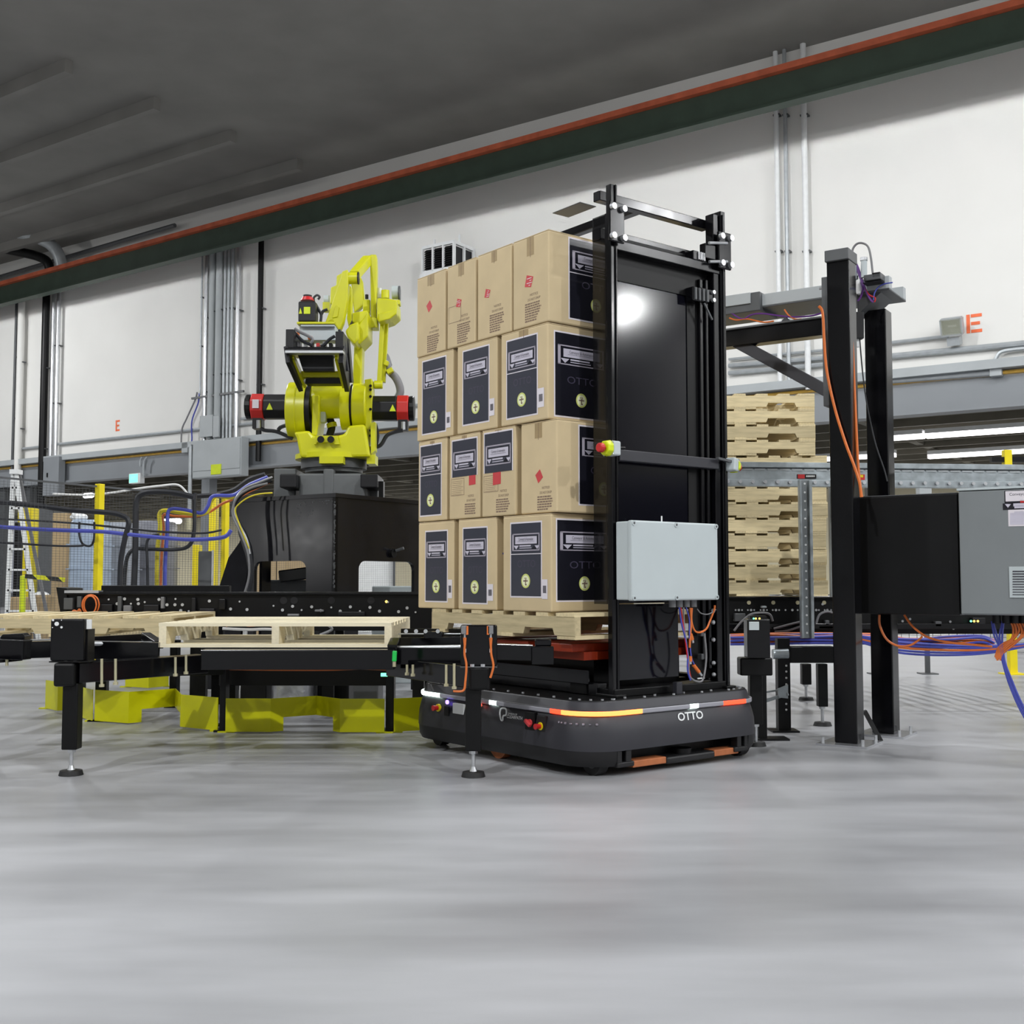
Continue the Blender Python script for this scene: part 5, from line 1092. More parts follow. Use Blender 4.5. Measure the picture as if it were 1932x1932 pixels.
mbox('side_fence', XL - 0.06, XL - 0.045, U0 + 0.14, 1.38, 0.4, 0.47, 'black'); mbox('cross_plate', XL, XR, 0.5, 0.56, 0.352, 0.4, 'blackm'); mbox('cross_plate', XL, XR, 1.1, 1.16, 0.352, 0.4, 'blackm')
mbox('top_tube', XL - 0.02, XR + 0.02, U0 + 0.08, U0 + 0.13, 2.8, 2.85); mbox('top_arm', 0.56, 0.61, U0 + 0.1, 1.55, 2.805, 2.85); mbox('top_flap', XL - 0.09, XL + 0.02, U0 + 0.15, 0.5, 2.79, 2.795, 'dgrey')
# crossbar
zc0 = zp(857, U0, XL)
mbox('crossbar', XL + 0.02, XR - 0.02, U0 - 0.012, U0 + 0.03, zc0 - 0.03, zc0 + 0.025, 'amr')
# top carriage: plates and rollers at the upper right and left
for x in (XR + 0.02, XL - 0.01):
    mbox('carriage_plate', x - 0.05, x + 0.05, U0 - 0.035, U0 - 0.02, 2.56, 2.76, 'black', 0.006)
    for dx in (-0.035, 0.035):
        for z in (2.585, 2.73): M().cyl((x + dx, U0 - 0.035, z), (x + dx, U0 - 0.055, z), 0.016, n=14).build('roller_bolt', K['alu'], mst, smooth=True)
mbox('carriage_arm', XR - 0.12, XR, U0 - 0.02, U0 + 0.02, 2.6, 2.68); mbox('bracket', XR - 0.2, XR - 0.1, U0 - 0.01, U0 + 0.05, 2.58, 2.63, 'black')
for k in range(4): mbox('bracket_rib', XR - 0.165 + k * 0.014, XR - 0.16 + k * 0.014, U0 - 0.018, U0 - 0.008, 2.585, 2.625, 'alu', 0)
for z in (2.6, 2.7): M().cyl((XR - 0.1, U0 - 0.03, z - 0.02), (XR + 0.03, U0 - 0.04, z + 0.0), 0.008, n=8).build('tie_rod', K['alu'], mst)
# sensor clamp on the inner right rail
zs = zp(565, U0, XR)
cl = mbox('clamp_block', XR - 0.2, XR - 0.13, U0 - 0.005, U0 + 0.05, zs - 0.035, zs + 0.04, 'black', 0.006)
mbox('clamp_arm', XR - 0.13, XR - 0.04, U0 + 0.0, U0 + 0.03, zs - 0.02, zs + 0.045, 'black', 0.004, )
for dz in (-0.012, 0.03): M().cyl((XR - 0.045, U0 - 0.015, zs + dz), (XR - 0.045, U0 + 0.0, zs + dz), 0.011, n=12).build('roller_bolt', K['alu'], mst, smooth=True)
M().bar((XR - 0.12, U0 - 0.01, zs - 0.04), (XR - 0.06, U0 - 0.01, zs - 0.12), 0.008, 0.008).build('strut', K['dgrey'], mst)
for k in range(4): mbox('clamp_plate', XR - 0.19 + 0.03 * k, XR - 0.175 + 0.03 * k, U0 - 0.014, U0, zs - 0.03, zs + 0.035, 'dgrey', 0.002)
# bolts down the right post
m = M()
for z in (0.42, 0.48, 0.6, 0.69, 0.75): m.ball((XR - 0.055, U0 + 0.01, z), 0.012, 8, 5)
m.build('post_bolts', K['alu'], mst, kind='stuff')
mbox('limit_switch', XR - 0.145, XR - 0.125, U0 + 0.01, U0 + 0.04, 0.62, 0.65, 'dgrey'); mbox('limit_switch', XR - 0.145, XR - 0.125, U0 + 0.01, U0 + 0.04, 0.5, 0.53, 'dgrey')
mbox('white_marker', XR - 0.19, XR - 0.14, U0 - 0.005, U0, 0.405, 0.411, 'white', 0)
# smoked side guard between mast and load
sg = thing('side_guard', 'smoked dark acrylic side guard beside the left mast post covering carton edges', 'guard', tuple(AO), AROT)
xg = XL - 0.012
M().box(xg - 0.004, xg + 0.004, U0 + 0.04, pxface(1122, v=xg), zp(1140, U0, XL), 2.72).build('sheet', K['smoke'], sg)
M().box(xg - 0.006, xg + 0.006, U0 + 0.036, U0 + 0.046, zp(1140, U0, XL), 2.72).build('edge_strip', K['black'], sg)
# control box on the mast
UB = 0.012
bx0, bx1 = pxface(1193, u=UB), pxface(1355, u=UB); bz0, bz1 = zp(1134, UB, bx0), zp(981, UB, bx0)
cb = thing('control_box', 'light grey plastic control box with corner screws mounted low on the black mast', 'box', tuple(A2W((bx0 + bx1) / 2, UB, bz0)), AROT)
w2 = (bx1 - bx0) / 2; hB = bz1 - bz0
M().box(-w2, w2, 0.03, U0 - UB - 0.01, 0.004, hB - 0.004).build('body', K['lgrey'], cb, bev=0.006)
M().box(-w2 - 0.002, w2 + 0.002, 0.0, 0.032, 0, hB).build('lid', K['lgrey'], cb, bev=0.008)
for a in (-w2 + 0.012, 0, w2 - 0.012):
    for z in (0.014, hB - 0.014):
        s_ = M().cyl((a, 0.004, z), (a, -0.004, z), 0.0125, n=16).build('lid_screw', K['lgrey'], cb, smooth=True); M().cyl((a, -0.003, z), (a, -0.005, z), 0.006, n=10).build('screw_slot', K['dgrey'], s_)
M().cyl((-0.05, 0.05, hB), (-0.05, 0.05, hB + 0.03), 0.004, n=6).build('stud', K['white'], cb)
for k in range(4): M().cyl((0.03 + 0.05 * k, 0.06, 0.0), (0.03 + 0.05 * k, 0.06, -0.035), 0.018, n=12).build('cable_gland', K['gcable'], cb, smooth=True)
# cables under the control box
UC = 0.06
def mw(px, py): 
    x = pxface(px, u=UC); w = A2W(x, UC); return V((w.x, w.y, ZZ(py, w.y)))
for pts, r, mt, lb in (([(1281, 1146), (1285, 1175), (1292, 1205), (1296, 1235), (1296, 1265), (1301, 1283)], 0.005, 'blue', 'blue cable under the mast control box, leftmost'),
    ([(1284, 1146), (1287, 1170), (1291, 1200), (1294, 1225), (1298, 1260), (1302, 1280)], 0.004, 'redp', 'thin red cable beside the leftmost blue one under the mast control box'),
    ([(1289, 1146), (1290, 1180), (1294, 1215), (1298, 1250), (1299, 1275), (1314, 1286), (1325, 1280), (1331, 1240), (1328, 1195)], 0.005, 'gcable', 'grey cable looping low under the mast control box'),
    ([(1294, 1146), (1300, 1170), (1300, 1200), (1303, 1240), (1312, 1260)], 0.004, 'blue', 'blue cable under the mast control box, second one'),
    ([(1302, 1147), (1303, 1175), (1301, 1200), (1300, 1222)], 0.006, 'orange', 'straight orange cable under the mast control box'),
    ([(1305, 1147), (1304, 1172), (1310, 1190), (1320, 1193), (1332, 1186), (1340, 1168), (1347, 1150), (1348, 1142)], 0.005, 'orange', 'orange cable swinging in an arc under the mast control box'),
    ([(1315, 1149), (1322, 1157), (1334, 1159), (1344, 1155), (1350, 1150)], 0.003, 'gcable', 'thin grey cable arc beside the orange arc')):
    t = thing('mast_cable', lb, 'cable', tuple(mw(*pts[0])), group='cables under the mast box', world=True)
    M().tube([mw(*q) for q in pts], r).build('sheath', K[mt], t, smooth=True)
for a, b, mt, lb in (((1302, 1196), (1305, 1207), 'orange', 'orange plug above a steel coupling among the mast cables'), ((1301, 1238), (1301, 1248), 'orange', 'short orange connector sleeve among the mast cables'), ((1307, 1255), (1317, 1268), 'orange', 'slanted orange connector sleeve low among the mast cables')):
    t = thing('cable_plug', lb, 'plug', tuple(mw(*a)), world=True)
    M().cyl(mw(*a), mw(*b), 0.0095, n=10).build('sleeve', K[mt], t, smooth=True); d = (mw(*b) - mw(*a)); M().cyl(mw(*b), mw(*b) + d * 0.5, 0.007, n=8).build('coupling', K['alu'], t)
# emergency stop boxes either side of the mast
def estop(lb, x, y, z, s):
    t = thing('stop_box', lb, 'stop button', tuple(A2W(x, y, z)), AROT)
    M().box(-0.035, 0.035, 0.0, 0.05, -0.035, 0.035).build('housing', K['lgrey'], t, bev=0.008)
    M().cyl((0, 0.0, 0), (0, -0.03, 0), 0.042, 0.036, n=8, rot=PI / 8).build('yellow_cover', K['lime'], t, bev=0.004)
    M().cyl((0, -0.03, 0), (0, -0.042, 0), 0.014, n=12).build('button_stem', K['redp'], t); M().cyl((0, -0.04, 0), (0, -0.065, 0), 0.024, 0.022, n=18).build('button_cap', K['redp'], t, smooth=True, bev=0.004)
    for a, b in ((-.03, -.03), (.03, -.03), (-.03, .03), (.03, .03)): M().cyl((a, 0.0, b), (a, -0.004, b), 0.006, n=8).build('screw', K['alu'], t)
    return t
# turned to look along the vehicle's left side
w = A2W(XL - 0.09, 0.09); zz_ = ZZ(845, w.y)
t = estop('red emergency stop button with yellow collar on the left of the mast', XL - 0.075, 0.10, zz_, 1)
t.rotation_euler = (0, 0, AROT - PI / 2)
tr = estop('small emergency stop box seen from behind on the right of the mast', XR + 0.085, 0.12, ZZ(876, A2W(XR, .1).y), 1); tr.rotation_euler = (0.1, 0, AROT + PI / 2 + 0.25)
M().cyl(A2W(XL - 0.035, 0.1, zz_ + 0.004), A2W(XL + 0.03, 0.1, zz_ + 0.008), 0.008).build('stop_bracket', K['blackm'])
tag(bpy.data.objects['stop_bracket'], 'short black bracket arm holding the left emergency stop', 'bracket')
o = M().bar(A2W(XR - 0.06, 0.1, ZZ(866, A2W(XR, .1).y)), A2W(XR + 0.1, 0.1, ZZ(872, A2W(XR, .1).y)), 0.02, 0.012).build('stop_bracket', K['dgrey']); tag(o, 'thin bracket arm holding the right emergency stop', 'bracket')
# orange lift deck under the pallet
ld_ = thing('lift_deck', 'orange red lift deck plates between vehicle and loaded pallet', 'deck', tuple(AO), AROT)
for y0_ in (0.28, 0.62, 0.98): M().box(0.14, 1.05, y0_, y0_ + 0.26, 0.56, 0.6).build('deck_plate', K['orpl'], ld_, bev=0.004)
M().box(0.2, 0.98, 0.26, 1.36, 0.52, 0.56).build('carrier', K['orpl'], ld_); M().box(0.3, 0.9, 0.3, 1.3, 0.4, 0.52).build('scissor_frame', K['blackm'], ld_)
M().box(0.25, 0.95, 0.3, 0.42, 0.352, 0.4).build('base', K['blackm'], ld_); M().box(0.25, 0.95, 1.15, 1.27, 0.352, 0.4).build('base', K['blackm'], ld_)
# ================================================================ loaded pallet and cartons
V0 = 0.09
lp = pallet('wooden_pallet', 'wooden pallet loaded with brown cartons on the orange lift deck', tuple(A2W(V0 + 0.508, 0.2 + 0.61, 0.624)), AROT - PI / 2, group=None)
CROT = math.atan2(-0.79, 0.613)
class LB:
    """flat print built in the plane of a carton face; fr(a, b, e) maps print coordinates to carton space"""
    def __init__(s, fr): s.fr = fr
    def quad(s, m, a0, a1, b0, b1, e, th=0.0003):
        f = s.fr; return m.hexa([f(a0, b0, e + th), f(a1, b0, e + th), f(a1, b0, e), f(a0, b0, e), f(a0, b1, e + th), f(a1, b1, e + th), f(a1, b1, e), f(a0, b1, e)])
    def pol(s, m, p, e): return m.face([s.fr(a, b, e) for a, b in p])
    def text(s, m, t_, a, b, e, size, width=None):
        o = s.fr(0, 0, 0); return put_text(m, t_, s.fr(a, b, e), s.fr(1, 0, 0) - o, s.fr(0, 1, 0) - o, size, width)
def big_label(t, fr, a0, a1, b0, b1, dark='navy', half=False, split=False, ottos=True, lab=None):
    L = LB(fr); w, h = a1 - a0, b1 - b0; H = h / (0.47 if half else 1.0); top = b1
    m = M(); L.quad(m, a0, a1, b0, b1, 0.0006)
    lb = m.build('printed_label', K['paper'], t, label=lab or 'dark printed label with white edge')
    m = M(); q = 0.008
    if split and not half:
        L.quad(m, a0 + q, a1 - q, top - 0.42 * H, b1 - q, 0.0012); L.quad(m, a0 + q, a1 - q, b0 + q, top - 0.432 * H, 0.0012)
    else: L.quad(m, a0 + q, a1 - q, b0 + q if not half else b0, b1 - q, 0.0012)
    m.build('dark_print', K[dark], lb)
    X = lambda f_: a0 + w * f_
    Z = lambda f_: top - H * f_
    m = M(); e = 0.0018
    L.quad(m, X(.07), X(.93), Z(.17), Z(.155), e); L.quad(m, X(.07), X(.93), Z(.385), Z(.372), e); L.quad(m, X(.07), X(.12), Z(.385), Z(.155), e); L.quad(m, X(.9), X(.93), Z(.385), Z(.155), e)
    m.build('frame_print', K['inkgrey'], lb)
    m = M(); L.quad(m, X(.145), X(.875), Z(.303), Z(.187), e); m.build('panel_border', K['ink'], lb)
    m = M(); L.quad(m, X(.17), X(.85), Z(.294), Z(.196), 0.0024); L.quad(m, X(.3), X(.66), Z(.328), Z(.31), e)
    L.quad(m, X(.3), X(.68), Z(.352), Z(.343), e); L.pol(m, [(X(.12), Z(.312)), (X(.28), Z(.312)), (X(.2), Z(.365))], e + 0.0004); L.pol(m, [(X(.78), Z(.318)), (X(.92), Z(.318)), (X(.86), Z(.365))], e + 0.0004)
    m.build('pale_print', K['panelgrey'], lb)
    m = M(); L.pol(m, [(X(.68), Z(.365)), (X(.84), Z(.365)), (X(.76), Z(.322))], e + 0.0008); m.build('arrow_print', K['ink'], lb)
    m = M(); L.text(m, 'Conveyor & Automation', X(.51), Z(.232), 0.0032, 0.022, w * 0.46); L.quad(m, X(.25), X(.77), Z(.262), Z(.259), 0.003); m.build('lettering', K['txt'], lb, flat=True)
    if not half and ottos:
        m = M(); L.text(m, 'OTTO', X(.52), Z(.56), 0.002, 0.052, w * 0.56); m.build('lettering', K['faint'], lb, flat=True)
        r = 0.036; ca, cb_ = X(.5), Z(.78)
        m = M(); L.pol(m, [(ca + r * math.cos(2 * PI * k / 24), cb_ + r * math.sin(2 * PI * k / 24)) for k in range(24)], 0.0022); m.build('round_print', K['seal'], lb, flat=True)
        m = M(); L.pol(m, [(ca + r * .78 * math.cos(2 * PI * k / 20), cb_ + r * .78 * math.sin(2 * PI * k / 20)) for k in range(20)], 0.0026); m.build('round_print', K['sealw'], lb, flat=True)
        m = M()
        for (x_, z_, a_, b_) in ((0, 0, .5, .09), (0, -.2, .09, .4), (.12, .3, .06, .16), (-.15, .38, .14, .05), (.1, -.52, .14, .1)): L.quad(m, ca + r * (x_ - a_), ca + r * (x_ + a_), cb_ + r * (z_ - b_), cb_ + r * (z_ + b_), 0.003)
        m.build('round_print_marks', K['txtb'], lb)
    return lb
def barcode(t, fr, a0, a1, b0, b1):
    L = LB(fr); m = M(); L.quad(m, a0, a1, b0, b1, 0.0014); lb = m.build('barcode_label', K['paper'], t, label='white barcode label')
    m = M()
    n = 9
    for k in range(n): L.quad(m, a0 + (a1 - a0) * (0.2 + 0.6 * k / n), a0 + (a1 - a0) * (0.2 + 0.6 * (k + .55) / n), b0 + (b1 - b0) * .3, b0 + (b1 - b0) * .68, 0.002)
    m.build('bars', K['txt'], lb)
def notice(t, fr, a, b, w, h):
    L = LB(fr); m = M(); L.text(m, 'NOTICE', a, b, 0.0008, 0.018, w * 0.45); L.text(m, 'DO NOT DROP', a, b - 0.024, 0.0008, 0.018, w * 0.7)
    k = 0
    while 0.044 + k * 0.0125 < h:
        ww = w * (0.92 if k < 5 else 0.72) * random.uniform(0.86, 1.0); bb = b - 0.044 - k * 0.0125
        x = a - w / 2
        while x < a - w / 2 + ww:
            s = random.uniform(0.008, 0.022); L.quad(m, x, min(x + s, a - w / 2 + ww), bb - 0.0035, bb + 0.0035, 0.0006); x += s + 0.0035
        k += 1
    m.build('printed_notice', K['txtb'], t, flat=True, label='small brown printed notice')
def carton(lb, u0, u1, z0, z1, depth, spec, jit=0.0, dv=0.0):
    w, h = u1 - u0, z1 - z0
    t = thing('carton', lb, 'box', tuple(A2W(V0 + dv, (u0 + u1) / 2, z0)), CROT + jit, group='cartons on the vehicle')
    x0, x1 = -w / 2, w / 2
    # slightly bulged case
    ny, nz = 6, 6; vs = []
    m = M(); g = 0.004
    def bul(a, b): return math.sin(PI * a) * math.sin(PI * b) * 0.004
    m.box(x0, x1, 0, depth, 0, h - 0.004)
    m.build('case', K['card'], t, bev=0.007)
    M().box(x0 + 0.002, x1 - 0.002, 0.002, depth / 2 - 0.001, h - 0.004, h).build('top_flap', K['card'], t); M().box(x0 + 0.002, x1 - 0.002, depth / 2 + 0.001, depth - 0.002, h - 0.004, h).build('top_flap', K['card'], t)
    fr = lambda a, b, e: V((a, -e, b))
    rg = lambda a, b, e: V((x1 + e, a, b))
    for s in spec:
        k = s[0]
        if k == 'label': big_label(t, fr, x0 + w * s[1], x0 + w * s[2], h * s[3], h * s[4], s[5] if len(s) > 5 else 'navy', split=(len(s) > 6 and s[6] == 'split'), half=(len(s) > 6 and s[6] == 'half'))
        elif k == 'rlabel': big_label(t, rg, s[1], s[2], h * s[3], h * s[4], 'ink', split=(len(s) > 5), lab='black printed label with white edge on the right face')
        elif k == 'bar': barcode(t, fr, x0 + w * s[1], x0 + w * s[2], h * s[3], h * s[4])
        elif k == 'notice': notice(t, fr, x0 + w * s[1], h * s[2], w * s[3], h * s[2] - 0.015)
        elif k == 'red':
            L = LB(fr); m = M(); a, b, q = x0 + w * s[1], h * s[2], s[3]
            p = [(a - q, b + q * .25), (a - q * .2, b - q * 1.15), (a + q, b - q * .2), (a + q * .2, b + q * 1.15)] if s[4] == 'diamond' else ([(a - q, b - q), (a + q, b - q * .9), (a + q, b + q), (a - q, b + q * .9)] if s[4] == 'square' else [(a - q, b - q * .7), (a + q * .5, b - q), (a + q * 1.05, b + q * .5), (a - q * .5, b + q)])
            m.poly([L.fr(x_, z_, 0.0006) for x_, z_ in p], L.fr(0, 0, 0.0006) - L.fr(0, 0, 0)); m.build('red_sticker', K['red'], t)
            if s[4] == 'torn':
                m = M()
                for k2 in range(4): L.quad(m, a - q * random.uniform(-.2, .8), a - q * random.uniform(-.9, -.3), b + q * (-.7 + .35 * k2), b + q * (-.6 + .35 * k2), 0.0014)
                m.build('torn_patch', K['paper'], t)
        elif k == 'tape':
            m = M(); LB(fr).quad(m, x0 + w * (.5 - s[1]), x0 + w * (.5 + s[1]), h * s[2], h - 0.008, 0.0005); m.build('tape_strip', K['tape'], t)
            m = M(); LB(fr).quad(m, x0 + w * .497, x0 + w * .506, h * (s[2] - .02), h - 0.006, 0.0009); m.build('flap_seam', K['txtb'], t)
        elif k == 'btape':
            m = M(); LB(rg).quad(m, depth * .08, depth * .3, h * .6, h * .62, 0.0006); m.build('blue_tape', K['blue'], t)
        elif k == 'patch':
            m = M(); L = LB(fr); a0, a1, b0, b1 = x0 + w * s[1], x0 + w * s[2], h * s[3], h * s[4]
            for q in ((a0, a1, b0, b0 + .002), (a0, a1, b1 - .002, b1), (a0, a0 + .002, b0, b1), (a1 - .002, a1, b0, b1)): L.quad(m, *q, 0.0006)
            if len(s) > 5:
                for k2 in range(8): L.quad(m, a0 + .01, a1 - .01 - .02 * random.random(), b0 + (b1 - b0) * (k2 + .5) / 9, b0 + (b1 - b0) * (k2 + .62) / 9, 0.0006)
            m.build('printed_box', K['txtb'], t, flat=True)
    return t
def uu(px): return pxface(px, v=V0)
ZR = [0.752, ZZ(967, 5.61), ZZ(790, 5.6), ZZ(606, 5.6), ZZ(430, 5.59)]
Z_ = lambda k, g=0.004: (ZR[k] + 0.001, ZR[k + 1] - g)
# bottom row
za, zb_ = Z_(0)
carton('brown carton, bottom row, leftmost, with narrow navy label', uu(856), uu(789), za, zb_, 0.5, [('label', .2, .84, .07, .9), ('bar', .85, .96, .12, .33)], 0.0)
carton('brown carton, bottom row, middle, with creased navy label', uu(936), uu(865), za, zb_, 0.5, [('label', .12, .78, .06, .91), ('bar', .78, .92, .1, .28), ('btape',)], 0.012)
carton('brown carton, bottom row corner, with split navy label on the left face', uu(1040), uu(949), za, zb_, 0.56, [('label', .16, .82, .14, .93, 'navy', 'split'), ('bar', .82, .93, .13, .33), ('rlabel', 0.03, 0.4, .1, .95)])
# third row
za, zb_ = Z_(1)
carton('brown carton, second row from below, leftmost, with split navy label', uu(842), uu(788), za, zb_, 0.5, [('label', .06, .84, .06, .95, 'navy', 'split'), ('tape', .08, .9)], -0.01)
carton('brown carton, second row from below, second from left, with red square under a short label', uu(905), uu(847), za, zb_, 0.5, [('label', .08, .93, .5, .95, 'navy', 'half'), ('patch', .06, .5, .28, .48, 1), ('red', .76, .45, .03, 'square'), ('notice', .72, .26, .4), ('tape', .08, .9)])
carton('brown carton, second row from below, third from left, short label and wide red square', uu(972), uu(909), za, zb_, 0.5, [('label', .06, .94, .5, .97, 'navy', 'half'), ('patch', .06, .5, .28, .47, 1), ('red', .46, .43, .034, 'square'), ('notice', .66, .28, .44), ('tape', .1, .9)])
carton('plain brown corner carton, second row from below, with small red diamond', uu(1048), uu(980), za, zb_, 0.5, [('red', .52, .4, .03, 'diamond'), ('notice', .7, .27, .46), ('tape', .1, .82), ('rlabel', 0.14, 0.48, .08, .96)], 0.0, 0.01)
# second row
za, zb_ = Z_(2)
carton('brown carton, third row from below, leftmost, with navy label and blue tape', uu(853), uu(786), za, zb_, 0.5, [('label', .14, .82, .06, .95), ('bar', .82, .94, .1, .28), ('btape',)], 0.014)
carton('brown carton, third row from below, middle, with navy label', uu(937), uu(862), za, zb_, 0.5, [('label', .14, .82, .08, .94), ('bar', .82, .94, .14, .33)], 0.01)
carton('large brown corner carton, third row from below, labels on both faces', uu(1034), uu(945), za, zb_, 0.56, [('label', .12, .8, .06, .92, 'navy', 'split'), ('bar', .8, .93, .13, .33), ('rlabel', 0.04, 0.4, .03, .93), ('tape', .1, .92)])
# top row
za, zb_ = Z_(3)
carton('plain brown carton, top row, leftmost, with solid red diamond', uu(838), uu(784), za, zb_, 0.48, [('red', .45, .6, .03, 'diamond'), ('notice', .62, .32, .48), ('tape', .12, .86)])
carton('plain brown carton, top row, second from left, with printed square and torn red sticker', uu(896), uu(842), za, zb_, 0.48, [('red', .42, .52, .026, 'torn'), ('patch', .06, .5, .3, .5), ('notice', .62, .35, .5), ('tape', .1, .84)])
carton('plain brown carton, top row, second from the corner, with small torn red sticker', uu(965), uu(900), za, zb_, 0.48, [('red', .3, .52, .026, 'torn'), ('notice', .6, .34, .46), ('tape', .08, .86)])
carton('plain brown corner carton, top row, with crumpled red sticker', uu(1036), uu(968), za, zb_, 0.5, [('red', .46, .5, .034, 'torn'), ('notice', .6, .34, .5), ('tape', .1, .78), ('rlabel', 0.13, 0.5, .06, .97, 's')])
# ================================================================ right gantry, built along the wall axes
gA, gB = G(1603, 1404), G(1672, 1386)
gn = WN.copy(); gw = WD.copy()
PS = 0.064
gt = thing('gantry', 'tall black two-post gantry with grey channel beam standing right of the mast', 'frame', ((gA + gB) / 2).to_tuple(), world=True)
def wbar(c0, c1, w, h, nm, mt, bev=0.003): return M().bar(c0, c1, w, h).build(nm, K[mt], gt, bev=bev)
def colm(c, z0, z1, a, b, nm, mt, bev=0.006): return M().obox(V((c.x, c.y, (z0 + z1) / 2)), gw * a, gn * b, V((0, 0, (z1 - z0) / 2))).build(nm, K[mt], gt, bev=bev)
zA = ZZ(478, gA.y)
colm(gA, 0.012, zA, PS, PS, 'front_post', 'black'); colm(gA, zA - 0.06, zA + 0.005, PS + 0.004, PS + 0.02, 'post_cap', 'dgrey', 0.004)
colm(gB, 0.012, ZZ(588, gB.y), PS, PS, 'rear_post', 'black')
gC = gB + gw * 0.05 + gn * 0.12
for c, nm in ((gA, 'front_post_plate'), (gB, 'rear_post_plate')):
    pl_ = M().obox(V((c.x, c.y, 0.006)), gw * 0.14, gn * 0.15, V((0, 0, 0.006))).build('base_plate', K['plate'], gt)
    for a in (-0.11, 0.11):
        for b in (-0.12, 0.12):
            q = c + gw * a + gn * b; M().cyl((q.x, q.y, 0.012), (q.x, q.y, 0.045), 0.009, n=8).build('anchor_bolt', K['alu'], pl_)
# channel beam resting on the rear post and running left
ch = gB - gn * 0.02
def onp(px, py, c):      # point on the vertical plane through c parallel to the wall
    r = ray(px, py); t = ((c.x * gn.x + c.y * gn.y)) / (r.x * gn.x + r.y * gn.y); return V((r.x * t, r.y * t, CAMH + r.z * t))
pL, pR = onp(1340, 592, ch), onp(1692, 544, ch); zc_ = (pL.z + pR.z) / 2
dL, dR = (pL - ch).dot(gw), (pR - ch).dot(gw)
def chb(d0, d1, z0, z1, n0, n1, nm, mt, bev=0.003):
    return M().obox(V((ch.x, ch.y, (z0 + z1) / 2)) + gw * (d0 + d1) / 2 + gn * (n0 + n1) / 2, gw * (d1 - d0) / 2, gn * (n1 - n0) / 2, V((0, 0, (z1 - z0) / 2))).build(nm, K[mt], gt, bev=bev)
chb(-1.6, dR, zc_ - 0.035, zc_ + 0.04, -0.16, -0.1, 'channel_beam', 'ledge'); chb(-1.6, dR, zc_ - 0.045, zc_ - 0.035, -0.16, 0.2, 'channel_floor', 'dgrey'); chb(-1.6, dR, zc_ - 0.035, zc_ + 0.04, 0.14, 0.2, 'channel_beam', 'ledge')
chb(-0.9, -0.66, zc_ - 0.07, zc_ + 0.05, -0.2, 0.1, 'end_box', 'dgrey', 0.006); chb(-0.98, -0.72, zc_ - 0.02, zc_ + 0.05, -0.21, -0.17, 'end_box_face', 'ledge')
M().poly([V((ch.x, ch.y, 0)) + gw * d + V((0, 0, z)) - gn * 0.12 for d, z in ((-0.08, zc_ - 0.045), (dR - 0.06, zc_ - 0.045), (dR - 0.2, zc_ - 0.16), (-0.08, zc_ - 0.16))], gn * 0.24).build('head_bracket', K['dgrey'], gt, bev=0.004)
# lower black beam, diagonal brace and guide strut left of the front post
gl = gA + gn * 0.3
q0, q1 = onp(1345, 655, gl), onp(1556, 622, gl)
zz1 = (q0.z + q1.z) / 2 + 0.02
M().bar(V((q0.x, q0.y, zz1)) - gw * 0.2, V((q1.x, q1.y, zz1)), 0.1, 0.1).build('lower_beam', K['black'], gt, bev=0.004)
M().bar(V((q0.x, q0.y, zz1 + 0.055)) - gw * 0.2, V((q1.x, q1.y, zz1 + 0.055)), 0.14, 0.01).build('beam_flange', K['dgrey'], gt)
a0, a1 = onp(1368, 634, gl), onp(1566, 741, gl)
M().bar(a0, a1, 0.06, 0.07).build('diagonal_brace', K['amr'], gt, bev=0.004)
b0_, b1_ = onp(1562, 526, gA), onp(1566, 768, gA)
M().obox(V((b0_.x, b0_.y, (b0_.z + b1_.z) / 2)), gw * 0.022, gn * 0.05, V((0, 0, (b0_.z - b1_.z) / 2))).build('guide_strut', K['dgrey'], gt, bev=0.003)
M().cyl(b0_ - gw * 0.02 + V((0, 0, -0.05)), b0_ - gw * 0.05 + V((0, 0, -0.05)), 0.008, n=8).build('bolt', K['alu'], gt)
r0, r1 = onp(1480, 604, gl), onp(1500, 628, gl)
M().bar(r0, r1 + gw * 0.02, 0.05, 0.04).build('cross_arm', K['amr'], gt); M().obox(onp(1507, 614, gl), gw * 0.02, gn * 0.04, (0, 0, 0.014)).build('arm_foot', K['galv'], gt)
# pneumatic gear on the top right
gx = gA + gn * 0.3 + gw * 0.1
vb = thing('valve_unit', 'pneumatic valve and filter unit with purple tubes on top of the gantry', 'valve', tuple(onp(1642, 532, gx)), world=True)
def vbox(px0, px1, py0, py1, nm, mt, d=0.05, bev=0.004):
    a, b = onp(px0, py1, gx), onp(px1, py0, gx); c = (a + b) / 2; h = abs((b - a).dot(gw)) / 2
    return M().obox(c, gw * h, gn * d, V((0, 0, abs(b.z - a.z) / 2))).build(nm, K[mt], vb, bev=bev)
vbox(1634, 1666, 518, 534, 'valve_block', 'dgrey'); vbox(1650, 1665, 516, 528, 'valve_head', 'blackm'); vbox(1632, 1668, 532, 538, 'valve_foot', 'motor')
M().cyl(onp(1630, 524, gx), onp(1630, 492, gx), 0.018, n=14).build('filter_bowl', K['lgrey'], vb, smooth=True); M().cyl(onp(1630, 492, gx), onp(1630, 486, gx), 0.022, n=14).build('filter_cap', K['alu'], vb, smooth=True)
vbox(1605, 1617, 500, 530, 'manifold', 'galv', 0.03); vbox(1600, 1604, 506, 512, 'solenoid', 'orange', 0.02)
vbox(1601, 1606, 518, 526, 'solenoid', 'orange', 0.02); vbox(1617, 1624, 528, 556, 'terminal_box', 'white', 0.02)
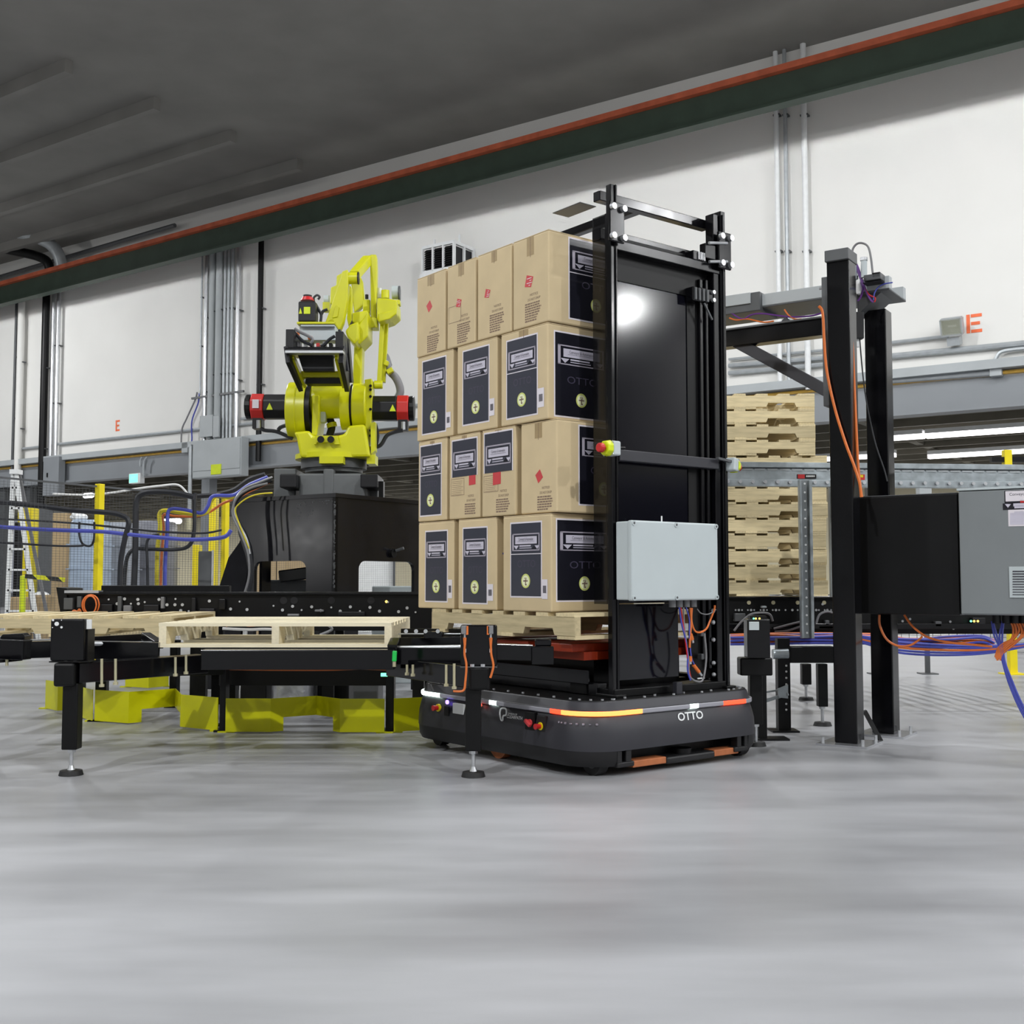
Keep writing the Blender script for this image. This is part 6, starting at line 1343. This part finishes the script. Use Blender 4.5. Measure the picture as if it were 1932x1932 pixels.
for pts, r, mt, lb in (([(1607, 488), (1609, 470), (1617, 460), (1628, 459), (1638, 466), (1643, 485), (1646, 510), (1647, 518)], 0.0065, 'gcable', 'grey tube arching above the gantry post to the valve unit'),
    ([(1612, 494), (1618, 510), (1624, 528), (1628, 545), (1624, 560), (1618, 568)], 0.006, 'purple', 'purple tube sagging left below the valve unit'),
    ([(1614, 494), (1620, 508), (1627, 530), (1634, 550), (1643, 566), (1648, 570)], 0.006, 'purple', 'purple tube sagging right below the valve unit'),
    ([(1648, 566), (1650, 553), (1657, 542), (1668, 536), (1684, 533)], 0.004, 'blue', 'blue tube curving along the channel beam end'),
    ([(1613, 500), (1622, 520), (1630, 540), (1640, 556), (1651, 562), (1650, 570)], 0.004, 'redp', 'thin red wire beside the purple tubes'),
    ([(1599, 556), (1606, 560), (1608, 640), (1612, 730), (1616, 820), (1620, 890), (1626, 938)], 0.008, 'orange', 'orange cable running straight down the right side of the front gantry post'),
    ([(1545, 578), (1552, 590), (1555, 640), (1560, 700), (1575, 770), (1595, 835), (1612, 880), (1622, 912), (1625, 938)], 0.0085, 'orange', 'orange cable curving from the channel beam across the front gantry post'),
    ([(1618, 520), (1617, 545), (1619, 575), (1622, 640), (1632, 740), (1650, 830), (1668, 885), (1674, 908)], 0.004, 'bcable', 'thin black cable hanging slack between the two gantry posts'),
    ([(1376, 588), (1400, 602), (1418, 594), (1440, 592), (1490, 598), (1530, 596), (1552, 590)], 0.005, 'purple', 'purple and red wiring along the underside of the channel beam'),
    ([(1376, 600), (1390, 604), (1410, 602), (1440, 608), (1460, 606)], 0.005, 'orange', 'orange wire under the left end of the channel beam'),
    ([(1480, 584), (1488, 595), (1500, 602), (1512, 602)], 0.005, 'orange', 'short orange wire loop under the middle of the channel beam')):
    c = gA - gn * 0.09 if 'across the front' in lb else gx
    if 'straight down' in lb: c = gA + gw * 0.075
    tag(M().tube([onp(x, y, c) for x, y in pts], r).build('gantry_cable', K[mt], smooth=True), lb, 'cable', 'cables on the gantry')
M().bar(onp(1620, 640, gx), onp(1620, 590, gx), 0.05, 0.05, (0, 1, 0)).build('slide_block', K['motor'], gt, bev=0.004)
M().bar(onp(1617, 640, gx), onp(1618, 655, gx), 0.02, 0.02, (0, 1, 0)).build('slide_foot', K['white'], gt)
sr = G(1652, 1398); M().bar(sr + V((-0.06, 0, 0.17)), sr + V((0.03, 0, 0.0)), 0.03, 0.02).build('leaning_bracket', K['rubber']); tag(bpy.data.objects['leaning_bracket'], 'black rubber strip leaning at the foot of the rear gantry post', 'strip')
for c, py, w_ in ((gA, 1285, 0.012), (gB, 1265, 0.02)): pass
# ================================================================ cabinets on the right
kA = gA + gn * 0.2 + gw * 0.05
def kbox(t, px0, px1, py0, py1, n0, n1, nm, mt, bev=0.006, c=None):
    c = c or kA; a, b = onp(px0, py1, c + gn * n0), onp(px1, py0, c + gn * n0); s0, s1 = (a - c).dot(gw), (b - c).dot(gw)
    return s0, s1
a = onp(1613, 1158, kA); b = onp(1812, 1158, kA); zT, zB = onp(1613, 939, kA).z, a.z
ca = thing('black_cabinet', 'flat black steel cabinet mounted right of the front gantry post', 'cabinet', tuple((a + b) / 2), world=True)
def kb2(t, s0, s1, n0, n1, z0, z1, nm, mt, bev=0.006): return M().obox(V((kA.x, kA.y, (z0 + z1) / 2)) + gw * (s0 + s1) / 2 + gn * (n0 + n1) / 2, gw * (s1 - s0) / 2, gn * (n1 - n0) / 2, V((0, 0, (z1 - z0) / 2))).build(nm, K[mt], t, bev=bev)
sa, sb = (a - kA).dot(gw), (b - kA).dot(gw)
kb2(ca, sa, sb, 0.0, 0.17, zB, zT, 'body', 'blackm'); kb2(ca, sa, sb, -0.012, 0.0, zB + 0.004, zT - 0.004, 'door', 'blackm', 0.003)
kb2(ca, sa, sb, 0.0, 0.17, zT, zT + 0.006, 'top_edge', 'dgrey', 0.002)
cg = thing('grey_cabinet', 'grey electrical cabinet with louvred vent and white labels at the right edge', 'cabinet', tuple(onp(1880, 1160, kA)), world=True)
nf = -0.05
c1 = kA + gn * nf
l0 = (onp(1812, 1150, c1) - kA).dot(gw); l1 = l0 + 0.62; zt2, zb2 = onp(1812, 926, c1).z, onp(1812, 1160, c1).z
kb2(cg, l0, l1, nf + 0.02, 0.3, zb2, zt2, 'body', 'cab'); kb2(cg, l0 + 0.003, l1, nf, nf + 0.018, zb2 + 0.004, zt2 - 0.004, 'door', 'cab', 0.006)
kb2(cg, l0 - 0.005, l1, nf - 0.004, 0.3, zt2, zt2 + 0.012, 'drip_edge', 'lgrey', 0.002)
def fp(px, py): q = onp(px, py, c1); return (q - kA).dot(gw), q.z
def plate(px0, px1, py0, py1, d, nm, mt, t=cg, lab=None):
    s0, z1 = fp(px0, py0); s1, z0 = fp(px1, py1)
    o_ = kb2(t, s0, s1, nf - d - 0.002, nf - d + 0.002, z0, z1, nm, mt, 0)
    if lab: o_['label'] = lab
    return o_
pl1 = plate(1895, 1990, 926, 948, 0.0, 'name_plate', 'ink', lab='black bordered name plate'); plate(1897, 1988, 927, 943, 0.002, 'plate_face', 'paper', pl1); plate(1925, 1960, 943.5, 947.5, 0.002, 'red_bar', 'redp', pl1)
pl2 = plate(1892, 1990, 950, 959, 0.0, 'arrow_plate', 'ink', lab='black plate with pale arrows'); plate(1912, 1985, 950, 953, 0.002, 'pale_bar', 'panelgrey', pl2); plate(1914, 1980, 954.5, 957, 0.002, 'pale_bar', 'panelgrey', pl2)
m = M(); pts_ = [fp(x, y) for x, y in ((1896, 951), (1908, 951), (1902, 958))]; m.poly([V((kA.x, kA.y, 0)) + gw * s + gn * (nf - 0.005) + V((0, 0, z)) for s, z in pts_], gn * 0.001); m.build('pale_arrow', K['panelgrey'], pl2)
s, z = fp(1945, 931.5); q = V((kA.x, kA.y, z)) + gw * s + gn * (nf - 0.0045)
put_text(M(), 'Conveyor & Automation', q, gw, V((0, 0, 1)), 0.022, 0.21).build('lettering', K['txt'], pl1, flat=True)
pl3 = plate(1902, 1990, 962, 991, 0.0, 'notice_sheet', 'paper', lab='white printed notice sheet')
m = M()
for k in range(9):
    s0, z1 = fp(1906 + (8 if k == 0 else 0), 965 + k * 2.8); s1, z0 = fp(1984 - 7 * (k % 3), 965.9 + k * 2.8); m.obox(V((kA.x, kA.y, (z0 + z1) / 2)) + gw * (s0 + s1) / 2 + gn * (nf - 0.003), gw * (s1 - s0) / 2, gn * 0.0005, (0, 0, abs(z1 - z0) / 2))
m.build('print_lines', K['panelgrey'], pl3, kind='stuff')
vt = plate(1904, 1990, 1069, 1128, 0.004, 'vent_frame', 'lgrey', lab='light grey louvred vent')
for k in range(10):
    y = 1077 + k * 4.9; plate(1911, 1985, y, y + 1.6, 0.0072, 'vent_slot', 'txt', vt)
for px in (1873, 1892, 1909, 1926): 
    q = onp(px, 1161, kA); M().cyl(q + gn * 0.1, q + gn * 0.1 - V((0, 0, 0.045)), 0.024, n=12).build('cable_gland', K['motor'], cg, smooth=True)
# cables hanging under the grey cabinet
kc = kA + gn * 0.1
kk = 0
ORD = ['first', 'second', 'third', 'fourth', 'fifth', 'sixth', 'seventh', 'eighth', 'ninth', 'tenth', 'eleventh', 'twelfth']
def kcable(pts, r, mt, lb, c=None, grp='cables under the right cabinets'):
    tag(M().tube([onp(x, y, c or kc) for x, y in pts], r).build('loom_cable', K[mt], smooth=True), lb, 'cable', grp)
for k in range(4):
    kcable([(1871 + k * 2.2 + (16 if k > 1 else 0), 1172), (1876 + k * 5, 1200), (1886 + k * 2, 1222), (1892 + k * 1.5, 1250), (1902 + k * 2.6, 1285), (1918 + k * 3, 1325), (1934 + k * 4, 1356), (1956 + k * 5, 1392), (1990 + k * 6, 1402)], 0.0055, 'blue', 'blue cable dropping from the grey cabinet to the lower right edge, %s from the left' % ORD[k])
for k in range(6):
    kcable([(1907 + k * 5, 1172), (1912 + k * 5.5, 1188 + 3 * (k % 2)), (1908 + k * 4.5, 1206 - 3 * (k % 3)), (1893 + k * 3.5, 1214 + 2 * (k % 3)), (1884 + k * 1.8, 1222 + k * 2.0), (1878 + k * 1.8, 1240 + 3 * (k % 3))], 0.006, 'orange', 'orange cable under the grey cabinet bunching down to the left, %s from the left' % ORD[k])
kcable([(1659, 1160), (1660, 1180), (1672, 1205), (1692, 1218), (1716, 1218), (1735, 1206), (1740, 1200)], 0.0065, 'orange', 'orange cable looping below the black cabinet, left one')
kcable([(1706, 1160), (1722, 1182), (1750, 1202), (1790, 1212), (1830, 1216), (1872, 1220)], 0.0065, 'orange', 'orange cable sloping below the black cabinet to the right')
# ================================================================ right conveyor with loom
RY2 = 8.0
rc = thing('roller_conveyor', 'black roller conveyor side plate under the tall pallet stack on the right', 'conveyor', (XX(1650, RY2), RY2, 0), world=True)
x0, x1 = XX(1340, RY2), XX(2000, RY2); zt, zb_ = ZZ(1129, RY2), ZZ(1196, RY2)
M().box(x0, x1, RY2, RY2 + 0.03, zb_, zt).build('side_plate', K['blackm'], rc); M().box(x0, x1, RY2 - 0.03, RY2 + 0.05, zt, zt + 0.012).build('top_rail', K['black'], rc, bev=0.003); M().box(x0, x1, RY2 - 0.05, RY2 + 0.02, ZZ(1186, RY2), ZZ(1176, RY2)).build('mid_rail', K['black'], rc, bev=0.003)
M().box(x0, x1, RY2 + 2.4, RY2 + 2.43, zb_, zt).build('rear_plate', K['blackm'], rc)
for k in range(22):
    x = x0 + 0.06 + (x1 - x0 - .12) * k / 21; M().cyl((x, RY2 + 0.04, zt - 0.028), (x, RY2 + 2.39, zt - 0.028), 0.025, n=8).build('roller', K['alu'], rc, smooth=True)
for k, px in enumerate((1413, 1459, 1505, 1555)): M().cyl(W(px, 1137, RY2), W(px, 1137, RY2 - 0.01), 0.014, n=12).build('knockout', K['zinc'], rc)
m = M()
for k, px in enumerate((1388, 1394, 1400, 1411, 1417, 1423, 1435, 1441, 1447, 1458, 1464, 1470, 1482, 1495, 1505, 1511, 1540, 1545, 1556, 1561, 1568, 1578)): m.cyl(W(px, 1151, RY2), W(px, 1151, RY2 - 0.008), 0.0065 if k % 3 != 1 else 0.009, n=6)
for px, py in ((1386, 1170), (1552, 1140), (1690, 1185), (1703, 1172), (1717, 1168), (1742, 1184), (1750, 1181), (1793, 1173), (1799, 1186), (1770, 1180), (1541, 1178), (1577, 1178)): m.cyl(W(px, py, RY2), W(px, py, RY2 - 0.01), 0.009, n=6)
m.build('bolt_row', K['alu'], rc, kind='stuff')
for a, b, c_, d_, mt in ((1383, 1403, 1157, 1172, 'dgrey'), (1434, 1443, 1143, 1147, 'lgrey'), (1552, 1560, 1170, 1180, 'dgrey'), (1540, 1592, 1180, 1186, 'black'), (1758, 1770, 1172, 1182, 'dgrey'), (1828, 1852, 1165, 1178, 'motor')): M().box(XX(a, RY2), XX(b, RY2), RY2 - 0.05, RY2, ZZ(d_, RY2), ZZ(c_, RY2)).build('module', K[mt], rc, bev=0.004)
for px, mt in ((1832, 'led_g'), (1838, 'led_y'), (1845, 'led_y')): M().cyl(W(px, 1172, RY2 - 0.05), W(px, 1172, RY2 - 0.054), 0.008, n=8).build('indicator', K[mt], rc)
for pts in ([(1540, 1176), (1546, 1160), (1560, 1154), (1575, 1158), (1588, 1170)], [(1385, 1190), (1400, 1172), (1420, 1158), (1450, 1158), (1458, 1172)], [(1460, 1186), (1490, 1178), (1515, 1172)], [(1462, 1192), (1485, 1190), (1515, 1180)], [(1383, 1204), (1396, 1202), (1405, 1208)]):
    M().tube([W(x, y, RY2 - 0.08) for x, y in pts], 0.008).build('wire', K['gcable'], rc, smooth=True)
# loom of blue and orange cables lying along the conveyor
n_ = 0
for k in range(12):
    y0 = 1196 + (k // 2) * 3.2 + (k % 2) * 1.6; yy = RY2 - 0.1 - 0.02 * (k % 4); mt = 'blue' if k % 2 else 'orange'
    P = [(1378, y0 + 2), (1450, y0 + random.uniform(-2, 2)), (1530, y0 + random.uniform(-1, 2)), (1600, y0 + random.uniform(-2, 2)), (1660, y0 + random.uniform(0, 4)), (1720, y0 + random.uniform(3, 11)), (1790, y0 + random.uniform(3, 13)), (1850, y0 + random.uniform(2, 12)), (1876, y0 + 12)]
    tag(M().tube([W(x, y, yy) for x, y in P], 0.009).build('loom_cable', K[mt], smooth=True), '%s cable in the long loom under the right conveyor, %s %s one from the top' % (mt, ORD[k // 2], mt), 'cable', 'loom under the right conveyor')
for k in range(5):
    P = [(1625, 1200 + k * 3), (1660, 1206 + k * 4), (1700, 1212 + k * 5), (1760, 1216 + k * 5), (1830, 1219 + k * 4), (1880, 1218 + k * 3), (1940, 1215 + k)]
    tag(M().tube([W(x, y, RY2 - 0.2) for x, y in P], 0.008).build('loom_cable', K['blue' if k != 2 else 'orange'], smooth=True), '%s cable sagging below the loom right of the gantry, %s from the top' % ('orange' if k == 2 else 'blue', ORD[k]), 'cable', 'loom under the right conveyor')
# legs of the right conveyor and right dock
def leg(lb, px, yfoot, y0, w, dark='blackm', ybot=None):
    g = G(px, yfoot); t = thing('conveyor_leg', lb, 'leg', (g.x, g.y, 0), group='levelling legs on the right', world=True)
    zt_ = ZZ(y0, g.y); M().box(g.x - w / 2, g.x + w / 2, g.y - w / 2, g.y + w / 2, 0.12, zt_).build('tube', K[dark], t, bev=0.004)
    M().cyl((g.x, g.y, 0.02), (g.x, g.y, 0.13), 0.011, n=10).build('threaded_rod', K['alu'], t, smooth=True); M().cyl((g.x, g.y, 0.105), (g.x, g.y, 0.12), 0.02, n=6).build('lock_nut', K['alu'], t)
    M().cyl((g.x, g.y, 0), (g.x, g.y, 0.022), 0.058, 0.05, n=22).build('foot', K['rubber'], t, smooth=True)
    return t, g
t, g = leg('black levelling leg just right of the dark vehicle', 1426, 1407, 1270, 0.068)
M().box(XX(1395, 6.2), XX(1456, 6.2), 6.2, 6.3, ZZ(1275, 6.2), ZZ(1241, 6.2)).build('cross_head', K['blackm'], t, bev=0.008)
leg('black levelling leg with cross head between the vehicle and the gantry', 1552, 1369, 1252, 0.06)
leg('far black levelling leg behind the others, with a short foot', 1521, 1321, 1252, 0.07)
o = M().box(XX(1487, 7.05), XX(1574, 7.05), 7.05, 7.15, ZZ(1251, 7.05), ZZ(1220, 7.05)).build('cross_beam', K['blackm'], bev=0.006); tag(o, 'black square beam end below the loom left of the gantry', 'beam')
g = G(1441, 1396); t = thing('floor_post', 'black post with flat foot right behind the nearest levelling leg', 'post', (g.x, g.y, 0), world=True)
M().box(g.x - .03, g.x + .02, g.y, g.y + .06, 0.01, 0.55).build('tube', K['blackm'], t); M().box(g.x - .1, g.x + .14, g.y - .04, g.y + .1, 0, 0.01).build('foot_plate', K['blackm'], t)
g = G(1481, 1381); t = thing('floor_post', 'black perforated post with a row of bright holes on a flat foot', 'post', (g.x, g.y, 0), world=True)
zt_ = ZZ(1205, g.y); M().box(g.x - .037, g.x + .037, g.y, g.y + .07, 0.01, zt_).build('tube', K['blackm'], t); M().box(g.x - .08, g.x + .08, g.y - .04, g.y + .12, 0, 0.01).build('foot_plate', K['blackm'], t)
for py in (1256, 1267, 1279, 1291, 1302, 1328, 1339): M().cyl(W(1483.5, py, g.y), W(1483.5, py, g.y - 0.003), 0.0065, n=10).build('hole', K['white'], t)
m = M(); m.bar(W(1445, 1322, g.y + .02), W(1487, 1309, g.y - .03), 0.03, 0.02); m.bar(W(1445, 1306, g.y + .02), W(1480, 1300, g.y - .03), 0.02, 0.01); m.poly([W(x, y, g.y - .04) for x, y in ((1468, 1300), (1487, 1292), (1487, 1318), (1470, 1316))], (0, 0.02, 0)); m.build('stay_bracket', K['galv'], t)
M().cyl(W(1458, 1234, g.y), W(1487, 1233, g.y), 0.03, n=12).build('pipe_bracket', K['galv'], t, smooth=True)
# right dock sensor housing
Y = 6.1
t = thing('sensor_housing', 'black sensor housing with white square and three small lights right of the vehicle', 'housing', (XX(1428, Y), Y, ZZ(1240, Y)), world=True)
M().box(XX(1409, Y), XX(1452, Y), Y, Y + 0.1, ZZ(1242, Y), ZZ(1168, Y)).build('cover', K['black'], t, bev=0.006); M().box(XX(1412, Y), XX(1431, Y), Y - 0.004, Y, ZZ(1189, Y), ZZ(1173, Y)).build('white_square', K['lgrey'], t, bev=0.002)
for px, mt in ((1422, 'led_g'), (1426, 'led_y'), (1433, 'led_y')): M().cyl(W(px, 1167, Y), W(px, 1167, Y - 0.004), 0.005, n=8).build('indicator', K[mt], t)
M().box(XX(1414, Y), XX(1446, Y), Y + 0.002, Y + 0.05, ZZ(1169, Y), ZZ(1162, Y)).build('head', K['blackm'], t)
# ================================================================ galvanised guard rail with pinned uprights
GY = 8.15
gr = thing('guard_rail', 'long galvanised steel rail crossing in front of the pallet stack on the right', 'rail', (XX(1650, GY), GY, ZZ(917, GY)), world=True)
yr = GY + 0.25
def rl(y0, y1, a, b, nm, mt, d0=0.0, d1=0.05, bev=0.003):
    xa, xb = XX(a, GY), XX(b, GY); za0, za1 = ZZ(y0, GY), ZZ(y1, GY)
    return M().hexa([(xa, GY + d0, za1), (xb, yr + d0, za1), (xb, yr + d1, za1), (xa, GY + d1, za1), (xa, GY + d0, za0), (xb, yr + d0, za0), (xb, yr + d1, za0), (xa, GY + d1, za0)]).build(nm, K[mt], gr, bev=bev)
rl(871, 881, 1330, 2030, 'top_flange', 'galv', -0.02); rl(881, 904, 1330, 2030, 'web', 'galv', 0.0); rl(904, 917, 1330, 2030, 'lower_roller_bed', 'galv', -0.03); rl(882, 884, 1330, 2030, 'joint_groove', 'dgrey', -0.003, 0.0, 0)
xa, xb = XX(1330, GY), XX(2030, GY)
for k in range(29):
    q = (k + .5) / 29; x = xa + (xb - xa) * q; y = GY + (yr - GY) * q
    M().cbox((x, y - 0.004, ZZ(885, GY)), 0.075, 0.006, 0.012).build('clip', K['conduit'], gr)
    M().cyl((x + .03, y, ZZ(909, GY)), (x + .03, y - 0.045, ZZ(909, GY)), 0.013, n=8).build('roller_pin', K['alu'], gr)
xq = XX(1524, GY); s_ = M().cbox((xq + .02, GY + 0.06, ZZ(897.5, GY)), 0.138, 0.006, 0.032).build('maker_sticker', K['motor'], gr, label='black and red maker sticker')
s_.location.y = GY + 0.25 * 0.28 - 0.008 - ORG[gr].y
M().cbox((xq - .02, GY + 0.06, ZZ(897.5, GY)), 0.05, 0.003, 0.03).build('red_field', K['redp'], s_).location.y = -0.004
m = M()
for k in range(6): m.cbox((xq + .02 + k * .0105, GY + 0.058, ZZ(897.0, GY)), 0.008, 0.002, 0.012)
m.build('maker_print', K['white'], s_).location.y = -0.0042
s2 = M().cbox((XX(1632, GY), GY + .1, ZZ(898, GY)), 0.085, 0.006, 0.04).build('warning_sticker', K['redm'], gr, label='red and yellow warning sticker'); s2.location.y = GY + 0.25 * 0.43 - 0.01 - ORG[gr].y
M().cbox((XX(1634, GY), GY + .1, ZZ(896, GY)), 0.045, 0.003, 0.018).build('yellow_field', K['ypost'], s2).location.y = -0.004
# pinned galvanised uprights
for px0, px1, py0, py1, Y, lb in ((1509, 1533, 906, 1204, 7.8, 'perforated galvanised upright standing before the pallet stack, front one'), (1566, 1581, 918, 1128, 8.6, 'darker perforated upright at the right side of the pallet stack')):
    t = thing('slotted_upright', lb, 'upright', (XX((px0 + px1) / 2, Y), Y, ZZ(py1, Y)), world=True); x0_, x1_ = XX(px0, Y), XX(px1, Y); z0_, z1_ = ZZ(py1, Y), ZZ(py0, Y); mt = 'galv' if px0 < 1550 else 'cab'
    M().box(x0_ + 0.012, x1_ - 0.018, Y, Y + 0.006, z0_, z1_).build('web', K['cab'], t); M().box(x0_, x0_ + 0.014, Y - 0.03, Y + 0.02, z0_, z1_).build('flange', K[mt], t, bev=0.002); M().box(x1_ - 0.02, x1_, Y - 0.03, Y + 0.02, z0_, z1_).build('flange', K[mt], t, bev=0.002)
    n_ = 18
    for k in range(n_): M().cyl(((x0_ + x1_) / 2, Y, z0_ + (z1_ - z0_) * (k + .6) / n_), ((x0_ + x1_) / 2, Y - 0.003, z0_ + (z1_ - z0_) * (k + .6) / n_), 0.0075, n=8).build('hole', K['white'], t)
# items seen in the gap between rail and cabinet
Y = 9.5
for a_, b_, mt, lb in ((1738, 1762, 'ledge', 'small pale grey box on a thin pole seen between guard rail and black cabinet'), (1640, 1670, 'blackm', 'small black box on a thin pole seen behind the cabinet beside the gantry')):
    Y = 11.2
    t = thing('pole_box', lb, 'box', (XX((a_ + b_) / 2, Y), Y, 0), world=True); x_ = XX((a_ + b_) / 2, Y)
    M().box(XX(a_, Y), XX(b_, Y), Y, Y + .1, ZZ(940, Y), ZZ(919, Y)).build('case', K[mt], t, bev=0.005); M().box(x_ - .02, x_ + .02, Y + .03, Y + .07, 0, ZZ(940, Y)).build('pole', K['dgrey'], t); M().box(x_ - .08, x_ + .08, Y - .03, Y + .13, 0, .01).build('foot_plate', K['dgrey'], t)
Y = 7.0
tag(M().box(XX(1612, Y), XX(1628, Y), Y, Y + .1, ZZ(938, Y), ZZ(925, Y)).build('clear_block', K['lgrey'], bev=0.008), 'small pale terminal block on the left end of the black cabinet top', 'block')
